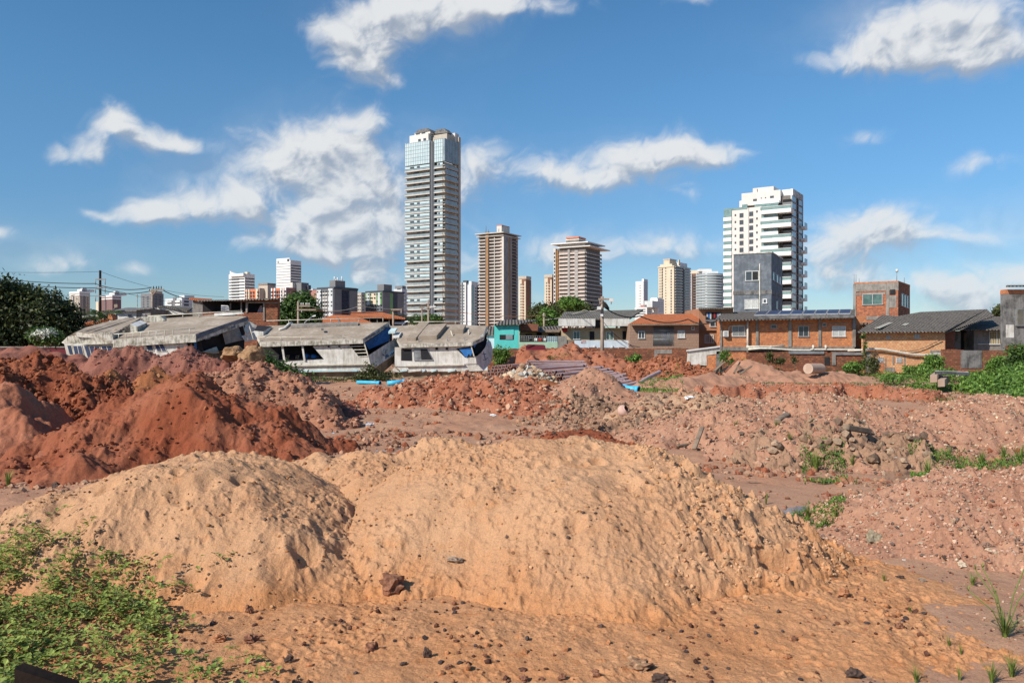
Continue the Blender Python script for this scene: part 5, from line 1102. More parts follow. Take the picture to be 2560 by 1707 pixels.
gr = mesh_box('glazed_balcony', 'tglass', t.L(1098), -.05, -1.52, -1.45, .4, 2.7, [('twin', t.L(1100), t.L(1104), -1.56, -1.5, 1.5, 2.5), ('frame', t.L(1090), -.05, -1.58, -1.5, 1.35, 1.5)])
copies('glazed_balcony', gr, t.e, [(0, 0, t.H(421)-k*dz) for k in (0,6,7,8,9,10,13,14,17,22)])
gs = mesh_box('glazed_balcony', 'tglassb', 1.2, 1.3, -.5, t.R(1138), .4, 2.6); copies('glazed_balcony', gs, t.e, [(0, 0, t.H(421)-k*dz) for k in (1,2,6,9,10,13,14,18,22)])
wd = mesh_box('door', 'twin', 0, 1.6, -.14, 0, -2.2, 0); copies('door', wd, t.e, [(t.L(1031+rng.uniform(0, 40)), 0, t.H(412)-k*dz-.2) for k in range(n) for _ in range(2)])
# --- first construction tower
D = 700; t = cor('bare concrete tower under construction with a brown hoist and grey netting on its corner', 1198, 1258, 1295, 585, D, 30, 'tpink')
dz = 8.38*px(D); n = 27
bandsL(t, 1197, 1258, 590, n, dz, .75, 0, 1.5, 'tslab'); bandsR(t, None, 1291, 590, n, dz, .75, 0, 1.5, 'tgrey')
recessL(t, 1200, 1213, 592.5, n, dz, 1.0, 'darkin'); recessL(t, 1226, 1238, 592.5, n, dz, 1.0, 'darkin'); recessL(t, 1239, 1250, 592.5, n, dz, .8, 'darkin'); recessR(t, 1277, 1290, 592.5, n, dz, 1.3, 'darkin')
t.box('hoist_shaft', 'trust', t.L(1217), t.L(1224.5), -2.4, -.1, 0, t.H(578)); t.box('hoist_rail', 'tshade', t.L(1217), t.L(1218.6), -2.7, -2.3, 0, t.H(578)); t.box('hoist_rail', 'tshade', t.L(1223), t.L(1224.6), -2.7, -2.3, 0, t.H(578))
for x in (1237.5,): t.box('column', 'tslab', t.L(x), t.L(x+1.2), -1.6, -.1, 0, t.H(590))
t.box('safety_net', 'tnet', -.3, 1.7, -1.9, t.R(1276), 0, t.H(588)); t.box('net_strip', 'trust', 1.7, 1.78, t.R(1268), t.R(1272), 0, t.H(592)); t.box('net_strip', 'tslab', -.32, 1.72, -1.98, -1.7, 0, t.H(592))
t.box('roof_slab', 'tslab', t.L(1193), 2.5, -4, t.R(1298), t.H(583), t.H(581)); t.box('roof_slab', 'tslab', t.L(1195), 2, -3, t.R(1297), t.H(590), t.H(588.5))
t.box('roof_room', 'tslab', t.L(1236), -4, 4, 18, t.H(583), t.H(562)); t.box('roof_room_band', 'torange', t.L(1236)-.1, -3.9, 3.9, 18.1, t.H(562), t.H(560)); 
for x in (1218, 1224, 1292): MB().tube([(t.L(min(x,1250)), -2, t.H(583)), (t.L(min(x,1250)), -2, t.H(562 if x == 1218 else 572))], .3, 4).build('mast', M['tgrey'], t.e)
# --- second construction tower
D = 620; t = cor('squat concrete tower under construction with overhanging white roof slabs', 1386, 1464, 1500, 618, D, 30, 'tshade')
dz = 9.72*px(D); n = 20
bandsL(t, 1400, 1464, 633, n, dz, 1.35, 0, 1.6, 'tpink'); bandsR(t, None, 1500, 633, n, dz, 1.35, 0, 1.6, 'tgrey')
sl = mesh_box('slab_edge', 'tslab', t.L(1399), .1, -1.75, -1.5, -.35, .12); copies('slab_edge', sl, t.e, [(0, 0, t.H(633)-k*dz) for k in range(n)])
sr = mesh_box('slab_edge', 'tslab', 1.5, 1.75, -1.75, t.R(1500), -.35, .12); copies('slab_edge', sr, t.e, [(0, 0, t.H(633)-k*dz) for k in range(n)])
t.box('stair_wall', 'tslab', -t.w1-.1, t.L(1391), -1.4, 0, 0, t.H(617)); t.box('orange_hoist', 'trust', t.L(1393), t.L(1395.5), -1.0, 0, 0, t.H(622)); t.box('orange_hoist', 'trust', t.L(1399), t.L(1400.5), -1.2, 0, 0, t.H(628))
gridL(t, [1387], 3, 627, n, dz, 1.6, 'darkin', 'opening', -1.45); t.box('net_strip', 'tnet', t.L(1422), t.L(1427), -2.1, -1.5, 0, t.H(622)); 
cw = mesh_box('grey_panel', 'tnet', t.L(1439), t.L(1447), -1.9, -1.5, .2, 2.6); copies('grey_panel', cw, t.e, [(0, 0, t.H(633)-k*dz) for k in range(n)])
t.box('upper_storey', 'tslab', t.L(1401), 0, -1, t.R(1496), t.H(618), t.H(609)); t.box('roof_slab', 'twhite', t.L(1383), 4, -4.5, t.R(1502), t.H(608), t.H(605.5)); t.box('roof_slab', 'twhite', t.L(1398), 5, -2.5, t.R(1507)+4, t.H(617), t.H(615))
t.box('roof_room', 'tshade', t.L(1411), t.L(1443), 3, 16, t.H(607), t.H(594)); t.box('roof_room', 'torange', t.L(1411), t.L(1443), 2.8, 16.2, t.H(592.5), t.H(588.5)); t.box('roof_room', 'tslab', t.L(1411)-.2, t.L(1443)+.2, 2.7, 16.4, t.H(597), t.H(594))
# --- white and green tower right
D = 350; t = cor('big white apartment tower with sea green glass balconies behind the slate grey house', 1810, 1978, 2008, 484, D, 33, 'offwhite', body=False)
H_ = t.H; k6 = lambda x, y: (1790+x/4.48, 440+y/4.48)
Lx = lambda x: t.L(k6(x, 0)[0]); Rx = lambda x: t.R(k6(x, 0)[0]); Z = lambda y: H_(k6(0, y)[1])
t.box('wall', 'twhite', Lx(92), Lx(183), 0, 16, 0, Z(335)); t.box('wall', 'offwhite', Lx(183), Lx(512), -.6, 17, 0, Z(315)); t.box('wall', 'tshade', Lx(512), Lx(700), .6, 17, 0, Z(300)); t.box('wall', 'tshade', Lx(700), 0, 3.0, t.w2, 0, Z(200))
t.box('side_wall', 'twhite', -1, 0, 3, t.w2, 0, Z(130)); t.box('upper_storey', 'offwhite', Lx(275), Lx(712), 1.5, 15, Z(280), Z(135)); t.box('upper_storey', 'offwhite', Lx(398), Lx(632), 2, 13, Z(140), Z(85)); t.box('white_crown', 'twhite', Lx(712), 0, 4, t.w2, Z(200), Z(128)); t.box('upper_storey', 'offwhite', Lx(247), Lx(280), 2, 10, Z(320), Z(215)); t.box('white_band', 'twhite', Lx(400), Lx(705), .6, 1.6, Z(282), Z(255)); t.box('seam', 'tgrey', Lx(369), Lx(374), -.68, -.6, 0, Z(315)); t.box('slot', 'tgrey', Lx(444), Lx(454), 1.9, 2, Z(142), Z(98))
t.box('terrace_glass', 'tgreen', Lx(94), Lx(355), -.7, -.6, Z(330), Z(303)); t.box('terrace_glass', 'tgreen', Lx(430), Lx(700), .3, .6, Z(325), Z(288))
dz = 80*px(D)/4.48; n = 15
g = mesh_box('balcony', 'twhite', Lx(91), Lx(181), -1.2, 0, -.2, 1.55, [('tgreen', Lx(93), Lx(180), -.9, -.5, 1.55, 5.0)]); copies('balcony', g, t.e, [(0, 0, Z(385)-dz*(k+1)+.8) for k in range(n)])
gridL(t, [k6(213,0)[0]], 4, k6(0,375)[1], n, dz, 1.0, off=-.66); gridL(t, [k6(268,0)[0]], 10, k6(0,370)[1], n, dz, 2.1, off=-.66, extra=[('frame', 0, 2.2, -.72, -.6, -2.3, -2.1)]); gridL(t, [k6(377,0)[0]], 10, k6(0,362)[1], n, dz, 2.1, off=-.66); gridL(t, [k6(454,0)[0]], 4, k6(0,355)[1], n, dz, 1.0, off=-.66)
for x in (405, 595): t.box('window', 'twin', Lx(x), Lx(x+42), 1.4, 1.6, Z(238 if x == 405 else 220), Z(212 if x == 405 else 195))
for x in (490, 537): t.box('window', 'twin', Lx(x), Lx(x+15), 1.4, 1.6, Z(215), Z(205))
g1 = mesh_box('balcony', 'twhite', Lx(512), Lx(700), -1.0, .6, 0, 1.5, [('tgreen', Lx(514), Lx(698), -.6, -.3, 1.5, 4.6)]); copies('balcony', g1, t.e, [(0, 0, Z(342)-dz*(k+1)+.6) for k in range(n)])
g2 = mesh_box('balcony', 'twhite', Lx(530), .6, -2.6, 3.0, 0, 1.7, [('tgreen', Lx(514), .5, -2.5, -2.4, 1.7, 3.0), ('frame', Lx(514), .6, -2.6, -2.5, 3.0, 3.2)]); copies('corner_balcony', g2, t.e, [(0, 0, Z(411)-dz*2*k) for k in range(8)])
g3 = mesh_box('grey_recess', 'tgrey', Lx(735), 0, 2.2, 3.0, 0, 3.2, [('darkin', Lx(735), 0, 2.1, 3.0, 3.2, 4.4)]); copies('grey_recess', g3, t.e, [(0, 0, Z(520)-dz*2*(k-1)) for k in range(8)])
for i, (x0, x1, mm) in enumerate(((850,890,'tglassb'),(905,918,'darkin'),(925,960,'tglassb'))):
    a, b = Rx(x0), Rx(x1); me = mesh_box('window', mm, -.1, .12, a, b, -2.2 if i != 1 else -dz*.9, 0); copies('window', me, t.e, [(0, 0, Z(215)-k*dz-(b*0)) for k in range(n+2)])
g4 = mesh_box('side_balcony', 'twhite', 0, 1.6, t.w2-4, t.w2+1.2, 0, 1.2, [('tglassb', 1.5, 1.58, t.w2-4, t.w2+1.2, 1.2, 3)]); copies('side_balcony', g4, t.e, [(0, 0, Z(540)-k*dz*1.75) for k in range(8)])
t.box('rooftop_shrub', 'tgreen', Lx(290), Lx(350), 0, .6, Z(300), Z(270))
# --- generic blocks
def simple(label, xL, xC, xR, top, D, th, mat, wl=(), wr=(), y0=None, n=8, dzp=8, hp=4, parts=(), group=None, wm='twin'):
    t = cor(label, xL, xC, xR, top, D, th, mat, group); dz = dzp*px(D); h = hp*px(D)
    for (x, w) in wl: gridL(t, [x], w, y0 or top+4, n, dz, h, wm)
    for (x, w) in wr: gridR(t, [x], w, y0 or top+4, n, dz, h, wm)
    for p in parts:
        nm, m_, side, a, b, ya, yb, o = p
        if side == 'L': t.box(nm, m_, t.L(a), t.L(b), -o, .3, t.H(yb), t.H(ya))
        elif side == 'R': t.box(nm, m_, -.3, o, t.R(a), t.R(b), t.H(yb), t.H(ya))
        else: t.box(nm, m_, t.L(a), t.L(b), .5, t.w2*.9 if o == 0 else o, t.H(yb), t.H(ya))
    return t
B0 = 860
t = simple('white and dark glass tower just right of the tallest tower', 1140, 1165, 1170, 706, 800, 25, 'palewhite', [(1150,3),(1158,3)], [], 712, 13, 7.5, 4, [('dark_strip','tdark','L',1154,1157,706,B0,.3),('plant_room','tdark','T',1157,1167,701,707,0),('white_strip','twhite','L',1163,1165,706,B0,.5)])
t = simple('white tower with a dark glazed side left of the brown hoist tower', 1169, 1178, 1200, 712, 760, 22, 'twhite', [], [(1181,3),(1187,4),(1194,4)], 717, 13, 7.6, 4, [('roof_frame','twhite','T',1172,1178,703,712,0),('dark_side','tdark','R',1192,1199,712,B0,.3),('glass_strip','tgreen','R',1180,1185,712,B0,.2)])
for (a, b, c, tp, lb) in ((1297, 1315, 1327, 691, 'slim beige tower with brown strip standing alone right of the hoist tower'), (1361, 1380, 1392, 687, 'slim beige tower with brown strip half hidden by the squat construction tower')):
    t = cor(lb, a, b, c, tp, 900, 28, 'cream', 'twin slim beige towers'); dz = 7.1*px(900)
    t.box('brown_top', 'tbrown', t.L(b-10), t.L(b), -.6, .3, t.H(tp+20), t.H(tp+6)); t.box('brown_side', 'tbrown', -.3, .5, 0, t.w2, 0, t.H(tp+8)); t.box('pier', 'cream', t.L(b-3.5), t.L(b), -.9, .5, 0, t.H(tp+12)); t.box('beige_cap', 'tbeige', -t.w1-.2, .6, -.6, t.w2, t.H(tp+6), t.ztop+.4)
    gridL(t, [a+4], 3, tp+18, 17, dz, 4*px(900), 'tshade', off=-.2); gridL(t, [b-9], 4.5, tp+18, 17, dz, 4*px(900), 'tbrown', 'balcony', -.8)
t = cor('brown slab of a tower peeping out right of the squat construction tower', 1496, 1500, 1506, 714, 900, 28, 'tbrown')
t = simple('narrow bright white tower standing alone left of the cream tower', 1589, 1609, 1619, 703, 600, 30, 'twhite', [(1597,1.6),(1601,1.8)], [], 712, 11, 6.6, 3, [('lift_core','twhite','T',1604,1609,697,703,9),('grey_side','palewhite','R',1609,1619,703,B0,.15)])
t = simple('low white block with grey side before the cream tower', 1625, 1644, 1660, 746, 430, 30, 'twhite', [(1630,1.8),(1634.5,1.8)], [(1649,2),(1654,2)], 755, 5, 5.2, 2.4, [('roof_room','twhite','T',1626,1642,744,747,8)])
t = simple('low white office block with red roof room', 1587, 1617, 1631, 768, 420, 30, 'twhite', [(1592,22)], [(1620,8)], 772, 4, 5.6, 2.6, [('red_roof_room','pinkfac','T',1600,1616,762,768,8),('upper_block','palewhite','T',1610,1630,752,768,12)])
# cream tower
D = 450; t = cor('tall cream apartment tower with classical roof rooms and bluish glass balconies', 1646, 1685, 1725, 664, D, 38, 'cream'); dz = 6.95*px(D); n = 18
t.box('roof_room', 'cream', t.L(1657), t.L(1672), 1, 9, t.H(664), t.H(648)); t.box('roof_room_cornice', 'tbeige', t.L(1656), t.L(1673), .8, 9.3, t.H(649), t.H(645.5)); t.box('chimney', 'cream', t.L(1683), t.L(1685), 6, 7.5, t.H(662), t.H(647)); t.box('parapet', 'cream', t.L(1650), t.L(1680), .1, 6, t.H(665), t.H(659)); t.box('roof_room', 'twhite', -4, -.5, t.R(1702), t.R(1720), t.H(665), t.H(653)); t.box('cornice', 'cream', -t.w1-.3, .3, -.4, t.w2*.5, t.H(667), t.H(664.5))
gridL(t, [1649, 1652], 1.2, 671, n, dz, .8, off=-.1); gridL(t, [1655], 2.2, 669, n, dz, 1.2, off=-.25); gridL(t, [1663.5], 2, 668, n, dz, .7, off=-.1); gridL(t, [1676.5], 3, 674, n, dz, 1.0, off=-.1)
bandsR(t, 1686, 1704, 668, n, dz, .35, .5, .9, 'tbeige', 'tglassb'); bandsR(t, 1709, 1724, 668, n, dz, .35, .5, .9, 'palewhite', 'tglassb'); recessR(t, 1686, 1704, 667, n, dz, .7, 'twin', .2); recessR(t, 1709, 1724, 667, n, dz, .7, 'tglassb', .2); t.box('dark_slot', 'tdark', 0, .4, t.R(1705), t.R(1708), 0, t.H(668)); gridR(t, [1698], 3, 677, n, dz, .6, 'cream', 'balcony_divider', .7)
# dark brown tower
t = cor('dark brown striped tower beside the cream tower', 1724, 1749, 1768, 683, 560, 32, 'tbrown'); t.box('beige_parapet', 'cream', t.L(1726), -.5, .5, t.w2*.8, t.H(683), t.H(675)); dz = 7*px(560)
for x in (1728, 1741): t.box('grey_fin', 'palewhite', t.L(x), t.L(x+2), -.8, .2, 0, t.H(684))
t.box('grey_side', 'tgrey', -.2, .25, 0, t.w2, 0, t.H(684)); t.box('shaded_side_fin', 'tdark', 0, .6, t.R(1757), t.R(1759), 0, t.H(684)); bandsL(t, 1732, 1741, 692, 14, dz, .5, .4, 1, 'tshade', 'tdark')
# curved green glass tower
t = thing('tower_block', 'rounded sea green glass tower with curved balconies beside the white tower', 'tower', (PX(1783, 520), 520, 0)); R = 9.0; dz = 6.9*px(520)
z = PZ(687, 520); mb = MB(); mb.tube([(0, R, 0), (0, R, z)], R-1.0, 28); mb.build('wall', M['tgreen'], t); me = MB(); me.tube([(0, R, 0), (0, R, .55)], R, 28); me = me.mesh('balcony', [M['palewhite']]); copies('balcony', me, t, [(0, 0, z-k*dz-.4) for k in range(15)])
mb = MB(); mb.tube([(0, R, .55), (0, R, 1.5)], R-.35, 28); copies('glass_rail', mb.mesh('glass_rail', [M['tglassb']]), t, [(0, 0, z-k*dz-.4) for k in range(15)]); mb = MB(); mb.box(-6, 4, 3, 14, z, z+2.6); mb.box(-8, 0, 4, 12, z+2.6, z+4.2); mb.build('roof_room', M['twhite'], t)
t = simple('white tower block edge seen left of the big white tower', 1797, 1803, 1811, 688, 560, 30, 'twhite', [], [(1804,4)], 700, 12, 7, 3.5, [('grey_side','tgrey','R',1803,1811,690,B0,.2)])
# --- left side blocks
for (a, b, c, tp, m_, lb) in ((174,199,225,728,'tbeige','beige and brown tower block with white top bands, farther left of two alike'),(254,281,303,737,'mauve','mauve tower block with white top bands beside the tall black pole')):
    t = cor(lb, a, b, c, tp, 950, 35, m_, 'twin banded tower blocks on the left'); dz = 4.9*px(950)
    for k, (y0_, y1_) in enumerate(((tp,tp+5),(tp+8,tp+11))): t.box('white_band', 'twhite', -t.w1-.4, .4, -.4, t.w2, t.H(y1_), t.H(y0_))
    t.box('roof_room', 'twhite', t.L(a+13), t.L(b-1), 3, 18, t.ztop, t.H(tp-6)); t.box('lift_core', 'palewhite', t.L(b-6), t.L(b-1), 4, 9, t.ztop, t.H(tp-10)); t.box('dark_slot', 'tdark', t.L(a+9), t.L(a+12), -.3, .3, 0, t.H(tp+11)); t.box('grey_stripe', 'tgrey', -.3, .4, t.w2*.35, t.w2*.5, 0, t.H(tp+11))
    gridL(t, [a+3, a+15, a+20], 3, tp+14, 13, dz, 2.6*px(950), 'tshade'); gridR(t, [b+4, b+13, b+19] if c-b > 22 else [b+4, b+12], 3, tp+14, 13, dz, 2.6*px(950), 'tshade')
t = simple('plain pale beige slab between the black pole and the mauve tower block', 240, 246, 250, 754, 900, 30, 'cream')
t = simple('dull grey brown tower block with three fins behind the wooden cross pole', 352, 380, 409, 733, 800, 35, 'tgrey', [(357,4),(367,5)], [(388,4),(398,5)], 740, 8, 6, 3.4, [('centre_fin','tbeige','T',374,380,727,733,0)])
t = cor('white and grey balcony apartment block beside the rough gable', 412, 455, 481, 745, 500, 35, 'palewhite', name='apartment_block'); dz = 8.2*px(500)
t.box('grey_slot', 'tgrey', t.L(434), t.L(441), -.5, .2, 0, t.H(742)); t.box('lift_core', 'palewhite', t.L(437), t.L(450), 3, 10, t.ztop, t.H(737)); bandsL(t, 418, 433, 755, 5, dz, .9, 0, 1.2, 'twhite'); bandsL(t, 442, 454, 755, 5, dz, .9, 0, 1.2, 'twhite'); recessL(t, 419, 432, 750, 5, dz, 1.3, 'tdark'); recessL(t, 443, 453, 750, 5, dz, 1.3, 'tdark'); gridR(t, [460], 12, 751, 5, dz, 1.3, 'tdark')
# curved-top white office
D = 420; t = cor('white office block whose parapet sweeps up to a point', 572, 612, 637, 684, D, 30, 'twhite', name='office_block'); dz = 7.6*px(D)
MB().prism([(t.L(578), t.H(690)), (t.L(578.5), t.H(675)), (t.L(582), t.H(679)), (t.L(588), t.H(682)), (t.L(596), t.H(683.6)), (t.L(612), t.H(683)), (t.L(612), t.H(690))], -1.0, .5, 'y').build('swept_parapet', M['twhite'], t.e)
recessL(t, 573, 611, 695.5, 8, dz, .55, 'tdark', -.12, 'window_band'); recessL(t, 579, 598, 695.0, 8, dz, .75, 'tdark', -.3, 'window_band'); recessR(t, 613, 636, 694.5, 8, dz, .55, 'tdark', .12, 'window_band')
mb = MB(); mb.box(-3.5, -1.5, 3, 5, t.ztop, t.ztop+1.2); mb.build('roof_aerial_box', M['cream'], t.e)
D = 430; t = cor('tall white office tower with thin dark window bands', 691, 726, 753, 650, D, 32, 'twhite', name='office_block'); dz = 6.85*px(D)
recessL(t, 692, 725.5, 657.5, 13, dz, .22, 'tgrey', -.12, 'window_band'); recessR(t, 727, 752.5, 662, 13, dz, .55, 'tdark', .12, 'window_band'); t.box('parapet', 'twhite', -t.w1, -.6, -.02, .3, t.ztop, t.H(644.5)); t.box('sky_opening', 'tglassb', t.L(694), t.L(698), -.2, .4, t.H(655.5), t.H(650)); t.box('sky_opening', 'tdark', t.L(718.5), t.L(723), -.2, .4, t.H(653), t.H(647))
# orange blocks
D = 300; t = cor('low orange and white striped apartment block with stained water tower', 613, 648, 668, 722, D, 32, 'torange', name='apartment_block'); dz = 8.6*px(D)
for x, w in ((616,2.5),(622,3),(641,5)): t.box('white_strip', 'cream', t.L(x), t.L(x+w), -.3, .2, 0, t.ztop)
gridL(t, [614.2, 619.4, 626, 633, 644.5], 3, 728, 6, dz, .75, off=-.35); t.box('grey_side', 'tbeige', -.1, .15, 0, t.w2, 0, t.ztop+.3); t.box('water_tower', 'tbeige', -3, 2, t.w2*.6, t.w2*1.6, 0, t.H(708)); t.box('water_tower', 'concrete', -3.1, 2.1, t.w2*.55, t.w2*1.62, t.H(712), t.H(707))
D = 290; t = cor('taller orange and white striped apartment block with brick red side wall', 678, 716, 738, 719, D, 32, 'torange', name='apartment_block'); dz = 8.9*px(D)
for x, w in ((679,3),(686.5,3),(702,3.5),(708,2.5),(713,3.4)): t.box('white_strip', 'twhite', t.L(x), t.L(x+w), -.3, .2, 0, t.ztop)
gridL(t, [679.5, 687, 691.5, 697.5, 704, 713], 3.2, 726, 9, dz, .8, off=-.36); t.box('red_side', 'pinkfac', -.1, .15, 0, t.w2, 0, t.ztop+.1); t.box('stained_tower', 'dirtywhite', t.L(710), 0, t.w2*.7, t.w2*2.0, 0, t.H(704.5)); t.box('grey_shaft', 'tgrey', .0, 3, t.w2*1.05, t.w2*1.9, 0, t.H(705)); t.box('red_rear_wing', 'pinkfac', 0, 9, t.w2*1.9, t.w2*2.3, 0, t.H(723)); t.box('dark_tank', 'tdark', 2, 4.2, t.w2*1.6, t.w2*1.9, t.H(722), t.H(711))
t = simple('pale pinkish grey apartment block behind the round tree', 775, 782, 793, 722, 340, 32, 'palewhite', [(777,2)], [(785,3)], 733, 6, 9, 5, [('pink_strip','pinkfac','R',784,792,735,B0,.2)])
# slate/green blocks
D = 260; t = cor('slate grey apartment block with pale zigzag front and aerials', 793, 833.5, 894, 718, D, 34, 'slate', name='apartment_block'); dz = 9.0*px(D)
def sidep(t, m_, a, b, ya, nm='side_panel', o=.2): t.box(nm, m_, -.3, o, t.R(a), t.R(b), 0, t.H(ya))
t.box('pale_strip', 'palewhite', t.L(793.5), t.L(804), -.3, .2, 0, t.H(723)); t.box('pale_strip', 'palewhite', t.L(822), t.L(833), -.3, .2, 0, t.H(721)); t.box('bay_wall', 'tgrey', t.L(806), t.L(820), -.1, .2, 0, t.H(723))
gridL(t, [794.5, 802, 808, 814.5, 820.5, 829], 3, 726, 9, dz, .5, off=-.4, skip=lambda k, x: (k+int(x)) % 3 == 0); gridL(t, [807.5, 814], 5, 730, 8, dz, .55, 'dirtywhite', 'window', -.2)
sidep(t, 'tgrey', 834, 853, 721); sidep(t, 'navy', 853, 872, 724, o=-.0); sidep(t, 'tgrey', 873, 893, 724); t.box('parapet', 'tdark', -t.w1-.1, .35, -.1, t.w2, t.H(722), t.H(717)); t.box('lift_core', 'tgrey', t.L(818), -.2, 1, t.R(864), t.ztop, t.H(700)); t.box('orange_parapet', 'cream', -6, 0, t.R(866), t.R(892), t.H(718), t.H(716))
for x, hh in ((825,690),(833,693),(829,697)): MB().tube([(t.L(x), 2, t.H(701)), (t.L(x), 2, t.H(hh))], .22, 5).build('aerial', M['frame'], t.e)
MB().tube([(0, t.R(855), t.H(701)), (0, t.R(855), t.H(689))], .2, 5).build('aerial', M['frame'], t.e)
t = simple('brown grey apartment block between the two slate blocks', 893, 903, 914, 732, 330, 32, 'tbeige', [(894.5,3),(899,3)], [(906,4)], 738, 6, 8.6, 3, [('parapet','tgrey','T',893,903,731,733,0)])
D = 270; t = cor('slate and lime green apartment block left of the tallest tower', 914, 955.5, 1010, 727, D, 34, 'slate', name='apartment_block'); dz = 9.2*px(D)
for x, w, m_ in ((915,3,'lime'),(918,7,'palewhite'),(926,2,'lime'),(942,2.5,'lime'),(945.5,6,'palewhite'),(952,3,'lime')): t.box('colour_strip', m_, t.L(x), t.L(x+w), -.3, .2, t.H(763), t.H(731))
gridL(t, [915.5, 921, 926, 930, 936.5, 943, 951.5], 3, 733, 7, dz, .5, off=-.4, skip=lambda k, x: (k*2+int(x)) % 5 == 0); t.box('bay_wall', 'cream', t.L(928), t.L(941), -.2, .2, t.H(760), t.H(732)); t.box('bay_wall', 'tdark', t.L(928), t.L(941), -.2, .2, 0, t.H(763))
sidep(t, 'tgrey', 956, 974, 729); sidep(t, 'lime', 974, 982, 731, o=.05); sidep(t, 'tdark', 983, 992, 731, o=.05); sidep(t, 'tgrey', 993, 1009, 730); t.box('parapet', 'tdark', -t.w1-.1, .35, -.1, t.w2, t.H(730), t.H(726)); t.box('lift_core', 'tgrey', t.L(938), -.2, 1, t.R(981), t.ztop, t.H(710))
t = simple('white balcony block peeping between the lime green block and the tallest tower', 984, 1005, 1017, 722, 380, 32, 'palewhite', [(993,9)], [], 721, 1, 9, 2.5, [('roof_room','tgrey','T',986,1004,714,722,0)]); bandsR(t, 1007, 1016, 738, 8, 10*px(380), .9, 0, .8, 'palewhite'); recessR(t, 1007, 1016, 734, 8, 10*px(380), .9, 'tdark')
# ================================================================ trees and plants
LEAF = attr_mat('leaf_foliage', rough=.55, bump=0, gs=3, spec=.35, trans=.25)
BARK = paint('tree_bark', (.16,.11,.07), (.09,.065,.045), 3, .2)
def leaf_cloud(name, lobes, nclump, per, size, cols, parent, seed, cr=.5, flat=.8, shell=.55, drop=0):
    rng = np.random.default_rng(seed); vol = np.array([l[3]*l[4]*l[5] for l in lobes])**.67; pr = vol/vol.sum()
    li = rng.choice(len(lobes), nclump, p=pr); L = np.array(lobes)[li]
    d = rng.normal(size=(nclump, 3)); d /= np.linalg.norm(d, axis=1)[:, None]; r = (shell+(1-shell)*rng.random(nclump))**.7; r *= 1+.12*rng.normal(size=nclump)
    C = L[:, :3]+d*L[:, 3:6]*r[:, None]
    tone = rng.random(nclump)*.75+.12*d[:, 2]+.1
    n = nclump*per; ci = np.repeat(np.arange(nclump), per)
    off = rng.normal(size=(n, 3))*cr*np.array([1, 1, flat]); p = C[ci]+off
    nrm = d[ci]*.7+rng.normal(size=(n, 3))*.7+np.array([0, 0, .35]); nrm /= np.linalg.norm(nrm, axis=1)[:, None]
    a = np.cross(nrm, rng.normal(size=(n, 3))); a /= np.linalg.norm(a, axis=1)[:, None]; b = np.cross(nrm, a)
    s = size*(.6+.8*rng.random(n))[:, None]
    V = np.stack([p-a*s, p+b*s*.45, p+a*s, p-b*s*.45], 1).reshape(-1, 3); Fq = np.arange(n*4).reshape(-1, 4)
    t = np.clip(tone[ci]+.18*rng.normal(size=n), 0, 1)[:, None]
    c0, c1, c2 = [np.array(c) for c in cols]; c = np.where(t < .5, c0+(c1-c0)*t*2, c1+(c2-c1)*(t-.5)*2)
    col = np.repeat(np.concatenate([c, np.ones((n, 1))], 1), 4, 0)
    if parent is not None: V = V-np.array(parent.location)
    return npmesh(name, V, Fq, LEAF, smooth=False, parent=parent, attr={'col': ('FLOAT_COLOR', col)})
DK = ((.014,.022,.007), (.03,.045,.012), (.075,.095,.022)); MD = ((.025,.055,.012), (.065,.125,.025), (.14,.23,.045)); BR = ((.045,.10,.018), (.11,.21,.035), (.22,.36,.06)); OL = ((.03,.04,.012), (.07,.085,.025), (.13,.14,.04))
def tree(name, label, px, pybase, Y, lobes, cols, nclump, per, size, seed, cr=.5, trunk=.25, group=None, zb=None, kind='tree', parts=('crown', 'trunk')):
    """lobes in photo pixels (px, py, rx, ry) at distance Y (+ depth shift)"""
    b = (PX(px, Y), Y, GZ if zb is None else zb); t = thing(name, label, kind, b, group=group); L = []
    for l in lobes:
        q = P(l[0], l[1], Y+(l[4] if len(l) > 4 else 0)); k = Y/F; L.append((q[0], q[1], q[2], l[2]*k, min(l[2], 60)*k, l[3]*k))
    leaf_cloud(parts[0], L, nclump, per, size, cols, t, seed, cr)
    if trunk:
        mb = MB(); top = max(l[2] for l in L); bx_ = Vector((0, 0, 0)); m = Vector((L[0][0]-b[0], 0, (L[0][2]-b[2])*.6))
        mb.tube([bx_, m*.5+Vector((.1, 0, 0)), m], trunk, 7, r2=trunk*.6)
        for l in L: mb.tube([m*.85, (m+Vector((l[0]-b[0], l[1]-b[1], l[2]-b[2])))*.5, Vector((l[0]-b[0], l[1]-b[1], l[2]-b[2]))], trunk*.5, 5, r2=trunk*.15)
        mb.build(parts[1], BARK, t)
    return t
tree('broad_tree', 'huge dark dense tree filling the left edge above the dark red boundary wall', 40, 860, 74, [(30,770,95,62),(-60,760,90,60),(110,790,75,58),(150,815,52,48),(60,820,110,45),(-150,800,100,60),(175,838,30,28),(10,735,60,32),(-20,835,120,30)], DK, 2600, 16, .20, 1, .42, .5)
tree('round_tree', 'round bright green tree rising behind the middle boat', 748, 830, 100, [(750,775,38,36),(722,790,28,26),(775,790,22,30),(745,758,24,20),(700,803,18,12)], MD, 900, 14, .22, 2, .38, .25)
tree('leafy_tree', 'dark olive tree crown behind the beige bungalow, left of the squat construction tower', 1350, 850, 120, [(1350,785,20,20),(1375,795,24,18),(1345,800,16,14)], OL, 420, 14, .26, 3, .45, .2, 'trees behind the beige bungalow')
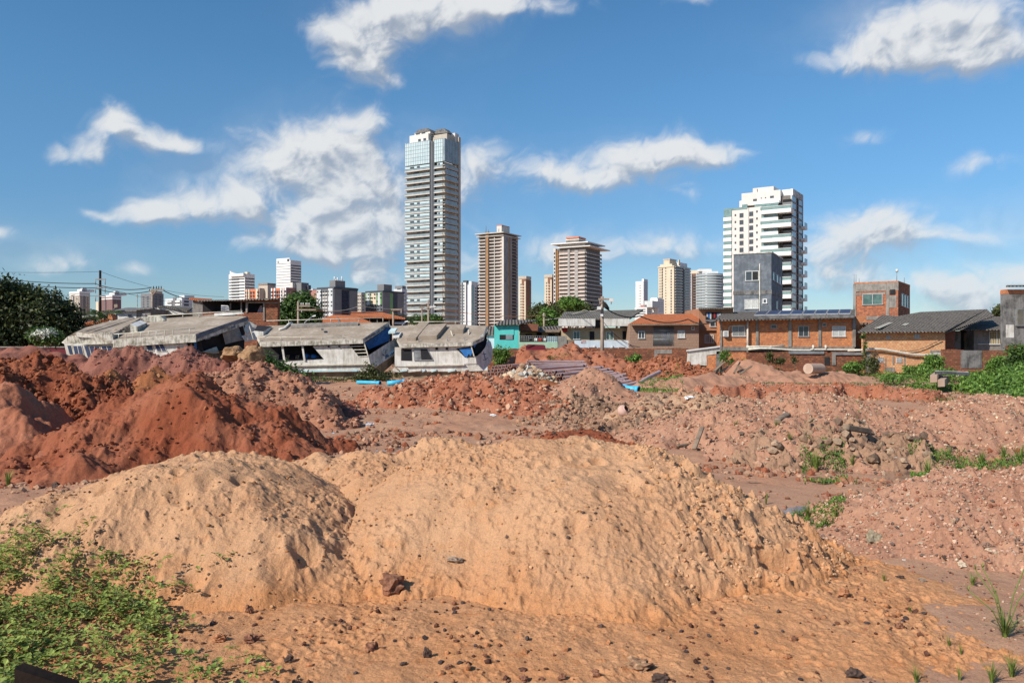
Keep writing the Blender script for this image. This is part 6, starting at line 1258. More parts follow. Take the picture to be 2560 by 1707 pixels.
tree('leafy_tree', 'wide olive green tree in front of the squat construction tower', 1430, 850, 125, [(1420,778,34,18),(1455,785,30,18),(1395,785,26,20),(1470,795,20,12),(1425,760,20,8)], OL, 700, 14, .26, 4, .45, .2, 'trees behind the beige bungalow')
tree('leafy_tree', 'small light green tree just left of the beige bungalow roof', 1370, 850, 108, [(1368,793,16,18),(1358,803,12,10),(1378,806,12,8)], BR, 260, 14, .2, 5, .32, .15, 'trees behind the beige bungalow')
tree('leafy_tree', 'bright green sunlit crown at the foot of the squat construction tower', 1425, 850, 118, [(1425,757,22,7),(1440,762,12,6)], BR, 160, 14, .24, 6, .35, .15, 'trees behind the beige bungalow')
tree('leafy_tree', 'little distant tree seen left of the blackened house at the right edge', 2502, 850, 150, [(2500,778,14,7),(2506,772,9,6),(2495,785,6,5)], OL, 120, 12, .3, 7, .4, .18)
tree('leafy_tree', 'low spreading green tree at the foot of the tallest tower', 1075, 850, 150, [(1075,797,26,6),(1050,803,20,5),(1095,800,10,5)], MD, 260, 12, .26, 8, .35, .18)
tree('flowering_bush', 'rounded bush covered with white flowers before the huge dark tree', 112, 862, 62, [(115,842,26,12),(100,840,18,14),(138,846,14,9)], MD, 260, 14, .12, 9, .25, .06, kind='bush')
t = [o for o in COL.objects if o.name == 'flowering_bush'][0]
leaf_cloud('white_flowers', [(*P(112, 836, 61.6), .85, .7, .42), (*P(100, 832, 61.6), .5, .5, .3)], 120, 7, .11, ((.6,.6,.5), (.7,.7,.6), (.75,.75,.68)), t, 10, .1)
def palm(label, px, pytop, Y, s, seed, n=11):
    b = (PX(px, Y), Y, GZ); t = thing('palm_tree', label, 'palm', b, group='palms behind the boats'); h = PZ(pytop, Y)-GZ; rng = random.Random(seed)
    MB().tube([(0,0,0), (.1,0,h*.5), (0,0,h)], .16, 7, r2=.1).build('trunk', BARK, t); V = []; Fq = []; C = []
    for k in range(n):
        a = 2*math.pi*k/n+rng.uniform(-.2, .2); up = rng.uniform(.5, 1.3); pts = []
        for i in range(7):
            u = i/6; r = s*u*math.cos(up*.5); z = h+s*(math.sin(up)*u-.75*u*u*(1.2 if up < .9 else .7)); pts.append(Vector((math.cos(a)*r, math.sin(a)*r, z)))
        side = Vector((-math.sin(a), math.cos(a), 0))
        for i in range(6):
            for sd in (-1, 1):
                for q in (.25, .75):
                    p = pts[i].lerp(pts[i+1], q); d = (pts[i+1]-pts[i]).normalized(); tip = p+side*sd*s*.26*(1.1-i/7)+d*s*.1-Vector((0,0,s*.1)); w = d*s*.03
                    bI = len(V); V += [p-w, p+w, tip]; Fq.append((bI, bI+1, bI+2)); g = rng.uniform(.6, 1.3); C += [(.05*g,.09*g,.02*g,1)]*3
    npmesh('frond', np.array([tuple(v) for v in V]), np.array(Fq), LEAF, False, t, {'col': ('FLOAT_COLOR', np.array(C))})
palm('palm with upright fronds beside the black cross pole', 236, 798, 90, 2.6, 1, 9); palm('full palm crown just right of the black cross pole', 262, 796, 92, 2.2, 2, 14); palm('broad palm at the left foot of the tallest tower', 1018, 803, 130, 2.9, 3, 16); palm('smaller palm beside the pole at the tallest tower foot', 1042, 803, 128, 1.9, 4, 12)
# bushes and creepers standing against walls and boats
def bush(label, Y, lobes, cols, nclump, size, seed, name='creeper', cat='creeper', per=12, cr=.25, group=None):
    px = sum(l[0] for l in lobes)/len(lobes); t = thing(name, label, cat, (PX(px, Y), Y, .1), group=group)
    L = [(*P(l[0], l[1], Y), l[2]*Y/F, min(l[2], 30)*Y/F*.8, l[3]*Y/F) for l in lobes]
    leaf_cloud('foliage', L, nclump, per, size, cols, t, seed, cr); mb = MB()
    for i, l in enumerate(L): mb.tube([(l[0]-t.location[0]+.1, 0, 0), (l[0]-t.location[0], l[1]-Y, l[2]-.1)], .04, 5)
    mb.build('stem', BARK, t); return t
bush('thick dark green weeds below the boulders against the middle boat', 52, [(640,915,30,20),(680,925,36,22),(720,940,34,18),(655,895,16,8),(750,950,26,8),(610,905,20,9)], MD, 520, .12, 31, 'weed_bush', 'bush')
bush('bright weed clump sprouting under the bow of the middle boat', 66, [(925,930,10,16),(940,945,22,8),(905,945,12,6)], OL, 130, .12, 32, 'weed_bush', 'bush')
bush('bright creeper hanging over the brick wall right of the right boat', 80, [(1256,885,14,10),(1250,900,10,16),(1240,880,8,6)], BR, 150, .13, 33)
bush('green creeper slanting up the brick wall below the brown bungalow', 79, [(1590,893,10,7),(1575,903,12,8),(1565,910,8,6)], BR, 110, .12, 34, cr=.16)
bush('creeper on the wall under the air conditioner end of the brick house', 79, [(1815,888,10,12),(1825,905,10,8),(1805,895,5,14)], BR, 60, .1, 35, cr=.15)
bush('dark creeper in the middle of the wall below the solar panels', 79, [(1925,893,8,12),(1950,903,12,7),(1985,898,6,8)], OL, 80, .1, 36, cr=.15)
bush('light green shrub left of the corrugated roof house corner', 76, [(2133,915,14,7),(2120,920,9,6),(2146,920,7,6)], BR, 130, .12, 37, 'shrub', 'bush', cr=.18)
bush('thin creeper climbing the left corner of the corrugated roof house', 78.5, [(2161,900,3,22),(2163,870,2,16),(2158,838,4,8)], MD, 60, .09, 38, cr=.1)
bush('leafy creeper climbing the right end of the corrugated roof house wall', 74, [(2325,905,9,14),(2345,905,8,16),(2310,920,16,6),(2275,923,14,5)], BR, 230, .12, 39, cr=.18)
bush('rounded creeper mound on the crumbling wall near the right edge', 70, [(2498,908,16,10),(2515,915,14,8),(2485,918,12,8)], BR, 260, .12, 40)
bush('tall dense creeper spilling over the wall at the right edge', 64, [(2545,895,18,24),(2565,880,14,20),(2535,925,24,16),(2530,875,8,8),(2575,920,20,30)], MD, 420, .13, 41)
bush('small dry shrub against the corner of the corrugated roof house', 76.5, [(2183,915,8,14),(2180,900,5,8)], OL, 80, .1, 42, 'shrub', 'bush')
# the bank of creepers that has swallowed the right side
def bank():
    L = []; rng = random.Random(5)
    for (qx, qy, Y, rx, ry) in ((2310,972,56,40,4),(2380,978,54,50,5),(2455,972,53,60,8),(2530,962,52,60,18),(2600,950,52,70,30),(2460,948,60,40,8),(2550,935,60,40,16),(2500,988,49,50,6),(2575,985,49,60,14),(2230,945,62,30,4),(2340,932,68,40,4)):
        q = P(qx, qy, Y); k = Y/F; L.append((q[0], q[1], q[2], rx*k, 2.2, ry*k))
    o = leaf_cloud('creeper_bank', L, 1900, 12, .11, BR, None, 61, .26); tag(o, 'bank of bright green creepers swallowing the right side of the lot', None, None, 'stuff')
bank()
# ground cover no one could count
def inpoly(x, y, poly):
    ins = np.zeros(x.shape, bool); n = len(poly); j = n-1
    for i in range(n):
        xi, yi = poly[i]; xj, yj = poly[j]
        c = ((yi > y) != (yj > y)) & (x < (xj-xi)*(y-yi)/(yj-yi+1e-9)+xi); ins ^= c; j = i
    return ins
def gpt(px, py): Y = CZ*F/(py-CY); return (PX(px, Y), Y)
def cover(label, poly, n, size, hgt, cols, seed, patch=1.0, thr=0.0, name='ground_cover', blade=.5):
    W = [gpt(*p) for p in poly]; xs = [w[0] for w in W]; ys = [w[1] for w in W]; rng = np.random.default_rng(seed)
    x = rng.uniform(min(xs), max(xs), n*3); y = rng.uniform(min(ys), max(ys), n*3); m = inpoly(x, y, W) & (fbm(x*patch, y*patch, 3, seed)+.25*rng.normal(size=n*3) > thr); x, y = x[m][:n], y[m][:n]; n = len(x)
    if n == 0: return
    hh = np.clip(.5+fbm(x*patch*.8, y*patch*.8, 2, seed+1), .15, 1.4)*hgt; z = H(x, y)+hh*rng.random(n)**.6
    p = np.stack([x, y, z], 1); up = np.stack([rng.normal(size=n)*.5, rng.normal(size=n)*.5, blade+rng.random(n)], 1); up /= np.linalg.norm(up, axis=1)[:, None]
    a = np.cross(up, rng.normal(size=(n, 3))); a /= np.linalg.norm(a, axis=1)[:, None]; s = size*(.5+rng.random(n))[:, None]
    V = np.stack([p-up*s, p+a*s*.4, p+up*s, p-a*s*.4], 1).reshape(-1, 3); t = rng.random((n, 1)); c0, c1, c2 = [np.array(c) for c in cols]
    c = np.where(t < .5, c0+(c1-c0)*t*2, c1+(c2-c1)*(t-.5)*2); col = np.repeat(np.concatenate([c, np.ones((n, 1))], 1), 4, 0)
    o = npmesh(name, V, np.arange(n*4).reshape(-1, 4), LEAF, False, attr={'col': ('FLOAT_COLOR', col)}); tag(o, label, None, None, 'stuff')
cover('lush low creeper and grass spreading over the right side of the lot', [(2230,928),(2700,915),(2800,1000),(2560,992),(2420,975),(2300,958)], 26000, .10, .5, BR, 51, .3, -.35)
cover('grass strip in front of the corrugated roof house and crumbling wall', [(2060,925),(2500,925),(2480,945),(2250,945),(2040,940)], 12000, .10, .45, MD, 52, .3, -.3)
cover('sparse grass along the foot of the perimeter walls', [(1560,928),(2160,926),(2200,944),(1950,944),(1560,942)], 8000, .09, .3, MD, 53, .2, .0)
cover('thin grass patches between the gravel mounds', [(1850,955),(2450,965),(2400,1010),(2150,1000),(1850,985)], 6000, .06, .16, MD, 54, .35, .15)
cover('grass beside the sky blue pipe end', [(1590,958),(1700,955),(1710,985),(1600,985)], 5000, .06, .2, BR, 55, .3, -.3)
cover('weeds along the hulls of the boats', [(690,935),(1010,936),(1000,956),(700,956)], 7000, .09, .35, OL, 56, .3, -.1)
cover('fresh green weeds at the foot of the grey debris heap', [(2000,1150),(2110,1150),(2120,1200),(2010,1205)], 2600, .035, .30, BR, 81, .9, .0)
cover('fresh green weeds along the damp strip at the right', [(2270,1150),(2700,1140),(2700,1195),(2400,1190),(2280,1205)], 7000, .035, .28, BR, 82, .7, .1)
cover('weeds round the small puddle', [(1930,1290),(2120,1295),(2110,1330),(1960,1345)], 3500, .022, .16, BR, 83, 1.2, .05)
cover('small weeds dotted over the pink gravel mound', [(1800,1030),(2200,1030),(2250,1110),(1800,1120)], 2600, .03, .12, BR, 84, .8, .42)
cover('grass tufts between the pipes', [(1370,945),(1430,945),(1430,960),(1370,960)], 1200, .07, .3, MD, 57, .3, -.3)
# ---- grass tufts, each a thing
def tuft_mesh(n, h, w, seed, lean=.7, cols=((.10,.16,.03), (.25,.32,.07))):
    rng = random.Random(seed); V = []; Fq = []; C = []
    for k in range(n):
        a = rng.uniform(0, 6.283); L_ = h*rng.uniform(.5, 1); le = lean*rng.uniform(.2, 1.1); d = Vector((math.cos(a), math.sin(a), 0)); s = Vector((-math.sin(a), math.cos(a), 0))*w; b = d*rng.uniform(0, .06*h)
        g = rng.random(); c = tuple(cols[0][i]*(1-g)+cols[1][i]*g for i in range(3))+(1,); prev = None
        for i in range(6):
            u = i/5; p = b+d*(L_*le*u**1.7)+Vector((0, 0, L_*(u-.42*le*u*u))); ww = s*(1-u*.95); bi = len(V); V += [p-ww, p+ww]; C += [c, c]
            if i: Fq.append((bi-2, bi-1, bi+1, bi))
    me = npmesh('tmp', np.array([tuple(v) for v in V]), np.array(Fq), LEAF, False, attr={'col': ('FLOAT_COLOR', np.array(C))}); m = me.data; bpy.data.objects.remove(me); return m
TU = [tuft_mesh(40, .32, .006, 1), tuft_mesh(26, .22, .005, 2), tuft_mesh(60, .40, .008, 3, .5), tuft_mesh(16, .16, .004, 4, .3)]
spots = [(2210,1452,1,.8,'on a little dirt lump right of the big sand mound'),(2372,1612,1,.7,'left of the tall sedge plant'),(2402,1634,3,1.0,'between the sedge plant and the orange apron'),(2432,1462,1,1.1,'standing alone behind the tall sedge plant'),(2275,1535,3,.9,'on the flat right of the orange apron'),(2040,1178,2,1.9,'the biggest at the foot of the grey debris heap'),(2022,1145,1,1.8,'just above the biggest tuft by the debris heap'),(2130,1165,0,1.3,'right of the biggest tuft by the debris heap'),
 (1975,1130,0,1.2,'on the front of the pink gravel mound, left of the biggest tuft'),(1840,1055,0,1.0,'leftmost on the pink gravel mound'),(1940,1090,0,.9,'above left on the pink gravel mound'),(1962,1050,1,1.2,'near the crest of the pink gravel mound'),(2030,1068,1,1.1,'on the crest right of the dark block'),(2320,1195,2,1.7,'right of the debris heap toes'),(2345,1165,2,1.4,'behind the puddle edge at the right'),(2370,1150,2,1.4,'at the right of the middle puddle'),(2455,1165,2,1.5,'beside the yellow flowers near the right edge'),(2510,1155,2,1.7,'second from the right edge in the middle'),(2550,1160,2,1.9,'at the right edge behind the near gravel mound'),
 (2430,1180,1,1.5,'front of the yellow flowers'),(2060,1210,3,1.5,'alone on the wet flat, left'),(2140,1210,3,1.7,'alone on the wet flat, right'),(1915,1260,3,2.0,'beside the right flank of the big sand mound'),(1990,1305,0,1.3,'left at the small puddle'),(2020,1300,2,1.0,'in the middle at the small puddle'),(2060,1298,0,1.2,'right at the small puddle'),(2090,1305,1,1.2,'rightmost at the small puddle'),(1975,1325,2,.9,'in front of the small puddle'),
 (1810,1100,1,1.0,'beside the end of the long grey board'),(20,1215,2,1.3,'at the left edge below the rust red mound'),(900,985,1,1.4,'alone before the blue pipe near the middle boat'),(2290,1705,1,1.1,'cut by the bottom edge, left of the corner'),(2480,1706,0,1.0,'cut by the bottom edge near the right corner'),(2400,1700,3,1.3,'at the bottom edge between two others'),(2530,1690,0,1.1,'in the bottom right corner'),(640,1690,3,1.0,'thin, right of the vines at the bottom')]
for (qx, qy, k, s, w_) in spots:
    x, y = gpt(qx, qy); 
    for _ in range(6):   # walk the sight line down to the terrain
        z = H1(x, y); Yn = (CZ-z)*F/(qy-CY); y = .5*(y+Yn); x = PX(qx, y)
    o = bpy.data.objects.new('grass_tuft', TU[k]); COL.objects.link(o); o.location = (x, y, H1(x, y)-.01); o.rotation_euler = (0, 0, qx); o.scale = (s, s, s); tag(o, 'grass tuft '+w_, 'grass tuft', 'grass tufts on the lot')
x, y = gpt(2512, 1612); z = H1(x, y); t = thing('sedge_plant', 'tall sedge with arching blades and seed heads at the lower right', 'plant', (x, y, z))
o = bpy.data.objects.new('blades', tuft_mesh(70, .42, .007, 9, 1.1)); COL.objects.link(o); o.parent = t
for k, (dx, h_) in enumerate(((-.30,.95),(-.22,.98),(-.08,.6),(.28,1.05),(.42,.9),(-.38,.65))):
    mb = MB(); mb.tube([(0,0,0),(dx*.35,0,h_*.45),(dx,.05,h_*.78)], .006, 5); s_ = mb.build('flower_stalk', LEAFG if 'LEAFG' in globals() else M['tgreen'], t)
    s_.data.materials.clear(); s_.data.materials.append(paint('stalk_green', (.12,.18,.04)) if k == 0 else SG) if k else None
    if k == 0: SG = paint('stalk_green', (.12,.18,.04), (.16,.2,.05)); s_.data.materials.append(SG)
    hm = tuft_mesh(14, .09, .006, 20+k, 1.2, ((.2,.22,.05), (.35,.36,.10))); ho = bpy.data.objects.new('seed_head', hm); COL.objects.link(ho); ho.parent = s_; ho.location = (dx, .05, h_*.78)
# ---- foreground vines
def vines():
    rng = np.random.default_rng(78); poly = [(-60,1330),(60,1335),(130,1290),(190,1300),(210,1380),(330,1420),(470,1425),(600,1400),(590,1450),(470,1500),(480,1560),(440,1600),(560,1640),(600,1720),(560,1800),(-300,1900),(-500,1500)]
    dense = [(-60,1370),(120,1390),(250,1430),(330,1500),(370,1570),(320,1640),(340,1720),(300,1800),(-400,1900),(-400,1400)]
    V = []; Fq = []; C = []; SV = []; SF = []; N = 11000
    x = rng.uniform(-8.5, -2.2, N); y = 6.0+7.5*rng.random(N)**1.3; z = H(x, y); qx = CX+x/y*F; qy = CY+(CZ-z)/y*F
    keep = (rng.random(N) < .40) & (fbm(x*1.6, y*1.6, 3, 5) > -.28) & inpoly(qx, qy, poly) & (inpoly(qx, qy, dense) | (rng.random(N) < .22)); x, y = x[keep], y[keep]
    sx = []; 
    for i in range(len(x)):
        L_ = rng.uniform(.15, .6); a = rng.uniform(0, 6.283); k = int(L_/.045)+2; da = rng.normal(scale=.25, size=k); ang = a+np.cumsum(da); px_ = x[i]+np.cumsum(np.cos(ang))*.045; py_ = y[i]+np.cumsum(np.sin(ang))*.045
        sx.append((px_, py_, rng.uniform(.01, .26), rng.random()))
    allx = np.concatenate([s[0] for s in sx]); ally = np.concatenate([s[1] for s in sx]); allz = H(allx, ally); o = 0
    for (px_, py_, h_, g) in sx:
        k = len(px_); zz = allz[o:o+k]+h_*np.sin(np.linspace(.3, 2.6, k))+.015; o += k; b = len(SV)
        for j in range(k):
            SV += [(px_[j]-.0025, py_[j], zz[j]), (px_[j]+.0025, py_[j], zz[j]+.003)]
            if j: SF.append((b+2*j-2, b+2*j-1, b+2*j+1, b+2*j))
        for j in range(1, k):
            for q in range(rng.integers(1, 4)):
                c = np.array([px_[j], py_[j], zz[j]]); a2 = rng.uniform(0, 6.283); el = rng.uniform(-.2, .8); d = np.array([math.cos(a2)*math.cos(el), math.sin(a2)*math.cos(el), math.sin(el)]); s = rng.uniform(.035, .085); w = np.cross(d, [0, 0, 1]); w = w/np.linalg.norm(w)*s*.36; up = np.array([0, 0, s*.18])
                c = c+d*.012; b2 = len(V); V += [c, c+d*s*.5+w+up*.3, c+d*s*1.1-up, c+d*s*.5-w+up*.3]; Fq.append((b2, b2+1, b2+2, b2+3)); t = min(1, max(0, .5*g+.5*rng.random())); cc_ = np.array([.10,.16,.025])*(1-t)+np.array([.44,.50,.12])*t; C += [(*cc_, 1)]*4
    ob = npmesh('vine_cover', np.array(V), np.array(Fq), LEAF, False, attr={'col': ('FLOAT_COLOR', np.array(C))}); tag(ob, 'leafy creeping vines over the lower left corner', None, None, 'stuff')
    nb = len(SV); cs = np.tile([.16,.10,.05,1], (nb, 1)); ob = npmesh('vine_runners', np.array(SV), np.array(SF), LEAF, False, attr={'col': ('FLOAT_COLOR', cs)}); tag(ob, 'thin reddish runners of the creeping vines in the lower left', None, None, 'stuff')
vines()
# ================================================================ stones, clods, pipes, poles, litter
STONE = attr_mat('stone_and_clod', rough=.9, bump=.006, gs=30, spec=.2)
def icos(sub, seed, amp=.28, fr=1.3):
    import bmesh
    bm = bmesh.new(); bmesh.ops.create_icosphere(bm, subdivisions=sub, radius=1); rng = random.Random(seed); v = np.array([tuple(q.co) for q in bm.verts]); f = np.array([[q.index for q in g.verts] for g in bm.faces]); bm.free()
    n = pn(v[:, 0]*fr+seed*3.1, v[:, 1]*fr+v[:, 2]*1.7*fr, seed)+.6*pn(v[:, 2]*fr*2+seed, v[:, 0]*fr*2-v[:, 1]*fr*2, seed+3)
    for k in range(5):   # facets
        d = np.array([rng.gauss(0, 1) for _ in range(3)]); d /= np.linalg.norm(d); t = v@d; c = rng.uniform(.55, .85); v = v-np.outer(np.maximum(t-c, 0), d)
    return v*(1+amp*n)[:, None]*np.array([1, rng.uniform(.7, 1), rng.uniform(.55, .9)]), f
T2 = [icos(2, s) for s in range(5)]; T1 = [icos(1, s+9, .3) for s in range(6)]
def stones(label, xy, size, cols, seed, T=T1, name='loose_stones', embed=.35, smooth=False, kind='stuff'):
    rng = np.random.default_rng(seed); n = len(xy); z = H(xy[:, 0], xy[:, 1]); VV = []; FF = []; CC = []; o = 0; pick = rng.integers(0, len(T), n); cols = np.array(cols)
    for ti, (v, f) in enumerate(T):
        m = pick == ti; k = m.sum()
        if not k: continue
        s = size[m][:, None, None]; a = rng.uniform(0, 6.283, k); ca, sa = np.cos(a)[:, None], np.sin(a)[:, None]
        x = v[None, :, 0]*ca-v[None, :, 1]*sa; y = v[None, :, 0]*sa+v[None, :, 1]*ca; w = np.stack([x, y, np.repeat(v[None, :, 2], k, 0)*rng.uniform(.7, 1.3, k)[:, None]], -1)*s
        w += np.stack([xy[m, 0], xy[m, 1], z[m]+size[m]*(1-2*embed)*.6], -1)[:, None, :]; VV.append(w.reshape(-1, 3)); FF.append((f[None]+(np.arange(k)*len(v))[:, None, None]+o).reshape(-1, 3)); o += k*len(v)
        c = cols[rng.integers(0, len(cols), k)]*rng.uniform(.75, 1.2, (k, 1)); CC.append(np.repeat(np.concatenate([c, np.ones((k, 1))], 1), len(v), 0))
    if not VV: return
    ob = npmesh(name, np.concatenate(VV), np.concatenate(FF), STONE, smooth, attr={'col': ('FLOAT_COLOR', np.concatenate(CC))}); tag(ob, label, None, None, kind)
def on_mound(key, n, seed, dens=None, front=None):
    fn, (x0, x1, y0, y1) = MOUNDS[key]; rng = np.random.default_rng(seed); x = rng.uniform(x0, x1, n*3); y = rng.uniform(y0, y1, n*3); z = fn(x, y); m = (z > ground_h(x, y)+.02) & (z >= H(x, y)-.01)
    if dens: m &= fbm(x*dens, y*dens, 3, seed)+.3*rng.normal(size=len(x)) > .05
    return np.stack([x[m], y[m]], 1)[:n]
def sz(n, a, b, seed, p=3): return a+(b-a)*np.random.default_rng(seed).random(n)**p
RED = ((.26,.08,.035),(.32,.11,.05),(.20,.06,.03)); PNK = ((.43,.24,.155),(.48,.31,.2),(.36,.19,.12),(.40,.22,.14),(.50,.38,.27),(.30,.12,.07),(.14,.10,.08)); SND = ((.5,.27,.12),(.42,.2,.08),(.25,.12,.06),(.12,.08,.06)); TAN = ((.42,.28,.18),(.55,.45,.34),(.3,.2,.14),(.2,.17,.14)); DRK = ((.10,.045,.03),(.16,.07,.04),(.07,.05,.045),(.26,.11,.06))
keys = list(MOUNDS)
def K(s): return [k for k in keys if s in k][0]
for (kk, n, a, b, cols, nm, sd, dn) in (('large pale sand', 5000, .007, .034, SND+((.5,.29,.15),(.55,.32,.17)), 'pebbles', 1, 1.3), ('pitted pale', 4500, .007, .036, SND+((.5,.29,.15),(.55,.32,.17)), 'pebbles', 2, 1.5), ('flat apron', 6500, .007, .045, DRK+((.45,.2,.09),), 'clods', 3, .8), ('lumpy low sand', 700, .012, .05, SND, 'clods', 4, None),
    ('big rust red', 5000, .015, .09, RED, 'clods', 5, .6), ('clumpy dark red earth', 4500, .02, .15, RED, 'clods', 6, None), ('ochre cut', 1500, .02, .1, ((.42,.2,.09),(.3,.1,.05)), 'clods', 7, None), ('tall purple red', 5000, .02, .10, ((.27,.1,.075),(.34,.15,.11)), 'clods', 8, None),
    ('brown clayey', 3500, .02, .16, ((.35,.165,.10),(.40,.21,.135),(.25,.11,.07)), 'clods', 9, None), ('long clumpy brick', 6500, .025, .17, ((.38,.15,.08),(.44,.2,.12),(.3,.1,.05),(.45,.28,.18)), 'clods', 10, None), ('peaked pinkish', 2500, .02, .10, PNK, 'gravel', 11, None),
    ('pale broken rubble', 900, .05, .26, ((.6,.48,.34),(.52,.36,.22),(.45,.42,.36),(.35,.22,.14)), 'rubble', 12, None), ('wide pink gravel', 11000, .015, .075, PNK, 'gravel', 13, None), ('heap of grey clods', 1300, .03, .2, ((.26,.165,.105),(.35,.24,.16),(.15,.10,.07),(.38,.22,.14)), 'rubble', 14, None),
    ('reddish gravel mound', 6000, .02, .08, PNK+((.62,.45,.3),(.55,.3,.18)), 'gravel', 15, None), ('near pink gravel', 14000, .008, .05, PNK+((.5,.27,.18),(.55,.35,.25)), 'gravel', 16, None), ('low grey brown bank', 4200, .03, .17, ((.30,.178,.112),(.36,.215,.135),(.24,.14,.09),(.40,.22,.13)), 'clods', 17, None),
    ('grey brown clod heap', 1500, .03, .18, ((.29,.175,.11),(.35,.21,.135),(.19,.115,.075)), 'clods', 18, None), ('tan clod', 2800, .03, .18, ((.41,.25,.155),(.35,.21,.135),(.25,.16,.11),(.40,.2,.12)), 'clods', 19, None), ('tall smooth red', 2200, .03, .22, RED, 'clods', 20, .3), ('wide clumpy red mound', 3000, .04, .28, ((.36,.14,.07),(.28,.1,.05)), 'clods', 21, None), ('small dark red pile', 500, .02, .1, RED, 'clods', 22, None), ('long low cut', 2500, .03, .14, ((.38,.15,.08),(.45,.25,.17)), 'clods', 23, None)):
    key = K(kk); xy = on_mound(key, n, sd*7, dn)
    if len(xy): stones('loose '+nm+' on the '+' '.join(key.split()[:5]), xy, sz(len(xy), a, b, sd), cols, sd, name='loose_'+nm, embed=.3)
xy = on_mound(K('large pale sand'), 14000, 99); xy = xy[(xy[:, 0] > 2.1+.35*np.sin(xy[:, 1]*3)) & (fbm(xy[:, 0]*1.5, xy[:, 1]*1.5, 3, 4) > -.1)][:2600]
stones('crumbling sand clods on the slumped right flank of the big sand mound', xy, sz(len(xy), .012, .055, 98, 3), ((.54,.31,.165),(.57,.33,.18),(.46,.23,.11)), 97, name='loose_clods', embed=.6)
def ground_scatter(label, x0, x1, y0, y1, n, a, b, cols, seed, dens=.3, thr=.1, name='loose_clods', wedge=True):
    rng = np.random.default_rng(seed); y = np.exp(rng.uniform(np.log(y0), np.log(y1), n*3)); x = rng.uniform(x0, x1, n*3)*(y if wedge else 1); z = H(x, y); m = (z < ground_h(x, y)+.01) & (fbm(x*dens, y*dens, 3, seed)+.25*rng.normal(size=len(x)) > thr)
    xy = np.stack([x[m], y[m]], 1)[:n]; s = sz(len(xy), a, b, seed, 3)*np.clip(xy[:, 1]/18, .45, 1.6); stones(label, xy, s, cols, seed, name=name)
ground_scatter('clods and clumps strewn over the churned middle of the lot', -.66, .66, 15, 60, 12000, .02, .12, ((.38,.21,.13),(.34,.16,.09),(.41,.25,.16),(.28,.14,.09),(.3,.1,.05)), 61)
ground_scatter('small pebbles on the smooth pinkish flat at the lower right', .25, .75, 7.5, 16, 2500, .008, .05, PNK+DRK, 62, .7, .15, 'loose_pebbles')
ground_scatter('crumbs of dark earth at the bottom of the picture', -.4, .5, 7.2, 9.5, 1500, .006, .03, DRK, 63, .9, .1, 'loose_crumbs')
# ---- single rocks
def on_ray(qx, qy):
    x, y = gpt(qx, qy)
    for _ in range(8): z = H1(x, y); y = .5*(y+(CZ-z)*F/(qy-CY)); x = PX(qx, y)
    return x, y, H1(x, y)
def rock(label, qx, qy, w, col, seed, hs=1.0, sub=3, name='rock', loc=None, sc=(1, 1, 1), grp=None):
    v, f = icos(sub, seed, .42 if sub < 4 else .16, 1.6 if sub < 4 else 1.1); x, y, z = loc or on_ray(qx, qy); s = w/F*y*.5; v = v*np.array([s*sc[0], s*.85*sc[1], s*hs*sc[2]]); v[:, 2] += s*hs*.45
    n = fbm(v[:, 0]/s*2.6+seed, v[:, 1]/s*2.6+v[:, 2]/s*1.9, 3, seed); v *= (1+.09*n)[:, None]; g = np.clip(.5+n*.7, 0, 1)[:, None]
    c = np.array(col[0])*(1-g)+np.array(col[1])*g; o = npmesh(name, v, f, STONE, False, attr={'col': ('FLOAT_COLOR', np.concatenate([c, np.ones((len(c), 1))], 1))}); o.location = (x, y, z); return tag(o, label, 'rock', grp)
RC = ((.11,.05,.035), (.34,.16,.09)); DC = ((.05,.04,.035), (.12,.07,.05)); GC = ((.22,.18,.15), (.38,.28,.2)); CCc = ((.36,.15,.07), (.42,.2,.1))
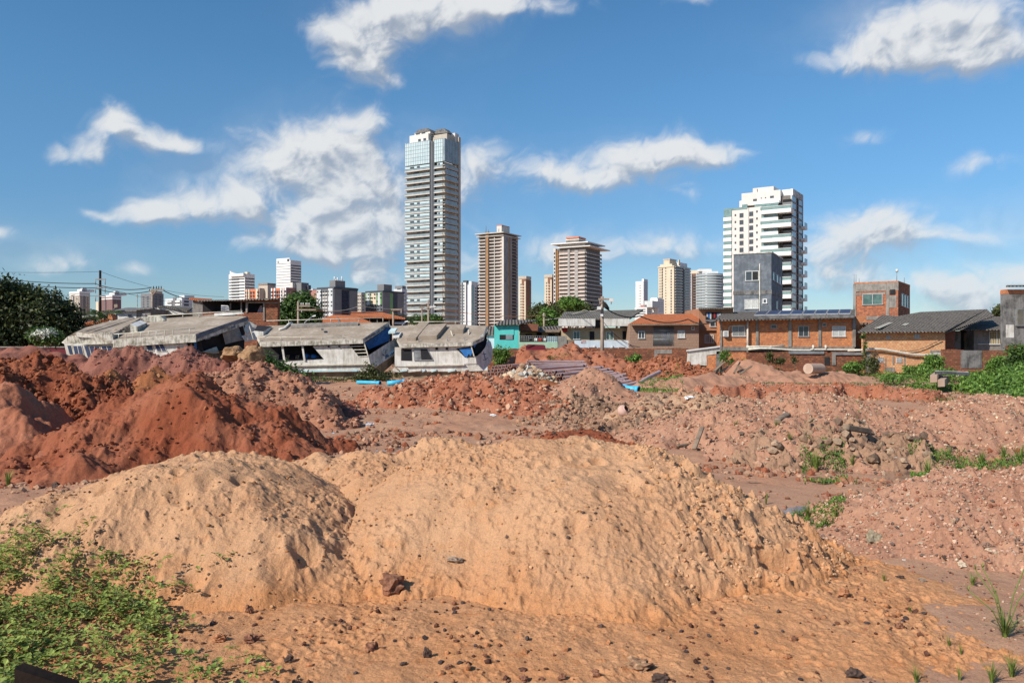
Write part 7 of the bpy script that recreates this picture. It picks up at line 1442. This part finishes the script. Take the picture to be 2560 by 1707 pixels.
for a in (('large dark brown laterite lump in the gully between the two sand mounds', 980, 1475, 60, RC, 1, 1.1), ('big lumpy brown rock at the bottom right of centre', 1600, 1675, 72, ((.16,.08,.05),(.48,.3,.17)), 2, .7), ('dark red rock cut by the bottom edge beside the big lumpy rock', 1650, 1704, 46, DC, 3, .8), ('pointed black shard standing on the sand', 1068, 1642, 20, DC, 4, 2.0), ('brown rock left of the pointed black shard', 928, 1625, 36, RC, 5, 1.0), ('flat dark chip below the pointed black shard', 1010, 1662, 20, DC, 6, .6), ('dark red rock right of the vines', 724, 1655, 28, DC, 7, 1.1),
    ('grey and pink flat stone half sunk in the big sand mound', 1140, 1405, 38, GC, 8, .7), ('brown stone low in the bottom middle', 1120, 1670, 22, RC, 9, .8), ('small brown stone cut by the bottom edge', 1310, 1702, 24, RC, 10, 1.3), ('brown stone between the bottom edge and big lumpy rock, left', 1405, 1697, 24, RC, 11, 1), ('brown stone just left of the big lumpy rock', 1490, 1690, 30, RC, 12, .9), ('dark flat rock on the mossy spot at the lower right', 2132, 1690, 46, DC, 13, .7), ('square clod standing on the orange apron right side', 2110, 1490, 28, CCc, 14, 1.5), ('brown clod on the lower apron, near its right end', 1970, 1645, 24, CCc, 15, .9),
    ('brown clod above the clod on the lower apron', 1985, 1600, 14, RC, 16, 1.4), ('dark lump on the right of the lower apron', 2250, 1570, 22, RC, 17, 1.1), ('brown clod beside the vines', 548, 1600, 34, CCc, 18, .8), ('little upright clod right of the vines', 622, 1530, 20, RC, 19, 1.4), ('pair of dark clods right of the vines', 630, 1605, 36, RC, 20, 1.0), ('round dark stone on the pinkish flat', 2250, 1445, 20, DC, 21, .8), ('grey stone at the foot of the near gravel mound', 2305, 1452, 20, GC, 22, .7), ('pale stone at the foot of the near gravel mound', 2405, 1415, 26, ((.45,.36,.26),(.62,.5,.36)), 23, .7), ('dark stone on the near gravel mound, left', 2365, 1398, 22, DC, 24, .8), ('brown boulder casting a shadow on the near gravel mound', 2465, 1368, 24, ((.2,.13,.1),(.34,.2,.14)), 25, 1.0), ('grey green clod on the left flank of the near gravel mound', 2185, 1355, 36, ((.24,.2,.14),(.36,.3,.2)), 26, 1.5),
    ('grey stone on the left shoulder of the left sand mound', 75, 1290, 26, GC, 27, .9), ('dark stone on the upper left edge of the left sand mound', 140, 1218, 22, DC, 28, .9), ('dark cube of earth on the crest of the big sand mound', 1385, 1112, 12, DC, 29, 1.0), ('brown rock on the far right gravel mound', 2532, 1047, 30, ((.24,.16,.12),(.4,.28,.2)), 30, .6), ('dark rock at the foot of the far right gravel mound', 2380, 1068, 24, DC, 31, .8), ('dark lump above the pink gravel mound', 2048, 978, 26, ((.1,.06,.045),(.24,.13,.09)), 32, 1.2), ('grey boulder on the tan clod heap', 1793, 985, 22, GC, 33, 1.1), ('pale boulder on the tan clod heap', 1742, 997, 22, ((.5,.42,.3),(.6,.5,.36)), 34, 1.0)):
    rock(*a)
OC = ((.25,.14,.07), (.42,.25,.13))
rock('big ochre boulder on the left of the pair by the boats', 0, 0, 66, OC, 41, .85, 4, 'boulder', (PX(577, 35.5), 35.5, PZ(898, 35.5)), (1, 1, 1.25)); rock('big ochre boulder on the right of the pair by the boats', 0, 0, 74, OC, 43, .85, 4, 'boulder', (PX(634, 34.8), 34.8, PZ(908, 34.8)), (1, 1, 1.2))
# ---- puddles
WAT = bpy.data.materials.new('muddy_water'); WAT.use_nodes = True; b_ = WAT.node_tree.nodes['Principled BSDF']; b_.inputs['Base Color'].default_value = (.26,.16,.11,1); b_.inputs['Roughness'].default_value = .1; b_.inputs['Specular IOR Level'].default_value = .5
for i, (cx, cy, rx, ry, dp) in enumerate(BASINS[:4]):
    n = 40; z = float(ground_h(np.array([cx]), np.array([cy]))[0])+dp*(.42 if i < 3 else .12); mb = MB(); mb.poly([(cx+math.cos(a)*rx*1.35, cy+math.sin(a)*ry*1.35, z) for a in [k*2*math.pi/n for k in range(n)]], [tuple(range(n))]); mb.build('puddle_water', WAT, None, 'shallow muddy puddle', None, None, 'structure')
# ---- pipes
def pipe_mesh(L_, r, mat, bend=0, n=14):
    mb = MB(); k = 7; pts = [(L_*i/k, bend*math.sin(math.pi*i/k), 0) for i in range(k+1)]; mb.tube(pts, r, n, 0, cap=False); mb.tube([(-.005,0,0),(.35,0,0)], r*.84, n, 1, cap=True); mb.tube([(L_+.005,0,0),(L_-.35,0,0)], r*.84, n, 1, cap=True); b = len(mb.v)
    for xx in (-.006, L_+.006):
        o = len(mb.v); mb.v += [(xx, math.cos(2*math.pi*j/n)*q, math.sin(2*math.pi*j/n)*q) for q in (r, r*.82) for j in range(n)]; mb.f += [(o+j, o+(j+1) % n, o+n+(j+1) % n, o+n+j) for j in range(n)]; mb.m += [0]*n; mb.sm += [False]*n
    return mb.mesh('sewer_pipe', [M[mat], M['darkin']])
PM = [pipe_mesh(5.8, .150, 'pvcbrown', .05), pipe_mesh(5.8, .150, 'pvcbrown', -.04), pipe_mesh(6, .150, 'pvcpale', .16), pipe_mesh(6, .150, 'pvcpale', .34)]
rng = random.Random(8)
def place_pipe(p, q, me, label, grp):
    o = bpy.data.objects.new('sewer_pipe', me); COL.objects.link(o); d = Vector(q)-Vector(p); o.rotation_euler = d.to_track_quat('X', 'Z').to_euler(); o.location = p; return tag(o, label, 'pipe', grp)
LA, GA = 'brown sewer pipe in the jumbled left stack with open ends beside the right boat', 'brown pipes of the left stack'
for row in range(4):
    for c in range(13-row*2 if row else 13):
        qx = 1204+c*8.8+row*9+rng.uniform(-2, 2); qy = 946-row*9.3-(c > 8)*3+rng.uniform(-2, 2)-c*.5; y = 65.5+rng.uniform(-.5, .5)+row*.15; p = P(qx, qy, y); place_pipe(p, (p[0]+3.0+rng.uniform(-.4, .4), p[1]+4.9, p[2]+rng.uniform(-.05, .1)), PM[c % 2], LA, GA)
LB, GB = 'brown sewer pipe in the right stack with open ends behind the pinkish peak', 'brown pipes of the right stack'
for row in range(3):
    for c in range(12-row*2):
        qx = 1342+c*8.8+row*8+rng.uniform(-2, 2); qy = 949-row*8.6-c*.3+rng.uniform(-1.5, 1.5); y = 64+rng.uniform(-.3, .3); p = P(qx, qy, y); place_pipe(p, (p[0]+3.4, p[1]+4.6, p[2]-.1), PM[c % 2], LB, GB)
for i, (qx, qy) in enumerate(((1318,911),(1326,911),(1322,918),(1330,918),(1320,905))): p = P(qx, qy, 66.2); place_pipe(p, (p[0]+4.6, p[1]+3.2, p[2]-.1), PM[2], 'sewer pipe of the small topmost bundle between the two pipe stacks', 'pipes of the small topmost bundle')
LC, GC_ = 'sun bleached sewer pipe of the fan spread out to the right of the stacks', 'bleached pipes of the fan'
fan = ((1400,909),(1425,912),(1445,911),(1464,914),(1490,920),(1505,919),(1514,925),(1521,924),(1532,930),(1545,934),(1562,937),(1555,942),(1566,946),(1560,952),(1575,953),(1580,960),(1592,957),(1604,963))
for i, (ex, ey) in enumerate(fan):
    f_ = i/17; bq = Vector(P(ex+rng.uniform(-2, 2), ey, 70-f_*9)); d = Vector((-.60-.25*(1-f_)+rng.uniform(-.06, .06), -.72, -.02-.07*f_)).normalized(); place_pipe(tuple(bq+d*6), tuple(bq), PM[2+i % 2], LC, GC_)
for i, (x0, y0, x1, y1) in enumerate(((1588,966,1635,938),(1600,968,1626,954),(1622,970,1630,955),(1640,968,1652,957))): place_pipe(P(x0, y0, 56), Vector(P(x1, y1, 60)), PM[2], 'stray sewer pipe '+('lying highest at the right end of the fan', 'second of the strays right of the fan', 'pointing away beside the blue pipe', 'rightmost beyond the blue pipe end')[i], 'stray pipes right of the fan')
def bluepipe(label, pts, r=.2):
    o = thing('water_pipe', label, 'pipe', pts[0]); V = [Vector(p)-Vector(pts[0]) for p in pts]; MB().tube(V, r, 14).build('pipe', M['pvcblue'], o); d = (V[-1]-V[-2]).normalized(); MB().tube([V[-1]-d*.3, V[-1]+d*.02], r*1.14, 14).build('socket', M['pvcblue'], o); MB().tube([V[-1]+d*.021, V[-1]+d*.03], r*.9, 14).build('bore', M['darkin'], o)
bluepipe('thick sky blue pipe end poking out beside the bleached pipes', [P(1535, 962, 55.5), P(1570, 971, 54), P(1597, 974, 53.4)], .21)
bluepipe('sky blue pipe section lying before the middle boat, left piece', [P(893, 955, 62), P(930, 956, 61.5), P(950, 957, 61)], .13); bluepipe('sky blue pipe section lying before the right boat, right piece', [P(968, 958, 60.5), P(990, 956, 60.6), P(1014, 954, 61)], .18)
# ---- assorted debris
def board(label, a, b, w, th, mat='wood', name='plank', cat='plank', up=.03):
    A = Vector(on_ray(*a)); B = Vector(P(b[0], b[1], A.y+.5)); o = bpy.data.objects.new(name, MB().box(0, (B-A).length, -w/2, w/2, 0, th).mesh(name, [M[mat]])); COL.objects.link(o); o.location = A+Vector((0,0,up)); o.rotation_euler = (B-A).to_track_quat('X', 'Z').to_euler(); bv = o.modifiers.new('b', 'BEVEL'); bv.width = th*.15; tag(o, label, cat)
board('long thin grey board lying behind the big sand mound', (1694, 1120), (1800, 1098), .16, .05); board('short dark board left of the gravel mound', (1736, 1090), (1756, 1072), .14, .06); board('dark timber block sticking out on the gravel mound', (1944, 1077), (1971, 1054), .22, .2, up=.1); board('grey beam sloping down the crest of the debris heap', (2081, 1054), (2135, 1085), .16, .14, 'plank', up=.12); board('dark beam sloping up across the debris heap', (2113, 1137), (2171, 1097), .22, .16, 'wood', up=.14); board('flat slab fragment left of the far right gravel mound', (2325, 1042), (2355, 1036), .5, .1, 'concrete', 'slab_fragment', 'slab')
t = Px('concrete_ring', 'large beige concrete pipe ring lying by the wall below the solar panel house', 'pipe ring', 66, c6, (1280, 1530), .2)
a = Vector(P(*c6(1200, 1482), 66))-t.e.location; b2 = Vector(P(*c6(1345, 1482), 67.4))-t.e.location; MB().tube([a, b2], .44, 28, cap=False).build('shell', M['culvert'], t.e); d = (b2-a).normalized(); MB().tube([b2-d*.9, b2+d*.005], .38, 24).build('bore', M['darkin'], t.e); MB().tube([a-d*.0, a+d*.05], .439, 24).build('end_wall', M['culvert'], t.e)
for j, (x, y, r, d_, lb) in enumerate(((987,1322,42,0,'rust stained concrete beam, upper of the two ends facing the viewer'),(1075,1375,40,-.6,'rust stained concrete beam, lower of the two ends facing the viewer'))):
    t = Px('concrete_beam', lb, 'beam', 52, c7, (x, y), .3, 'beams dumped in the weeds'); a = t.w(x-r, y-r, d_); b2 = t.w(x+r, y+r, d_); MB().hexa([(a.x, a.y, b2.z), (b2.x, a.y, b2.z+.02), (b2.x+2.2, a.y+3.5, b2.z+.1), (a.x+2.2, a.y+3.5, b2.z+.1)], [(a.x, a.y, a.z), (b2.x, a.y, a.z+.02), (b2.x+2.2, a.y+3.5, a.z+.1), (a.x+2.2, a.y+3.5, a.z+.1)]).build('beam', M['culvert'], t.e, world=True)
t = Px('concrete_slab', 'long dark slab resting above the beams in the weeds', 'slab', 53, c7, (1200, 1250), .6, 'beams dumped in the weeds'); t.slab('slab', [M['render_dark'], M['mossy']], [(1000,1238,-.3),(1105,1234,0),(1400,1250,1),(1380,1238,2.2),(1010,1228,1.0)], .2)
for x, y, w_ in ((1165, 1288, 12), (1275, 1298, 14)): rock('pale stone '+('left' if x < 1200 else 'right')+' of the two beneath the dark slab', *c7(x, y+8), w_, ((.6,.5,.42), (.66,.58,.5)), x, .9)
mbw = [(1785,928,1812,905),(1790,934,1806,900),(1800,932,1830,912),(1812,930,1846,896),(1835,933,1850,905),(1850,935,1880,915),(1845,930,1862,925)]
for i, (x0, y0, x1, y1) in enumerate(mbw):
    o = thing('broken_timber', ('leftmost short','steep thin','lower crossing','long reddish slanting','curved standing','flat right hand','small lowest')[i]+' broken timber in the wood heap by the brick wall', 'timber', P(x0, y0, 63+i*.2), group='timbers of the wood heap'); v = Vector(P(x1, y1, 63.6+i*.3))-o.location; MB().tube([Vector((0,0,0)), v*.5+Vector((.05,0,.06)), v], .11, 4, r2=.07, smooth=False).build('timber', M['brickD' if i in (3,) else 'wood'], o)
# pot, bag, litter, drum
x, y, z = on_ray(1550, 1036); o = thing('clay_jar', 'broken pale pink clay jar lying on the digger bank', 'jar', (x, y, z)); prof = [(0,.02),(.12,.03),(.22,.1),(.27,.22),(.25,.34),(.17,.42),(.12,.44),(.13,.47)]; mb = MB(); n = 20; V = [(math.cos(2*math.pi*j/n)*r, math.sin(2*math.pi*j/n)*r, h_) for (r, h_) in prof for j in range(n)]
mb.poly(V, [(i*n+j, i*n+(j+1) % n, (i+1)*n+(j+1) % n, (i+1)*n+j) for i in range(len(prof)-1) for j in range(n) if not (i > 4 and j < 7)], 0, True); s_ = mb.build('body', paint('pink_clay', (.58,.38,.31), (.5,.32,.25), 2), o, rot=(.9, .5, .3), loc=(0, 0, .12)); mb = MB(); mb.tube([(0,0,.3),(0,0,.31)], .2, 16); mb.build('inner_shadow', M['darkin'], s_)
def litter(label, qx, qy, w, mat, seed, name='plastic_bag', cat='litter'):
    v, f = icos(3, seed, .55, 2.4); x, y, z = on_ray(qx, qy); s = w/F*y*.5; v = v*np.array([s, s*.7, s*.4]); v[:, 2] += s*.2; o = npmesh(name, v, f, M[mat], False); o.location = (x, y, z); tag(o, label, cat)
M['bag'] = paint('white_plastic_bag', (.72,.72,.70), (.6,.6,.6), 6, 0, rough=.45); M['bagblue'] = paint('pale_blue_plastic', (.45,.58,.72), (.6,.65,.7), 6, 0, rough=.4); M['bagblack'] = paint('black_plastic', (.02,.022,.025), (.04,.045,.05), 6, 0, rough=.3)
for a in (('crumpled white sack on the tan rubble behind the clay jar', 1726, 1026, 28, 'bag', 1), ('pale blue and white plastic litter left of centre in the mud', 922, 1063, 22, 'bagblue', 2), ('small white litter beside the pale blue litter', 932, 1060, 10, 'bag', 3), ('white litter near the blue pipe', 990, 972, 10, 'bag', 4), ('flat white litter below the litter near the blue pipe', 964, 984, 12, 'bag', 5), ('black plastic bag by the left puddle', 850, 1108, 40, 'bagblack', 6), ('flat white scrap on the middle red mound', 1233, 1040, 20, 'bag', 7), ('small red plastic piece on the debris heap', 2108, 1098, 10, 'red', 8), ('little white pebble of plastic on the debris heap', 2240, 1145, 8, 'bag', 9), ('white scrap beside the orange stone at the lower right', 2260, 1400, 10, 'bag', 10), ('pale blue scrap on the rubble heap', 1293, 945, 7, 'bagblue', 11), ('white crumpled scrap on the grey clods', 1918, 1102, 12, 'bag', 12), ('purple scrap at the foot of the brown mound', 833, 1062, 9, 'bagblue', 13)): litter(*a)
t = Px('upturned_tub', 'maroon upturned tub lying on the red mound against the mint wall', 'tub', 69.5, c4, (750, 1255), 2.6)
t.poly('body', M['maroon'], [(615,1212),(625,1188),(655,1180),(850,1186),(872,1196),(878,1255),(615,1255)], 0, 1.2); t.poly('rim', M['maroon'], [(610,1208),(700,1180),(725,1182),(640,1215)], -.1, .1)
t = thing('timber_post', 'dark blunt post top very near in the bottom left corner', 'post', (PX(125, 2.6), 2.6, 0)); hz = PZ(1655, 2.6)
MB().hexa([(-.075,-.05,0),(.085,-.05,0),(.085,.0,0),(-.075,.0,0)], [(-.085,-.05,hz),(.095,-.05,hz-.06),(.095,-.0,hz-.06),(-.085,-.0,hz)]).build('post', M['darkpole'], t); MB().tube([(.0,-.06,hz-.12),(.0,-.045,hz-.12)], .012, 8).build('bolt', M['steel'], t)
# ---- poles and wires
def pole(name, label, qx, ytop, Y, r, mat, arms=(), extra=None, zb=.2):
    t = Px(name, label, 'pole', Y, full, (qx, 850), zb); top = t.w(qx, ytop); MB().tube([(0,0,0), (0,0,top.z-zb)], r, 8, r2=r*.7).build('pole', M[mat], t.e)
    for (x0, x1, yy, hang) in arms:
        a = t.w(x0, yy, -.1); b2 = t.w(x1, yy, -.1); o = MB().box(a.x, b2.x, Y-.16, Y-.04, a.z-.09, a.z+.09).build('crossarm', M['pole' if mat != 'darkpole' else 'steel'], t.e, world=True)
        for x in hang[0]:
            q = t.w(x, yy, -.1); MB().tube([q+Vector((0,0,.08)), q+Vector((0,0,hang[1]))], .05, 6).build('insulator', M[hang[2]], o, world=True)
    return t
pole('power_pole', 'tall black power pole with three crossarms beyond the left boat', 250.5, 676, 110, .22, 'darkpole', [(238,264.5,698.5,((239,263),-.75,'steel')),(238,264,719,((239,263),-.75,'steel')),(238,264,740,((239,263),-.75,'steel'))])
t = pole('utility_pole', 'wooden utility pole with a right hand crossarm behind the left boat', 380.5, 722, 97, .17, 'pole', [(378,410,724.5,((384,391,397,403),.45,'darkpole')),(373,384,729,((374,),.3,'darkpole'))]); t.tube('brace', M['pole'], [(382,738,-.1),(392,725,-.1)], .07)
t = pole('utility_pole', 'utility pole with two stacked crossarms in front of the round tree', 745.5, 753, 88, .16, 'pole', [(749,775,765,((753,758,765,768,773),.35,'white')),(742,790,774.5,((754,),-.3,'paleblue'))])
t = pole('utility_pole', 'tall utility pole carrying white boxes before the tallest tower', 1071, 749, 115, .19, 'pole', [(1066,1090,768,((1084,),.4,'white'))]); t.rect('transformer_box', M['white'], 1074, 765, 1082, 771, -.6, -.2); t.rect('transformer_box', M['white'], 1083, 764, 1089, 769, -.6, -.2)
pole('utility_pole', 'thinner pole just left of the one before the tallest tower', 1055, 768, 122, .14, 'pole', [(1049,1061,769,((1050,),.2,'darkpole'))])
pole('utility_pole', 'pole with a white meter box behind the bow of the middle boat', 983, 774, 100, .16, 'pole', [(978,1005,774,((1003,),-.5,'white'))])
t = pole('utility_pole', 'leaning concrete pole crowded with cables in front of the beige bungalow', 1505.5, 741, 80, .21, 'pole', [(1496,1532,748,((1500,1528),-.5,'white')),(1498,1516,757,((1500,),.3,'white'))])
t.rect('transformer', M['white'], 1494, 766, 1503, 774, -.7, -.2); t.rect('street_lamp_head', M['white'], 1524, 746, 1534, 754, -.6, -.3); t.rect('meter_box', M['white'], 1502, 785, 1508, 791, -.5, -.2)
rng = random.Random(3)
for k in range(9): t.tube('cable_bundle', M['wire'], [(1507,752+k*2.2,-.3),(1512+rng.uniform(-2,6),757+rng.uniform(-6,6)+k,-.5),(1520+rng.uniform(-6,4),762+k*1.5,-.3)], .07)
pole('utility_pole', 'short pole top left of the beige bungalow roof', 1360, 782, 100, .15, 'pole', [(1357,1364,790,((1358,),.2,'white'))]); pole('antenna_mast', 'thin aerial mast between the mauve and the grey brown tower blocks', 343.5, 739, 105, .06, 'steel', [(342,345,741,((343,),.3,'steel'))])
for (l, x0, y0, x1, y1, Y) in (('street lamp arm rising from behind the middle boat', 762, 806, 788, 788, 84), ('street lamp arm between the boats by the palm', 1002, 818, 1019, 802, 95)):
    t = Px('street_lamp', l, 'street lamp', Y, full, (x0, 850), .2, 'street lamps behind the boats'); t.tube('pole', M['steel'], [(x0,853,0),(x0,y0,0),(x1-6,y1+2,0)], .06); t.slab('lamp_head', M['white'], [(x1-7,y1+2,-.15),(x1+1,y1,-.15),(x1+1,y1-1,.15),(x1-7,y1+1,.15)], .1)
t = Px('satellite_dish', 'brown satellite dish on the roof of the white house', 'satellite dish', 94, full, (291, 770), 6); t.tube('mast', M['steel'], [(284,774,0),(290,765,0)], .05); t.slab('dish', M['wood'], [(286,768,-.3),(294,766,-.3),(293,760,.3),(285,761,.3)], .1)
def wire(label, pts, r=.03, mat='wire', seg=14, sag=.5, grp='overhead wires'):
    V = []
    for (a, b2) in zip(pts[:-1], pts[1:]):
        A = Vector(P(*a)); B = Vector(P(*b2))
        for i in range(seg+1): u = i/seg; V.append(A.lerp(B, u)-Vector((0, 0, sag*4*u*(1-u))))
    o = Vector(V[0]); tag(MB().tube([v-o for v in V], r, 4).build('overhead_wire', M[mat], None, loc=o), label, 'wire', grp)
wire('upper thick wire from the left edge through the black pole to the wooden cross pole', [(-150,676,110),(238,709,110),(378,719,97)], .05); wire('lower thick wire from the left edge through the black pole to the wooden cross pole', [(-150,686,110),(238,720,110),(375,728,97)], .05)
wire('faint wire high above the dark tree reaching the black pole top', [(-200,672,115),(251,679,110)], .02, sag=.3); wire('faint wire falling from the black pole top behind the towers', [(251,679,110),(560,742,120)], .02, sag=.8); wire('faint wire from the middle crossarm towards the right', [(263,719,110),(600,765,120)], .02, sag=.8); wire('faint wire from the low crossarm across the left sky', [(-200,730,115),(239,740,110)], .02, sag=.2)
wire('dark wire dropping from the wooden cross pole crossarm to the gable', [(408,726,97),(480,748,98)], .05, sag=.2); wire('pale wire from the stacked crossarm pole across the slate blocks', [(773,764,88),(900,764,95),(1070,758,115)], .025, 'railp', sag=.6); wire('pinkish insulated cable from the stacked crossarms to the tallest tower pole', [(788,776,88),(983,776,100),(1085,768,115)], .045, 'brickD', sag=.3)
wire('cable crossing the foot of the brown hoist tower to the beige bungalow roof', [(1085,769,115),(1360,789,100)], .03, 'brickD', sag=.5); wire('cable from the short pole top to the crowded concrete pole', [(1360,789,100),(1420,785,90),(1500,757,80)], .04, sag=.5); wire('thick black cable from the crowded concrete pole to the brown bungalow', [(1507,765,80),(1600,790,82),(1720,798,82),(1800,797,81)], .06, sag=.5)
wire('thin pale wire from the left across the beige bungalow roof', [(1360,800,100),(1460,775,88),(1505,770,80)], .025, 'railp', sag=.2); wire('slanting service cable over the brown tiled wall', [(1505,800,80),(1600,868,84)], .03, sag=.6)
for i, (x, y) in enumerate(((10,690.5),(33,693.5),(100,711),(122,713))):
    v, f = icos(2, 3, .2); v = v*np.array([.16,.09,.12]); o = npmesh('bird', v, f, M['darkpole']); o.location = P(x, y, 110); tag(o, ('leftmost','second','third','rightmost')[i]+' of four tiny dark birds perched on the left wires', 'bird', 'birds on the wires')
